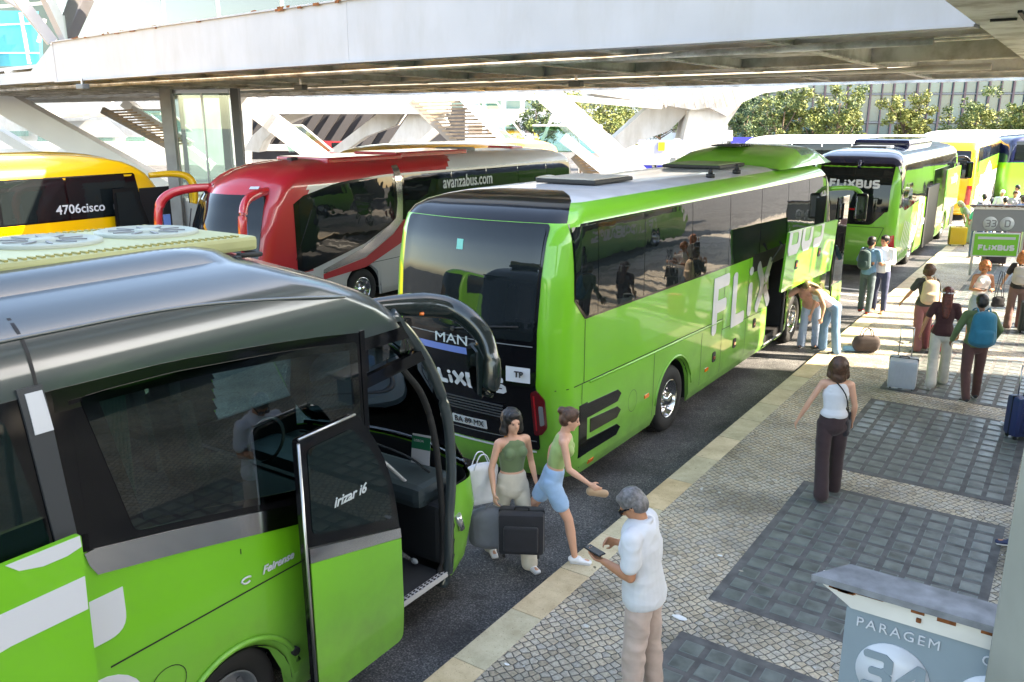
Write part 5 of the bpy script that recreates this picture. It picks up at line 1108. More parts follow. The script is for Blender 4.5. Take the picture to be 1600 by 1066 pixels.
# yellow coach further on
t6, s6 = coach('yellow and white coach beyond the navy roofed green one', (-5.5, 42.6, -.15), 0, 12.6, YEL, MGREY, 3.45, 1, 6, (2.2, 3.2), None, False, pick=lambda q, x, y, z: 3 if (z < 1.9 and y > 1.2 and z < 1.3+y*.12) else (1 if z > 3.45 else 0), zs=(1.9,))
strokes('lettering', 'FLi', .5, .12, GREYV, t6, lambda u, v, d: s6.fside(1)(2.2+u*1.3, 1.5+v, .01+d), gap=.27)
for q in (1, -1): decal('tail_lamp', rpoly([(q*.98, .75), (q*1.2, .75), (q*1.22, 1.6), (q*1.02, 1.6)], .03), s6.fend(-1), LAMPR, t6, .05, .1, .012, .02)
decal('green_band', [(1.2, 1.95), (11.5, 2.1), (11.5, 2.7), (1.2, 2.62)], s6.fside(1), GREEN2, t6, .3, .3, .016, .01)
bm = bmesh.new(); tube(bm, curve_pts([(1.0, 12.3, 3.0), (1.35, 12.6, 3.0), (1.55, 12.65, 2.8)], 5), .05, 8); box(bm, (1.56, 12.66, 2.5), (.26, .14, .66), bev=.05); obj('mirror_arm', bm, BLACKP, t6)
# white coaches crossing behind, and the green one at the far right
def cross(label, x, y, z, D, L, body, roofm, **k):
    p = at(x, y, D=D); return coach(label, (p.x, p.y, -.15), -(PI/2-YAW)+k.pop('dr', 0), L, body, roofm, **k)
cross('long white coach parked across the far side', 1160, 240, 0, 43.5, 12.5, WHITE, WHITE, side=1, wins=7, wz=(2.1, 3.30), front=True, zroof=3.42)
cross('white roofed coach behind the navy roofed green coach', 1440, 240, 0, 60, 12, WHITE, WHITE, side=1, wins=6, wz=(2.1, 3.2), front=True)
cross('green coach with navy top crossing at the far right', 1548, 240, 0, 47, 12, GREEN2, NAVYP, zroof=2.2, side=1, wins=6, wz=(2.35, 3.3), front=True)
# coaches in the lane beyond the platform: out of the frame, seen mirrored in the windows
for yy_, lab in ((7.5, 'green coach across the platform, seen mirrored in the middle coach windows'), (21.5, 'second green coach across the platform, farther along')):
    t_, s_ = coach(lab, (6.2, yy_, -.15), 0, 12.6, GREEN, ROOFW, 3.5, -1, 6, (2.2, 3.2), None, True)
    w_ = text_width('FLiXBUS', .9); strokes('lettering', 'FLiXBUS', .9, .2, WHITEV, t_, lambda u, v, d: s_.fside(-1)(9.3-u, 1.1+v, .01+d), gap=.27)
# ---------------------------------------------------------------- trees
LEAFA = mat('leaf_yellow_green', (.17, .185, .045), .7, var=.3, vscale=.8); LEAFB = mat('leaf_mid_green', (.085, .12, .034), .7, var=.3, vscale=.8); LEAFC = mat('leaf_dark_green', (.03, .065, .03), .7, var=.35, vscale=2.5)
BARK = mat('bark', (.14, .10, .07), .9, var=.3, vscale=8)
def tree(label, x, D, H, W, z0, mats, n=5200, seed=1, group=None, lean=0):
    random.seed(seed); p = at(x, 300, D=D); t = thing('tree', label, 'tree', (p.x, p.y, -.15), 0, group)
    bm = bmesh.new(); tips = []
    tube(bm, curve_pts([(0, 0, 0), (.05+lean, .05, H*.25), (-.08+lean, 0, H*.5), (0, .1, H*.78)], 4), [.16, .15, .14, .13, .12, .11, .10, .09, .08, .07, .06, .05, .04], 8)
    for k in range(11):
        a = random.random()*2*PI; b0 = Vector((lean, 0, H*random.uniform(.25, .6))); r = W*.5*random.uniform(.55, .95); e_ = Vector((r*math.cos(a), r*math.sin(a), H*random.uniform(.5, .92)))
        tube(bm, curve_pts([b0, b0.lerp(e_, .5)+Vector((0, 0, -.2)), e_], 3), [.07, .06, .05, .04, .03, .02, .015], 6); tips.append(e_); tips.append(b0.lerp(e_, .6))
    obj('trunk', bm, BARK, t)
    # clumps
    cl = [(tp+Vector((random.gauss(0, .3), random.gauss(0, .3), random.gauss(0, .25))), random.uniform(.5, 1.0)*W*.17) for tp in tips for _ in range(2)]
    cl += [(Vector((random.gauss(0, W*.2), random.gauss(0, W*.2), H*random.uniform(z0/H+.12, .97))), random.uniform(.5, 1)*W*.15) for _ in range(18)]
    vs, fs, mi = [], [], []
    for k in range(n):
        c, r = random.choice(cl); d = Vector((random.gauss(0, 1), random.gauss(0, 1), random.gauss(0, .75))).normalized()*r*random.random()**.5*.82
        q = c+d; q.z = max(q.z, z0)
        s_ = random.uniform(.07, .16); u = Vector((random.gauss(0, 1), random.gauss(0, 1), random.gauss(0, .6))).normalized(); v = u.cross(Vector((random.gauss(0, 1), random.gauss(0, 1), random.gauss(0, 1)))).normalized()
        i = len(vs); vs += [q-u*s_, q+v*s_*.5, q+u*s_, q-v*s_*.5]; fs.append((i, i+1, i+2, i+3)); mi.append(random.choice((0, 0, 1)) if hash((round(c.x*3), round(c.z*3))) % 3 else 1)
    o = obj('crown', (vs, fs), mats, t); o.data.polygons.foreach_set('material_index', mi)
    return t
for i, (x, D, H, W, z0, m_, lab) in enumerate([
    (1216, 66, 6.9, 4.4, 2.2, (LEAFA, LEAFB), 'leafy yellow green tree right of the flaring concrete leg'), (1300, 64, 7.1, 4.8, 2.2, (LEAFA, LEAFB), 'tall yellow green tree behind the white coach, second in the row'),
    (1402, 68, 6.5, 3.9, 2.6, (LEAFA, LEAFA), 'pale yellow tree in the row, third from the concrete leg'), (1512, 66, 6.7, 5.2, 2.8, (LEAFA, LEAFB), 'wide pale tree near the right edge of the row'), (1596, 62, 5.8, 3.2, 2.6, (LEAFA, LEAFB), 'tree cut by the right edge of the frame'),
    (1160, 78, 6.2, 5.0, 1.0, (LEAFB, LEAFC), 'dark green tree just right of the flaring leg'), (905, 72, 7.0, 7.0, 2.6, (LEAFB, LEAFA), 'bushy tree behind the thick white strut'), (962, 76, 6.4, 5.6, 2.2, (LEAFA, LEAFB), 'bright tree right of the thick white strut'),
    (836, 80, 6.6, 5.0, 1.5, (LEAFC, LEAFB), 'dark tree behind the stair screen'), (1028, 90, 6.6, 7, .8, (LEAFC, LEAFB), 'dark tree seen between the two concrete legs'), (1190, 84, 6.8, 6, .8, (LEAFC, LEAFB), 'dark evergreen behind the row of yellow trees'), (1262, 84, 5.6, 4, .8, (LEAFC, LEAFB), 'small shaded tree behind the white coach')]):
    tree(lab, x, D, H, W, z0, m_, 5600, 20+i, 'trees beyond the coaches')
# ---------------------------------------------------------------- buildings behind
def frame_at(x, D): return at(x, 300, D=D)
p0, p1 = frame_at(1140, 112), frame_at(1680, 104); ux = Vector((p1.x-p0.x, p1.y-p0.y, 0)); WB = ux.length; ux.normalize(); uyb = Vector((-ux.y, ux.x, 0))
bld = thing('glass_building', 'office building with a blue green glass facade behind the trees', 'building', (p0.x, p0.y, -.15), math.atan2(ux.y, ux.x))
FAC = mat('facade_glass', (.03, .09, .10), .12, coat=1, ior=1.6, var=.6, vscale=.22, col2=(.07, .13, .14))
bm = bmesh.new(); box(bm, (WB/2, 8, 14), (WB, 15.6, 28)); obj('core', bm, mat('office_dark', (.05, .06, .07), .6), bld)
random.seed(4)
FACS = [FAC, mat('facade_glass_pale', (.09, .16, .17), .15, coat=1, var=.4, vscale=.3), mat('facade_glass_deep', (.04, .13, .15), .1, coat=1, ior=1.6)]
bx_ = bmesh.new()
for j in range(8):
    for i in range(int(WB/1.35)):
        a = ((i*1.35+.67, .12+random.uniform(-.02, .02), j*3.4+2.2), (1.30, .05, 3.1 if j else 3.0), Matrix.Rotation(random.uniform(-.01, .01), 3, 'Z'))
        if j in (2, 1): obj('window', BX(*a), random.choice(FACS), bld)
        else: box(bx_, *a)
obj('glazing', bx_, FAC, bld)['kind'] = 'stuff'
bm = bmesh.new()
for i in range(int(WB/1.35)+1): box(bm, (i*1.35, -.05, 14), (.14 if i % 2 else .22, .34, 27.8))
obj('mullion', bm, mat('mullion_brown', (.09, .06, .07), .5), bld)
bm = bmesh.new()
for j in range(9): box(bm, (WB/2, .02, j*3.4+.5), (WB, .26, .22))
obj('floor_band', bm, MGREY, bld)
p0, p1 = frame_at(700, 118), frame_at(1100, 122); ux = Vector((p1.x-p0.x, p1.y-p0.y, 0)); WB = ux.length; ux.normalize()
b2_ = thing('white_building', 'long white building with dark window bands seen between the struts', 'building', (p0.x, p0.y, -.15), math.atan2(ux.y, ux.x))
bm = bmesh.new(); box(bm, (WB/2, 6, 9), (WB, 12, 18)); obj('wall', bm, WHITE, b2_)
for j in range(5):
    for i in range(int(WB/2.6)): obj('window', BX((i*2.6+1.3, -.02, j*3.2+3.0), (1.9, .14, 1.1)), FAC if j % 2 else mat('brown_blind', (.22, .17, .14), .5), b2_)
# ---------------------------------------------------------------- far plaza
van = thing('van', 'white van parked under the trees between the concrete legs', 'van', at(1000, 250, z=-.15) if False else Vector((*at(1000, 232, D=78).xy, -.15)), -(PI/2-YAW))
bm = bmesh.new(); prism(bm, [(-.95, -2.5, .4), (-.95, 2.4, .4), (-.95, 2.5, 1.1), (-.95, 1.7, 1.4), (-.95, 1.2, 2.2), (-.95, -2.5, 2.3)], (1.9, 0, 0)); obj('body', bm, WHITE, van)
for y in (-1.6, 1.6): make_wheel(van, .92, y, 1, .35, .35, .2)
obj('window', BX((.96, .9, 1.65), (.02, .9, .6)), TINT, van); obj('windscreen', BX((0, 1.52, 1.78), (1.6, .05, .6), Matrix.Rotation(.55, 3, 'X')), TINT, van)
v2 = copy_tree(van, Vector((*at(1036, 232, D=84).xy, -.15)), None, 'white van right of the other one, nearer the flaring leg'); v3 = copy_tree(van, Vector((*at(1075, 232, D=80).xy, -.15)), None, 'white van half hidden by the flaring leg')
BLUE = mat('machine_blue', (.03, .035, .40), .4)
mp = Vector((*at(1032, 260, D=47).xy, -.15)); mc = thing('ticket_kiosk', 'blue ticket machines under a pale canopy behind the middle coach', 'kiosk', mp, YAW)
for x in (-.9, .2, 1.1): obj('machine', BX((x, 0, 1.0), (.8, .5, 2.0), bev=.03), BLUE, mc); obj('screen', BX((x, -.26, 1.3), (.5, .02, .5)), WHITE, mc)
obj('canopy', BX((0, 0, 2.5), (3.6, 1.4, .12)), WSTEEL, mc); obj('sign_board', BX((.2, 0, 2.95), (2.9, .06, .8)), mat('kiosk_sign', (.20, .22, .34), .5), mc); obj('sign_disc', BX((.0, -.06, 3.0), (.35, .04, .45)), mat('black_yellow', (.5, .33, .01), .5), mc)
for x, lab in ((1127, 'small white sign on a post by the trees'),):
    t = thing('sign_post', lab, 'sign', Vector((*at(x, 260, D=60).xy, -.15))); obj('post', BX((0, 0, 1.8), (.08, .08, 3.6)), WSTEEL, t); obj('panel', BX((.3, 0, 3.3), (.7, .06, .7), Matrix.Rotation(YAW, 3, 'Z')), WHITE, t)
t = thing('round_sign', 'round white sign beside the flaring concrete leg', 'sign', Vector((*at(1056, 260, D=49).xy, -.15)), YAW); obj('post', BX((0, 0, 1.4), (.08, .08, 2.9)), WSTEEL, t); bm = bmesh.new(); lathe(bm, [(.001, -.03), (.33, -.03), (.33, .03), (.001, .03)], Matrix.Translation((0, 0, 3.05)) @ Matrix.Rotation(-PI/2, 4, 'Z'), 24); obj('disc', bm, WHITE, t)
t = thing('banner', 'turquoise banner behind the balustrade', 'banner', Vector((*at(918, 240, D=62).xy, 0)), YAW); obj('cloth', BX((0, 0, 2.5), (1.3, .05, 1.2)), TEALP, t); obj('post', BX((-.6, 0, 1.5), (.06, .06, 3.0)), WSTEEL, t)
t = thing('bus_shelter', 'blue and turquoise shelter by the trees', 'shelter', Vector((*at(1157, 260, D=62).xy, -.15)), YAW); obj('upper_panel', BX((0, 0, 2.6), (1.6, .1, 1.1)), BLUE, t); obj('lower_panel', BX((0, -.08, 1.75), (1.4, .1, .9)), TEALP, t)
for x in (-.7, .7): obj('post', BX((x, 0, 1.6), (.08, .08, 3.2)), WSTEEL, t)
# ================================================================ PEOPLE
DG = bpy.context.evaluated_depsgraph_get
SEG = [14, 4]
def rc(bm, a, b, ra, rb, flat=1.0, lat=(1, 0, 0), n=None, hemi=None):
    """closed tapered capsule; lateral radius r, radius across it r*flat"""
    n = n or SEG[0]; hemi = hemi or SEG[1]; a, b = Vector(a), Vector(b); d = b-a; L = d.length; d = d/L if L > 1e-6 else Vector((0, 0, 1))
    u = Vector(lat)-d*Vector(lat).dot(d)
    if u.length < 1e-3: u = d.orthogonal()
    u.normalize(); v = d.cross(u); rings = []
    prof = [(a-d*ra*min(1, flat*1.0)*math.cos(t), ra*math.sin(t)) for t in [PI/2*k/hemi for k in range(1, hemi+1)]]
    prof += [(b+d*rb*min(1, flat*1.0)*math.sin(t), rb*math.cos(t)) for t in [PI/2*k/hemi for k in range(0, hemi)]]
    for c, r in prof: rings.append([bm.verts.new(c+u*r*math.cos(2*PI*k/n)+v*r*flat*math.sin(2*PI*k/n)) for k in range(n)])
    for p, q in zip(rings, rings[1:]):
        for k in range(n): bm.faces.new((p[k], p[(k+1) % n], q[(k+1) % n], q[k]))
    e0 = bm.verts.new(a-d*ra*min(1, flat)); e1 = bm.verts.new(b+d*rb*min(1, flat))
    for k in range(n): bm.faces.new((rings[0][(k+1) % n], rings[0][k], e0)); bm.faces.new((rings[-1][k], rings[-1][(k+1) % n], e1))
def ball(bm, c, r, R=None):
    M = Matrix.Translation(c) @ (R.to_4x4() if R is not None else Matrix.Identity(4)) @ Matrix.Diagonal((r[0], r[1], r[2], 1))
    bmesh.ops.create_uvsphere(bm, u_segments=18, v_segments=12, radius=1, matrix=M)
def organic(name, bm, m, parent, vox=.01, smooth=3, wrinkle=0.0, wscale=(9, 9, 5), cut=None):
    """melt overlapping closed forms into one continuous skin"""
    bmesh.ops.recalc_face_normals(bm, faces=bm.faces)
    me = bpy.data.meshes.new('tmp'); bm.to_mesh(me); bm.free(); o = bpy.data.objects.new('tmp', me)
    md = o.modifiers.new('r', 'REMESH'); md.mode = 'VOXEL'; md.voxel_size = vox; md.use_smooth_shade = True
    ms = o.modifiers.new('s', 'SMOOTH'); ms.factor = .5; ms.iterations = smooth if vox > .0085 else smooth*3
    r = evaluated(o); bpy.data.objects.remove(o); bpy.data.meshes.remove(me)
    if wrinkle:
        n = len(r.vertices); co = np.empty(n*3); r.vertices.foreach_get('co', co); no = np.empty(n*3); r.vertices.foreach_get('normal', no)
        co = co.reshape(-1, 3); no = no.reshape(-1, 3)
        h = np.zeros(n); rs = np.random.RandomState(len(name)+n % 97)
        for k in range(9):   # sum of warped waves gives cloth-like folds
            f = rs.normal(size=3)*np.array(wscale)*(1+.22*k); p = rs.rand()*6.3; g = rs.normal(size=3)*6
            h += (1-2*np.abs(np.sin(.5*(co@f)+p+1.1*np.sin(co@g+p*2))))/(1+.3*k)
        h = h/3; h -= np.percentile(h, 30); co += no*(np.clip(h, -.25, 3)*wrinkle)[:, None]
        r.vertices.foreach_set('co', co.ravel())
    if cut:
        q_ = bmesh.new(); q_.from_mesh(r); bmesh.ops.bisect_plane(q_, geom=q_.verts[:]+q_.edges[:]+q_.faces[:], plane_co=cut[0], plane_no=cut[1], clear_outer=True)
        ed = [e for e in q_.edges if e.is_boundary]; ex = bmesh.ops.extrude_edge_only(q_, edges=ed); ctr = sum((e.verts[0].co for e in ed), Vector())/max(1, len(ed))
        for v in ex['geom']:
            if isinstance(v, bmesh.types.BMVert): v.co = v.co.lerp(ctr, .07)
        q_.to_mesh(r); q_.free()
    r.name = name; r.materials.clear(); r.materials.append(m)
    r.polygons.foreach_set('use_smooth', [True]*len(r.polygons))
    q = bpy.data.objects.new(name, r); COL.objects.link(q); q.parent = parent
    return q
def cloth(name, c, rough=.85, var=.10, **k): return mat('cloth_'+name, c, rough, var=var, vscale=7, bump=.25, bscale=260, bdist=.002, sheen=.15, **k)
SKIN1 = mat('skin_light', (.56, .30, .20), .5, var=.06, vscale=9); SKIN2 = mat('skin_tan', (.42, .19, .105), .48, var=.07, vscale=9); SKIN3 = mat('skin_brown', (.20, .095, .055), .5, var=.07, vscale=9)
def hairm(n, c): return mat('hair_'+n, c, .45, var=.45, vscale=34, bump=.6, bscale=110, bdist=.006)
H_DK, H_BR, H_GR, H_RED, H_AUB, H_WHT = hairm('black', (.012, .010, .010)), hairm('brown', (.07, .032, .018)), hairm('grey', (.13, .12, .12)), hairm('ginger', (.36, .12, .04)), hairm('auburn', (.10, .02, .014)), hairm('white', (.6, .58, .55))
SHOEW = mat('shoe_white', (.68, .68, .70), .5); SHOED = mat('shoe_dark', (.02, .02, .025), .5); SANDAL = mat('shoe_tan', (.32, .16, .08), .6); SOLE = mat('sole', (.5, .48, .45), .7)
def person(label, loc_, rz, H=1.70, fem=True, skin=SKIN1, top=None, bottom=None, shoes=SHOEW, hair=('short', H_DK), bulk=0.0, fold=.0055, lean=0.0, side=0.0, twist=0.0,
           L=(0, 0, 0), R=(0, 0, 0), la=((.25, .05, -1), (.1, .3, -1)), ra=((.25, .05, -1), (.1, .3, -1)), head=(0, 0), vox=.011, hz=None, grip=(.5, .5), group=None, glasses=False, extra=None):
    """L/R = (hip flexion, knee bend, hip spread) in degrees; la/ra = directions of upper arm and forearm (x = outwards, y = forwards, z = up)
       top = (material, sleeve 0 none/1 short/2 long), bottom = (material, kind: trousers/wide/shorts/skirt)"""
    SEG[:] = [26, 7] if vox < .0095 else [14, 4]
    s = H/1.75; t = thing('person', label, 'person', loc_, rz, group); rad = math.radians
    X = Vector((1, 0, 0)); bm = bmesh.new()
    T = Matrix.Rotation(rad(twist), 3, 'Z') @ Matrix.Rotation(-rad(lean), 3, 'X') @ Matrix.Rotation(rad(side), 3, 'Y')   # torso frame
    legs = {}
    for q, (a, k, ab) in ((-1, L), (1, R)):
        hip = Vector((q*.092, 0, 0)); a_, k_ = rad(a), rad(k)
        th = Vector((q*math.sin(rad(ab)), math.sin(a_), -math.cos(a_))).normalized(); shn = Vector((q*math.sin(rad(ab))*.6, math.sin(a_-k_), -math.cos(a_-k_))).normalized()
        kn = hip+th*.44; an = kn+shn*.42; fd = Vector((q*.12, 1, -math.tan(max(-.6, min(.6, (a_-k_)*-.5)))*(.6 if a-k < -12 else 0))).normalized()
        legs[q] = (hip, kn, an, fd)
    base = -min(legs[-1][2].z, legs[1][2].z)+.075 if hz is None else hz
    P0 = Vector((0, 0, base)); J = {}
    for q in (-1, 1):
        hip, kn, an, fd = [v.copy() for v in legs[q]]; hip, kn, an = hip+P0, kn+P0, an+P0; J['hip', q], J['knee', q], J['ankle', q], J['foot', q] = hip, kn, an, fd
        rc(bm, hip, kn, .080 if fem else .082, .052); rc(bm, kn, kn.lerp(an, .35), .050, .053); rc(bm, kn.lerp(an, .3), an, .053, .033); rc(bm, an+fd*-.03+Vector((0, 0, -.035)), an+fd*.15+Vector((0, 0, -.045)), .034, .030, .75)
    up = T @ Vector((0, 0, 1)); fw = T @ Vector((0, 1, 0)); rt_ = T @ X
    ch = P0+up*.42+fw*.01; nk = P0+up*.555-fw*.005; sw = .165 if fem else .19
    hipw, wst, chw = (.165, .118, .148) if fem else (.150, .132, .170)
    rc(bm, P0+up*.0, P0+up*.10, hipw, hipw*.93, .68, rt_); rc(bm, P0+up*.10, P0+up*.22, hipw*.9, wst, .72, rt_); rc(bm, P0+up*.2, ch-up*.04, wst, chw, .70, rt_); rc(bm, ch-up*.05, ch+up*.06, chw, chw*.92, .68, rt_)
    if fem:
        for q in (-1, 1): ball(bm, ch+fw*.075+rt_*q*.07-up*.02, (.058, .055, .06))
    rc(bm, ch+up*.085-rt_*sw*.85, ch+up*.085+rt_*sw*.85, .052, .052, 1, fw); rc(bm, ch+up*.08, nk, .085, .052, .8, rt_)
    hp, hy = rad(head[0]), rad(head[1])
    Hd = T @ Matrix.Rotation(hy, 3, 'Z') @ Matrix.Rotation(-hp, 3, 'X'); hu, hf, hr = Hd @ Vector((0, 0, 1)), Hd @ Vector((0, 1, 0)), Hd @ X
    hc = nk+(up*.5+hu*.5)*.155+hf*.022; J['head'] = hc
    rc(bm, nk-up*.02, hc-hu*.05-hf*.01, .052 if fem else .06, .05)
    ball(bm, hc+hu*.025-hf*.012, (.074, .092, .088), Hd); ball(bm, hc-hu*.03+hf*.02, (.060, .068, .082), Hd)
    rc(bm, hc-hu*.075+hf*.03, hc-hu*.095+hf*.052, .038, .026, .9, hr)        # jaw and chin
    rc(bm, hc+hu*.012+hf*.080, hc-hu*.025+hf*.098, .009, .015, 1, hr)         # nose
    rc(bm, hc+hu*.025+hf*.072-hr*.035, hc+hu*.025+hf*.072+hr*.035, .013, .013); ball(bm, hc-hu*.055+hf*.078, (.022, .012, .008), Hd)
    for q in (-1, 1): ball(bm, hc-hu*.01-hf*.008+hr*q*.074, (.010, .017, .028), Hd)
    for q, (ua, fa), gr in ((-1, la, grip[0]), (1, ra, grip[1])):
        sh = ch+up*.085+rt_*q*sw; U = (T @ Vector((ua[0]*q, ua[1], ua[2]))).normalized(); Fv = (T @ Vector((fa[0]*q, fa[1], fa[2]))).normalized()
        el = sh+U*.275; wr = el+Fv*.245; J['sh', q], J['el', q], J['wr', q] = sh, el, wr
        k = .88 if fem else 1.05
        rc(bm, sh, el, .048*k, .038*k); rc(bm, el, el.lerp(wr, .3), .038*k, .040*k); rc(bm, el.lerp(wr, .28), wr, .040*k, .025*k)
        pn = Fv.cross(rt_*q); pn = (rt_*-q - Fv*(rt_*-q).dot(Fv)); pn = pn.normalized() if pn.length > .15 else (up-Fv*up.dot(Fv)).normalized()   # palm faces the body
        if gr > 1: pn = (up*.85-fw*.2); pn = (pn-Fv*pn.dot(Fv)).normalized(); gr -= 1                                                              # palm up, holding
        sd = Fv.cross(pn).normalized()
        if sd.dot(fw) < 0: sd = -sd                                                  # thumb side looks forwards / up
        pe = wr+Fv*.085; rc(bm, wr+Fv*.01, pe, .030, .038, .42, sd); J['hand', q] = wr+Fv*.075+pn*.03; J['pn', q] = pn; J['fv', q] = Fv
        for i, (o_, ln) in enumerate(((.030, .070), (.010, .078), (-.010, .074), (-.029, .058))):
            b0 = pe+sd*o_*1.05; c1 = (Fv*math.cos(gr*.9)+pn*math.sin(gr*.9)); c2 = (Fv*math.cos(gr*2.0)+pn*math.sin(gr*2.0)); m_ = b0+c1*ln*.52
            rc(bm, b0-Fv*.01, m_, .0088, .0082, n=8, hemi=2); rc(bm, m_, m_+c2*ln*.5, .0082, .007, n=8, hemi=2)
        t0 = wr+Fv*.03+sd*.026; t1 = t0+(Fv*.6+sd*.75+pn*.35).normalized()*.038; rc(bm, t0, t1, .013, .0105, n=8, hemi=2); rc(bm, t1, t1+(Fv*.95+pn*.5-sd*.1).normalized()*.032, .0105, .008, n=8, hemi=2)
    J['ch'], J['up'], J['fw'], J['rt'], J['P'] = ch, up, fw, rt_, P0
    bmesh.ops.scale(bm, vec=(s, s, s), verts=bm.verts)
    organic('body', bm, skin, t, vox, 3)
    def sc(b): bmesh.ops.scale(b, vec=(s, s, s), verts=b.verts); return b
    # eyes
    b = bmesh.new()
    for q in (-1, 1): ball(b, hc+hu*.006+hf*.076+hr*q*.029, (.011, .009, .007), Hd)
    obj('eyes', sc(b), mat('eye', (.04, .03, .03), .2), t, True)
    if glasses:
        b = bmesh.new()
        for q in (-1, 1):
            box(b, hc+hu*.004+hf*.094+hr*q*.032, (.054, .008, .040), Hd, bev=.003); bar(b, hc+hu*.012+hf*.094+hr*q*.058, hc+hu*.004-hf*.02+hr*q*.080, .004, .014)
        bar(b, hc+hu*.012+hf*.096-hr*.01, hc+hu*.012+hf*.096+hr*.01, .004, .006); obj('sunglasses', sc(b), mat('lens_black', (.01, .01, .012), .08, coat=1), t)
    # bottoms
    if bottom:
        m_, kind = bottom; b = bmesh.new(); g = .013
        rc(b, P0-up*.02, P0+up*.10, hipw+g, hipw*.90+g, .70, rt_)
        for q in (-1, 1):
            hip, kn, an = J['hip', q], J['knee', q], J['ankle', q]
            if kind == 'shorts': rc(b, hip, hip.lerp(kn, .55), .098, .092)
            elif kind == 'wide': rc(b, hip, kn, .096, .082); rc(b, kn, an+Vector((0, 0, -.015)), .082, .088)
            elif kind == 'skirt': rc(b, hip, kn, .11, .12); rc(b, kn, an+Vector((0, 0, .03)), .12, .13)
            else: rc(b, hip, kn, .096+bulk*.3, .074+bulk*.5); rc(b, kn, an+Vector((0, 0, .0)), .074+bulk*.5, .062+bulk*.5)
        if kind == 'skirt': rc(b, P0, (J['knee', 1]+J['knee', -1])/2, .15, .16, .8); rc(b, (J['knee', 1]+J['knee', -1])/2, (J['ankle', 1]+J['ankle', -1])/2+Vector((0, 0, .06)), .16, .17, .8)
        organic({'shorts': 'shorts', 'skirt': 'skirt'}.get(kind, 'trousers'), sc(b), m_, t, vox, 2, fold, (9, 9, 18))
    if top:
        m_, sl = top[:2]; long_ = top[2] if len(top) > 2 else 0; b = bmesh.new(); g = .014+bulk if sl else .007
        y0 = (.05-long_ if sl else .14) if long_ >= 0 else .20
        rc(b, P0+up*y0, P0+up*.20, ((hipw*1.0+.014+bulk*.4 if sl else hipw*.94) if y0 < .15 else wst*1.02)+g, wst+g*1.3, .74, rt_); rc(b, P0+up*.2, ch-up*.04, wst+g*1.2, chw+g, .73, rt_); rc(b, ch-up*.05, ch+up*.05, chw+g, chw*.88+g, .72, rt_)
        if fem:
            for q in (-1, 1): ball(b, ch+fw*.078+rt_*q*.07-up*.02, (.062, .058, .064))
        if sl:
            rc(b, ch+up*.08-rt_*sw*.9, ch+up*.08+rt_*sw*.9, .066+bulk*.2, .066+bulk*.2, 1, fw); rc(b, ch+up*.06, nk-up*.012, .085+g, .062, .85, rt_)
            for q in (-1, 1):
                sh, el, wr = J['sh', q], J['el', q], J['wr', q]
                if sl == 1: rc(b, sh-up*.005, sh.lerp(el, .66), .066+bulk*.2, .062+bulk*.4)
                else: rc(b, sh, el, .062, .052); rc(b, el, wr.lerp(el, .06), .052, .038)
            if not fem and sl == 1 and vox < .009:
                ring = [nk+up*(.012-.016*math.cos(a))+rt_*.064*math.sin(a)+fw*(.068*math.cos(a)-.004) for a in [2*PI*k/14 for k in range(15)]]
                for a, c_ in zip(ring, ring[1:]): rc(b, a, c_, .016, .016, .9, up, 8, 2)
        else:
            for q in (-1, 1): rc(b, ch+up*.02+rt_*q*.085+fw*.07, ch+up*.125+rt_*q*.095, .018, .016, .6); rc(b, ch+up*.125+rt_*q*.095, ch+up*.02+rt_*q*.075-fw*.085, .016, .016, .6)
        organic('shirt' if sl else 'tank_top', sc(b), m_, t, vox, 2, fold if sl else .003, (10, 10, 12), ((P0+up*(y0-.055))*s, -up) if sl else None)
    # shoes
    for q in (-1, 1):
        if shoes is None: break
        an, fd = J['ankle', q], J['foot', q]; b = bmesh.new()
        rc(b, an-fd*.035+Vector((0, 0, -.032)), an+fd*.04+Vector((0, 0, -.028)), .040, .042, .95); rc(b, an+fd*.02+Vector((0, 0, -.036)), an+fd*.165+Vector((0, 0, -.05)), .043, .036, .62)
        so__ = organic('shoe', sc(b), shoes, t, min(vox, .009), 2)
        b = bmesh.new(); rc(b, an-fd*.04+Vector((0, 0, -.064)), an+fd*.165+Vector((0, 0, -.068)), .042, .040, .26); sl_ = obj('sole', sc(b), SOLE, so__, True)
    # hair
    kind, hm = hair; b = bmesh.new()
    if kind != 'bald':
        big = kind in ('curly', 'bob')
        e_ = .014 if not big else .034
        ball(b, hc+hu*.044-hf*(.020+(.022 if big else 0)), (.076+e_, .086+e_*.8, .076+e_), Hd); ball(b, hc+hu*.0-hf*.050, (.072+e_, .058+e_, .080+e_*.6), Hd)
        rc(b, hc+hu*.088+hf*.040-hr*.03, hc+hu*.088+hf*.040+hr*.03, .025+e_*.3, .025+e_*.3)
        if kind == 'bob':
            for q in (-1, 1): rc(b, hc+hr*q*.07+hu*.03-hf*.02, hc+hr*q*.085-hu*.09-hf*.03, .045, .05, .9)
            rc(b, hc-hf*.07, hc-hu*.12-hf*.075, .09, .085, .6, hr)
        if kind == 'curly':
            random.seed(int(H*100))
            for k in range(26):
                v = Vector((random.gauss(0, 1), random.gauss(-.35, .8), random.gauss(.25, .9))).normalized(); p = hc+hr*v.x*.10+hf*(v.y*.10-.02)+hu*(v.z*.10+.02)
                if (p-hc).dot(hf) < .06: ball(b, p, (.034, .034, .034))
        if kind == 'long':
            rc(b, hc-hf*.07, hc-hu*.16-hf*.085, .085, .08, .55, hr); rc(b, hc-hu*.14-hf*.085, hc-up*.38-fw*.12, .08, .05, .45, hr)
        if kind == 'bun': ball(b, hc+hu*.07-hf*.11, (.045, .045, .045))
        if kind == 'scarf': rc(b, hc-hf*.05, hc-hu*.12-hf*.06, .09, .09, .8, hr)
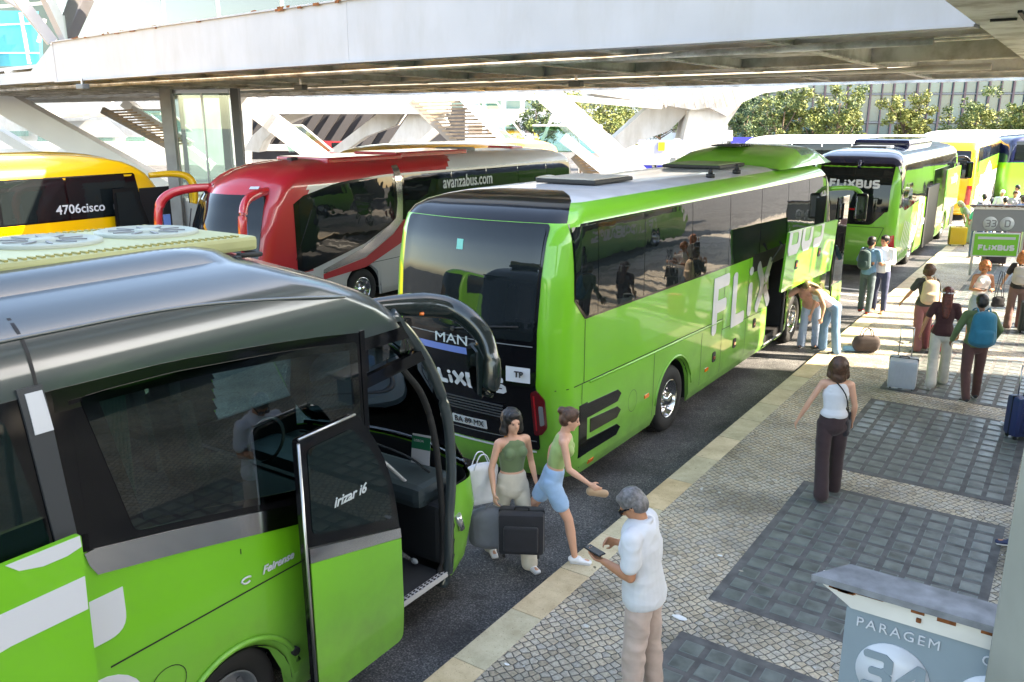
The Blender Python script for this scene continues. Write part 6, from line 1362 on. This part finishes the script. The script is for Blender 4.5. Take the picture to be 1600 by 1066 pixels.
        organic('hair', sc(b), hm, t, min(vox, .010), 1, .006 if kind in ('curly', 'bob', 'long') else .003, (50, 50, 30) if kind != 'long' else (60, 60, 8))
    W = Matrix.Translation(Vector(t.location)) @ Matrix.Rotation(rz, 4, 'Z')
    out = {k: (W @ (v*s)) for k, v in J.items() if k not in ('up', 'fw', 'rt') and not (isinstance(k, tuple) and k[0] in ('foot', 'pn', 'fv'))}
    for k in J:
        if k in ('up', 'fw', 'rt') or (isinstance(k, tuple) and k[0] in ('foot', 'pn', 'fv')): out[k] = W.to_3x3() @ J[k]
    out['obj'] = t
    return out
# ---------------------------------------------------------------- bags
def frame3(x, y, z): return Matrix((x, y, z)).transposed()
def backpack(label, J, m, w=.30, h=.44, d=.17, s=1.0):
    up, fw, rt_ = J['up'], J['fw'], J['rt']; c = J['ch']-fw*(.155*s+d/2*.75)-up*.09; R = frame3(rt_, fw, up)
    t = thing('backpack', label, 'backpack', c-up*h/2); M = R.to_4x4(); t.rotation_euler = M.to_euler()
    b = bmesh.new(); rc(b, (0, 0, .10), (0, 0, h-.10), w/2, w/2*.86, d/w, n=20); rc(b, (0, -d*.32, .09), (0, -d*.36, h*.42), w*.36, w*.34, .42); organic('sack', b, m, t, .011, 2, .005)
    for q in (-1, 1):
        b = bmesh.new(); tube(b, curve_pts([(q*.085, .03, h*.92), (q*.09, .14, h*1.04), (q*.105, .30, h*.86), (q*.115, .30, h*.55), (q*.12, .12, h*.2), (q*.11, .02, h*.16)], 4), .016, 8, ell=.5); obj('strap', b, m, t)
    b = bmesh.new(); tube(b, curve_pts([(-.03, 0, h*.97), (0, -.0, h*1.04), (.03, 0, h*.97)], 4), .007, 6); obj('grab_handle', b, m, t)
    return t
def suitcase(label, loc_, rz, m, w=.42, h=.60, d=.26, handle=.42, tilt=0, soft=False):
    t = thing('suitcase', label, 'suitcase', loc_, rz); t.rotation_euler = (math.radians(tilt), 0, rz)
    b = bmesh.new(); box(b, (0, 0, .05+h/2), (w, d, h), bev=.05 if not soft else .035); sharpen(b, 50); obj('shell', b, m, t, True)
    b = bmesh.new()
    for k in range(7):
        for q in (-1, 1): box(b, (-w*.36+w*.12*k, q*(d/2+.002), .05+h/2), (w*.035, .012, h*.78), bev=.004)
    if not soft: obj('rib', b, m, t)
    else:
        b.free(); b = bmesh.new(); box(b, (0, -d/2-.015, .05+h*.42), (w*.75, .05, h*.62), bev=.02); obj('pocket', b, m, t)
    b = bmesh.new(); box(b, (0, 0, .05+h/2), (w+.006, .018, h+.006)); obj('zip', b, BLACK, t)
    for q in (-1, 1):
        for r in (-1, 1): b = bmesh.new(); lathe(b, [(.001, -.012), (.028, -.012), (.028, .012), (.001, .012)], Matrix.Translation((q*w*.38, r*d*.32, .028)), 14); obj('castor', b, BLACK, t)
    b = bmesh.new(); P_ = [(-w*.22, d*.3, h), (-w*.22, d*.3, h+handle), (w*.22, d*.3, h+handle), (w*.22, d*.3, h)]
    if handle > .03: tube(b, P_[:2], .009, 8); tube(b, P_[2:], .009, 8); tube(b, P_[1:3], .014, 8); obj('pull_handle', b, ALU, t)
    b = bmesh.new(); tube(b, curve_pts([(-.07, 0, .05+h), (-.06, 0, .08+h), (.06, 0, .08+h), (.07, 0, .05+h)], 3), .010, 8); obj('grab_handle', b, BLACK, t)
    return t
def phone(label, J, q, off=(0, 0, 0)):
    p = J['hand', q]+Vector(off); t = thing('phone', label, 'phone', p); fv, pn = J['fv', q], J['pn', q]; sd = fv.cross(pn).normalized()
    t.rotation_euler = frame3(sd, fv, -pn if pn.z < 0 else pn).to_euler()
    obj('case', BX((0, 0.02, .0), (.076, .155, .009), bev=.003), BLACK, t); obj('screen', BX((0, .02, .0055), (.068, .146, .002)), mat('phone_screen', (.02, .025, .03), .1, coat=1), t)
def D2(a): return math.radians(a)
G = lambda x, y, z=0: at(x, y, z=z)
C = cloth
WT, JN, LJ = C('white', (.58, .585, .61), var=.03), C('denim', (.10, .20, .36)), C('light_denim', (.34, .42, .55))
# man with phone
man = person('grey haired man in a white short sleeved shirt looking down at his phone', (-2.32, 5.20, 0), D2(96), 1.79, False, SKIN2, (WT, 1, .05), (C('khaki', (.46, .35, .30)), 'trousers'), SHOED, ('short', H_GR),
    lean=5, head=(34, 6), L=(3, 4, 3), R=(-3, 3, 3), la=((.12, .02, -1), (-.30, .9, .18)), ra=((.15, .10, -1), (-.62, .85, .38)), vox=.007, grip=(1.55, .7), glasses=True, bulk=.022, fold=.011)
phone('dark phone held by the grey haired man', man, -1, (0, 0, .012))
# couple stepping up from the road
w1 = person('walking woman in a green tank top and cream trousers beside the coach rear', G(800, 880, -.15), D2(240), 1.70, True, SKIN1, (C('olive_tank', (.12, .17, .08)), 0, -1), (C('cream', (.52, .47, .38)), 'wide'), SHOEW, ('bob', H_DK), L=(14, 6, 3), R=(-12, 18, 2), la=((.25, -.1, -1), (.1, .35, -1)), ra=((.35, .1, -1), (.1, .5, -1)), vox=.008)
w2 = person('walking woman in denim shorts stepping onto the kerb stones', G(860, 868), D2(-62), 1.68, True, SKIN1, (C('sage_top', (.30, .40, .14)), 0, -1), (C('pale_denim', (.26, .40, .58)), 'shorts'), SHOEW, ('bun', H_BR), lean=14, L=(-30, 38, 3), R=(26, 16, 3), la=((.3, -.35, -1), (.2, .1, -1)), ra=((.3, .5, -1), (.2, 1, -.3)), vox=.008)
def tote(label, p, m, w=.36, h=.40, d=.12, rz=0, drop=.30):
    t = thing('tote_bag', label, 'bag', p, rz); b = bmesh.new(); rc(b, (0, 0, .07), (0, 0, h-.05), w/2*.95, w/2, d/w, n=20); rc(b, (-w*.32, 0, .06), (w*.32, 0, .06), .055, .055); organic('bag_body', b, m, t, .010, 2, .007)
    b = bmesh.new()
    for q in (-.04, .04): tube(b, curve_pts([(-w*.28, q, h-.04), (-w*.12, q, h+drop*.8), (0, q, h+drop), (w*.12, q, h+drop*.8), (w*.28, q, h-.04)], 4), .010, 6, ell=.5)
    obj('handles', b, m, t); return t
p = w1['hand', 1]; tote('white canvas tote bag with a blue print held by the walking woman', w1['el', 1]+Vector((-.10, -.03, -.40)), WT, rz=D2(60), drop=.12, h=.44)
p = w1['hand', -1]; tote('grey holdall swinging low by the walking woman', at(772, 850, D=7.9), C('grey', (.16, .17, .19)), .55, .36, .24, D2(40), .12)
suitcase('black cabin bag carried low between the two walking women', at(815, 866, D=7.75), D2(30), C('black', (.012, .012, .016)), .46, .44, .24, .02, 0, True)
t = thing('paper_bag', 'tan paper bag held out by the woman in denim shorts', 'bag', w2['hand', 1]+Vector((0, 0, -.05)), D2(20)); b = bmesh.new(); rc(b, (-.05, 0, 0), (.09, .02, -.02), .06, .05, .7); organic('wrapper', b, C('kraft', (.42, .27, .16)), t, .009, 2, .006)
# woman walking away
w3 = person('woman in a white tank top and dark trousers walking away over the glass blocks', G(1290, 772), D2(24), 1.70, True, SKIN1, (WT, 0, .0), (C('plum_black', (.035, .018, .02)), 'wide'), SANDAL, ('bob', H_BR), L=(-10, 14, 1), R=(9, 4, 1), la=((.55, -.05, -1), (.45, .1, -1)), ra=((.25, .0, -1), (.05, .4, -.9)), vox=.009)
p = w3['hand', 1]; t = tote('small black handbag at the hip of the woman in the white tank top', p+Vector((-.02, -.10, -.10)), C('black_bag', (.015, .012, .015)), .26, .24, .12, D2(100), .05)
b = bmesh.new(); pp_ = w3['ch']; tube(b, curve_pts([p+Vector((0, -.05, .12)), pp_-w3['fw']*.12+w3['rt']*.08+Vector((0, 0, .0)), w3['sh', -1]*.4+pp_*.6+Vector((0, 0, .12)), pp_+w3['fw']*.14, p+Vector((0, 0.02, .12))], 5), .008, 6); o = obj('shoulder_strap', b, BLACK, t); o.matrix_parent_inverse = (Matrix.Translation(t.location) @ Matrix.Rotation(D2(100), 4, 'Z')).inverted()
# pair walking away
m1 = person('man with a large teal backpack and brown trousers walking away', G(1512, 626), D2(22), 1.74, False, SKIN3, (C('olive_sweat', (.09, .14, .06)), 2, .0), (C('brown', (.085, .035, .032)), 'trousers'), SHOED, ('short', H_DK), L=(-16, 22, 5), R=(14, 6, 5), la=((.4, .0, -1), (.1, .5, -.8)), ra=((.6, .1, -1), (-.1, .6, -.8)))
backpack('large teal backpack on the man in brown trousers', m1, C('teal', (.006, .13, .21)), .40, .56, .24)
w4 = person('woman with a white headband, long dark red hair and white trousers pulling a case', G(1462, 602), D2(12), 1.70, True, SKIN2, (C('maroon', (.05, .014, .016)), 1, .0), (C('off_white', (.50, .47, .42)), 'wide'), SHOEW, ('long', H_AUB), L=(-16, 20, 2), R=(15, 5, 2), la=((.45, -.15, -1), (.25, -.1, -1)), ra=((.25, .1, -1), (.1, .4, -1)))
t = thing('headband', 'white headband on the woman with long dark red hair', 'headband', w4['head']); b = bmesh.new(); lathe(b, [(.112, -.012), (.116, 0), (.112, .012), (.104, 0), (.112, -.012)], Matrix.Rotation(PI/2, 4, 'Y') @ Matrix.Translation((-.03, 0, 0)), 28); obj('band', b, WT, t)
suitcase('silver white trolley case pulled on two thin handle rods', G(1408, 606), D2(6), mat('case_white', (.42, .45, .50), .4, var=.08), .44, .52, .26, .58, 14)
w5 = person('girl with a beige backpack and rose trousers walking away', G(1436, 546), D2(26), 1.66, True, SKIN2, (C('charcoal', (.045, .045, .042)), 1, .0), (C('rose', (.22, .085, .085)), 'wide'), SHOEW, ('curly', H_BR), L=(-9, 12, 2), R=(8, 4, 2), la=((.55, .0, -1), (.5, .35, -.9)), ra=((.35, .1, -1), (.2, .3, -1)))
backpack('beige backpack on the girl in rose trousers', w5, C('beige', (.52, .38, .26)), .34, .50, .20)
suitcase('bright pink trolley case beside the beige backpack girl', G(1466, 552), D2(16), mat('case_pink', (.62, .03, .10), .35, coat=.4), .36, .50, .22, .3, 0)
w6 = person('woman with curly ginger hair, white top and denim shorts reading her phone', G(1521, 536), D2(208), 1.66, True, SKIN2, (C('white_lace', (.66, .62, .60)), 0, .04), (C('faded_denim', (.28, .36, .42)), 'shorts'), SANDAL, ('curly', H_RED), head=(24, 0), L=(3, 2, 4), R=(-2, 2, 4), la=((.2, .1, -1), (-.5, 1, .15)), ra=((.25, .1, -1), (-.5, 1, .05)), grip=(.6, 1.6))
phone('phone held by the ginger haired woman', w6, 1, (0, 0, .015)); tote('black and white shoulder bag of the ginger haired woman', w6['hip', -1]+Vector((.24, .0, -.12)), C('bag_black', (.02, .02, .022)), .24, .22, .12, D2(30), .5)
w7 = person('red haired woman with a pale grey backpack and brown trousers near the right edge', G(1582, 512), D2(4), 1.64, True, SKIN1, (C('black_tee', (.02, .018, .02)), 1, .0), (C('mauve_brown', (.18, .10, .09)), 'wide'), SHOEW, ('bob', H_RED), L=(-5, 8, 2), R=(6, 3, 2), la=((.4, .1, -1), (.3, .4, -.9)), ra=((.3, .1, -1), (.1, .4, -1)))
backpack('pale grey backpack on the red haired woman', w7, C('stone_grey', (.42, .38, .36)), .32, .44, .18)
suitcase('dark grey suitcase beside the red haired woman at the right edge', G(1606, 520), D2(8), C('case_dark', (.03, .035, .035)), .40, .62, .26, .1, 0, True)
# two men by the coach
m2 = person('man in a blue shirt with a dark green backpack talking by the coach', G(1350, 489), D2(-20), 1.76, False, SKIN2, (C('chambray', (.13, .26, .42)), 2, .02), (C('slate', (.07, .10, .12)), 'trousers'), mat('shoe_red', (.35, .03, .02), .5), ('short', H_DK), L=(4, 3, 3), R=(-3, 3, 3), la=((.5, .2, -1), (.1, 1, -.2)), ra=((.2, .2, -1), (-.3, 1, .0)))
backpack('dark green backpack on the man in the blue shirt', m2, C('bottle', (.03, .065, .07)), .32, .48, .20)
m3 = person('man in a white long sleeved shirt and navy trousers facing the blue shirted man', G(1371, 488), D2(170), 1.78, False, SKIN2, (C('white_pink', (.72, .68, .70), var=.03), 2, .0), (C('navy', (.035, .045, .10)), 'trousers'), SANDAL, ('short', H_DK), head=(5, -20), L=(3, 2, 3), R=(-3, 2, 3), la=((.25, .25, -1), (-.5, 1, .0)), ra=((.25, .25, -1), (-.5, 1, -.05)))
# two women loading bags
w8 = person('woman in pale jeans leaning into the luggage bay', G(1262, 543, -.15), D2(190), 1.68, True, SKIN1, (C('peach', (.50, .27, .20)), 1, -.0), (LJ, 'wide'), SHOED, ('bob', H_DK), lean=38, side=16, head=(30, 30), L=(-4, 4, 4), R=(4, 6, 4), la=((.4, .5, -.8), (.1, .8, -.7)), ra=((1.1, .5, -.3), (1, .4, -.2)))
w9 = person('woman in blue flared jeans and white top bending toward the luggage bay', G(1296, 550), D2(128), 1.70, True, SKIN1, (C('white_rib', (.62, .60, .66)), 0, .0), (C('blue_jeans', (.13, .24, .38)), 'wide'), SHOED, ('long', hairm('olive_brown', (.10, .07, .03))), lean=52, head=(10, 0), L=(-2, 5, 5), R=(14, 16, 5), la=((.1, .5, -1), (-.1, .9, -.6)), ra=((.1, .6, -1), (-.1, 1, -.4)))
t = tote('lime green tote bag hanging from the bending woman', G(1276, 500, .35)+Vector((0, 0, .05)), C('lime', (.28, .40, .08)), .42, .58, .14, D2(34), .16); 
bg = thing('duffel_bag', 'dark brown duffel bag standing on the sunlit cobbles', 'bag', G(1352, 550), D2(34)); b = bmesh.new(); rc(b, (-.13, 0, .17), (.13, 0, .17), .17, .17, .8, (0, 0, 1)); rc(b, (-.16, 0, .05), (.16, 0, .05), .05, .05); organic('bag_body', b, C('dark_brown', (.05, .035, .03)), bg, .010, 2, .006)
b = bmesh.new()
for q in (-.06, .06): tube(b, curve_pts([(-.12, q, .27), (-.08, q, .42), (.0, q, .48), (.08, q, .42), (.12, q, .27)], 4), .009, 6)
obj('handles', b, BLACK, bg)
bt = thing('roll_mat', 'light blue rolled bundle lying left of the duffel bag', 'roll', G(1332, 549), D2(30)); b = bmesh.new(); tube(b, [(-.18, 0, .055), (.18, 0, .055)], .055, 16); obj('roll', b, C('sky', (.20, .38, .48)), bt)
# farther along the pavement
w10 = person('woman in a pale hat and sage dress bending over a yellow case', G(1512, 380), D2(120), 1.66, True, SKIN1, (C('sage', (.36, .42, .32)), 1, .05), (C('sage_skirt', (.42, .46, .38)), 'skirt'), SANDAL, ('scarf', hairm('pale', (.5, .52, .3))), lean=40, L=(0, 4, 3), R=(4, 4, 3), la=((.1, .3, -1), (0, .4, -1)), ra=((.1, .3, -1), (0, .4, -1)), vox=.014)
suitcase('yellow suitcase beside the bending woman in sage', G(1494, 384), D2(20), mat('case_yellow', (.62, .40, .015), .35, coat=.4), .56, .62, .30, .12, 0)
m4 = person('man in a turquoise tee and navy backpack near the green stop board', G(1522, 402), D2(10), 1.74, False, SKIN3, (C('turquoise', (.02, .40, .30)), 1, .0), (C('dark_jeans', (.045, .075, .15)), 'trousers'), SHOED, ('short', H_DK), L=(-8, 10, 4), R=(8, 4, 4), la=((.3, .3, -1), (-.1, 1, -.1)), ra=((.3, .1, -1), (.1, .4, -1)), vox=.013)
backpack('navy backpack on the man in the turquoise tee', m4, C('navy_pack', (.02, .03, .07)), .30, .44, .18)
suitcase('large brown suitcase standing below the green stop board', G(1551, 414), D2(28), C('case_brown', (.055, .038, .04)), .62, .86, .32, .0, 0, True)
suitcase('mauve suitcase at the right edge beyond the stop board', G(1586, 396), D2(20), C('case_mauve', (.20, .11, .12)), .60, .74, .30, .0, 0, True)
random.seed(11)
crowd = [(1556, 366, 200, WT, 2, C('tr1', (.04, .04, .05)), H_WHT, 'man in a loose white shirt standing in the far crowd'), (1540, 372, 160, C('red_tee', (.30, .02, .05)), 1, JN, H_DK, 'person in a red tee bending in the far crowd'), (1576, 372, 190, C('grey_tee', (.35, .35, .38)), 1, C('tr2', (.03, .03, .04)), H_BR, 'woman in a pale tee in the far crowd'),
    (1596, 366, 170, C('black2', (.02, .02, .02)), 1, JN, H_DK, 'dark haired person in black at the right end of the far crowd'), (1530, 378, 30, C('stripe', (.25, .25, .3)), 1, C('tr3', (.05, .05, .07)), H_DK, 'person in a grey top left of the far crowd'), (1562, 380, 20, C('redblack', (.12, .02, .03)), 1, C('tr4', (.04, .04, .06)), H_DK, 'person in a dark red top in front of the far crowd'),
    (1590, 384, 40, C('blue2', (.10, .18, .34)), 1, C('tr5', (.05, .08, .12)), H_BR, 'person in blue in front of the far crowd at the right'), (1583, 356, 100, WT, 1, C('tr6', (.2, .18, .15)), H_DK, 'person in white at the back of the far crowd')]
for x, y, rz, tm, sl, bmx, hm, lab in crowd:
    person(lab, G(x, y), D2(rz), random.uniform(1.62, 1.78), random.random() < .5, random.choice((SKIN1, SKIN2)), (tm, sl, .02), (bmx, 'trousers'), SHOED, ('short', hm), lean=random.uniform(0, 8) if 'bending' not in lab else 40, head=(random.uniform(0, 15), 0), L=(3, 3, 4), R=(-3, 4, 4), vox=.016, la=((.3, .2, -1), (-.2, .9, -.2)), ra=((.25, .1, -1), (.1, .5, -1)), group='travellers waiting beyond the stop board')
# seated travellers at the right edge
sb = thing('bench', 'long pale bench at the right edge of the pavement', 'bench', (.32, 13.4, 0)); obj('seat', BX((0, 0, .44), (.45, 2.4, .06), bev=.02), ALU, sb)
for y in (-1, 1): obj('leg', BX((0, y, .2), (.3, .06, .42)), MGREY, sb)
s1_ = person('seated woman in black at the right edge holding a phone and a case handle', (.16, 13.9, 0), D2(92), 1.68, True, SKIN2, (C('black_top', (.012, .012, .012)), 1, .0), (C('black_shorts', (.012, .012, .014)), 'shorts'), SHOEW, ('long', H_DK), lean=10, head=(25, 0), L=(84, 62, 6), R=(82, 92, 10), la=((.15, .5, -.9), (-.1, 1, .3)), ra=((.3, .3, -1), (.0, 1, .0)), hz=.54, grip=(.7, 1.6))
phone('phone held by the seated woman in black', s1_, 1, (0, 0, .01))
suitcase('navy ribbed suitcase in front of the seated woman', G(1596, 684), D2(40), mat('case_navy', (.018, .03, .10), .35, coat=.3), .44, .58, .26, .46, 0)
s2_ = person('seated person mostly hidden by the concrete pillar, one navy shoe showing', (.42, 9.80, 0), D2(94), 1.74, False, SKIN2, (C('grey3', (.2, .2, .2)), 1, .0), (JN, 'trousers'), mat('shoe_navy', (.02, .03, .08), .5), ('short', H_DK), lean=5, L=(86, 72, 6), R=(82, 92, 8), hz=.54)
sb2 = thing('bench', 'shorter bench behind the concrete pillar', 'bench', (.62, 9.9, 0)); obj('seat', BX((0, 0, .44), (.45, 1.6, .06), bev=.02), ALU, sb2)
for y in (-.6, .6): obj('leg', BX((0, y, .2), (.3, .06, .42)), MGREY, sb2)
# by the yellow coach
pm = person('man with white hair and a dark jacket walking away past the yellow coach', Vector((*at(252, 330, D=27).xy, -.15)), D2(20), 1.76, False, SKIN2, (C('dark_jacket', (.015, .018, .03)), 2, .02), (C('grey_tr', (.3, .3, .32)), 'trousers'), SHOED, ('short', H_WHT), L=(-10, 12, 3), R=(10, 4, 3), vox=.014)
pw = person('dark haired woman raising her arms by the yellow coach door', Vector((*at(241, 352, D=23).xy, -.15)), D2(200), 1.6, True, SKIN2, (C('rust_top', (.10, .03, .02)), 0, .0), (C('black_tr', (.01, .01, .01)), 'trousers'), SHOED, ('bob', H_BR), la=((1, .3, .2), (-.8, .2, .7)), ra=((1, .3, .2), (-.8, .2, .7)), vox=.014)

# ---------------------------------------------------------------- light and camera
w = bpy.data.worlds.new('World'); scene.world = w; w.use_nodes = True; nt = w.node_tree
sky = nt.nodes.new('ShaderNodeTexSky'); sky.sky_type = 'NISHITA'; sky.sun_disc = False
EL, AZ = math.radians(40), math.atan2(*SAZ)
sky.sun_elevation = EL; sky.sun_rotation = AZ; sky.air_density = 1.0; sky.dust_density = 1.2; sky.ozone_density = 1.0
nt.links.new(sky.outputs[0], nt.nodes['Background'].inputs['Color']); nt.nodes['Background'].inputs['Strength'].default_value = .15
sl = bpy.data.lights.new('sun', 'SUN'); sl.energy = 4.2; sl.angle = math.radians(.5); sl.color = (1, .94, .86)
so_ = bpy.data.objects.new('sun', sl); COL.objects.link(so_); so_.location = (30, 20, 40)
d = -Vector((math.cos(EL)*SAZ[0], math.cos(EL)*SAZ[1], math.sin(EL))); so_.rotation_euler = d.to_track_quat('-Z', 'Y').to_euler()
cam = bpy.data.cameras.new('camera'); co = bpy.data.objects.new('camera', cam); COL.objects.link(co); scene.camera = co
cam.sensor_width = 36; cam.lens = F_/1600*36; cam.clip_end = 1500; cam.clip_start = .05
co.location = (0, 0, CH); co.rotation_euler = Vector(FW).to_track_quat('-Z', 'Y').to_euler()
scene.view_settings.view_transform = 'Standard'; scene.view_settings.look = 'None'; scene.view_settings.gamma = 1; scene.view_settings.exposure = 3.0; scene.view_settings.use_white_balance = True; scene.view_settings.white_balance_temperature = 8000; scene.view_settings.white_balance_tint = 10
scene.render.resolution_x = 1024; scene.render.resolution_y = 682
bpy.data.scenes.remove(TMP)
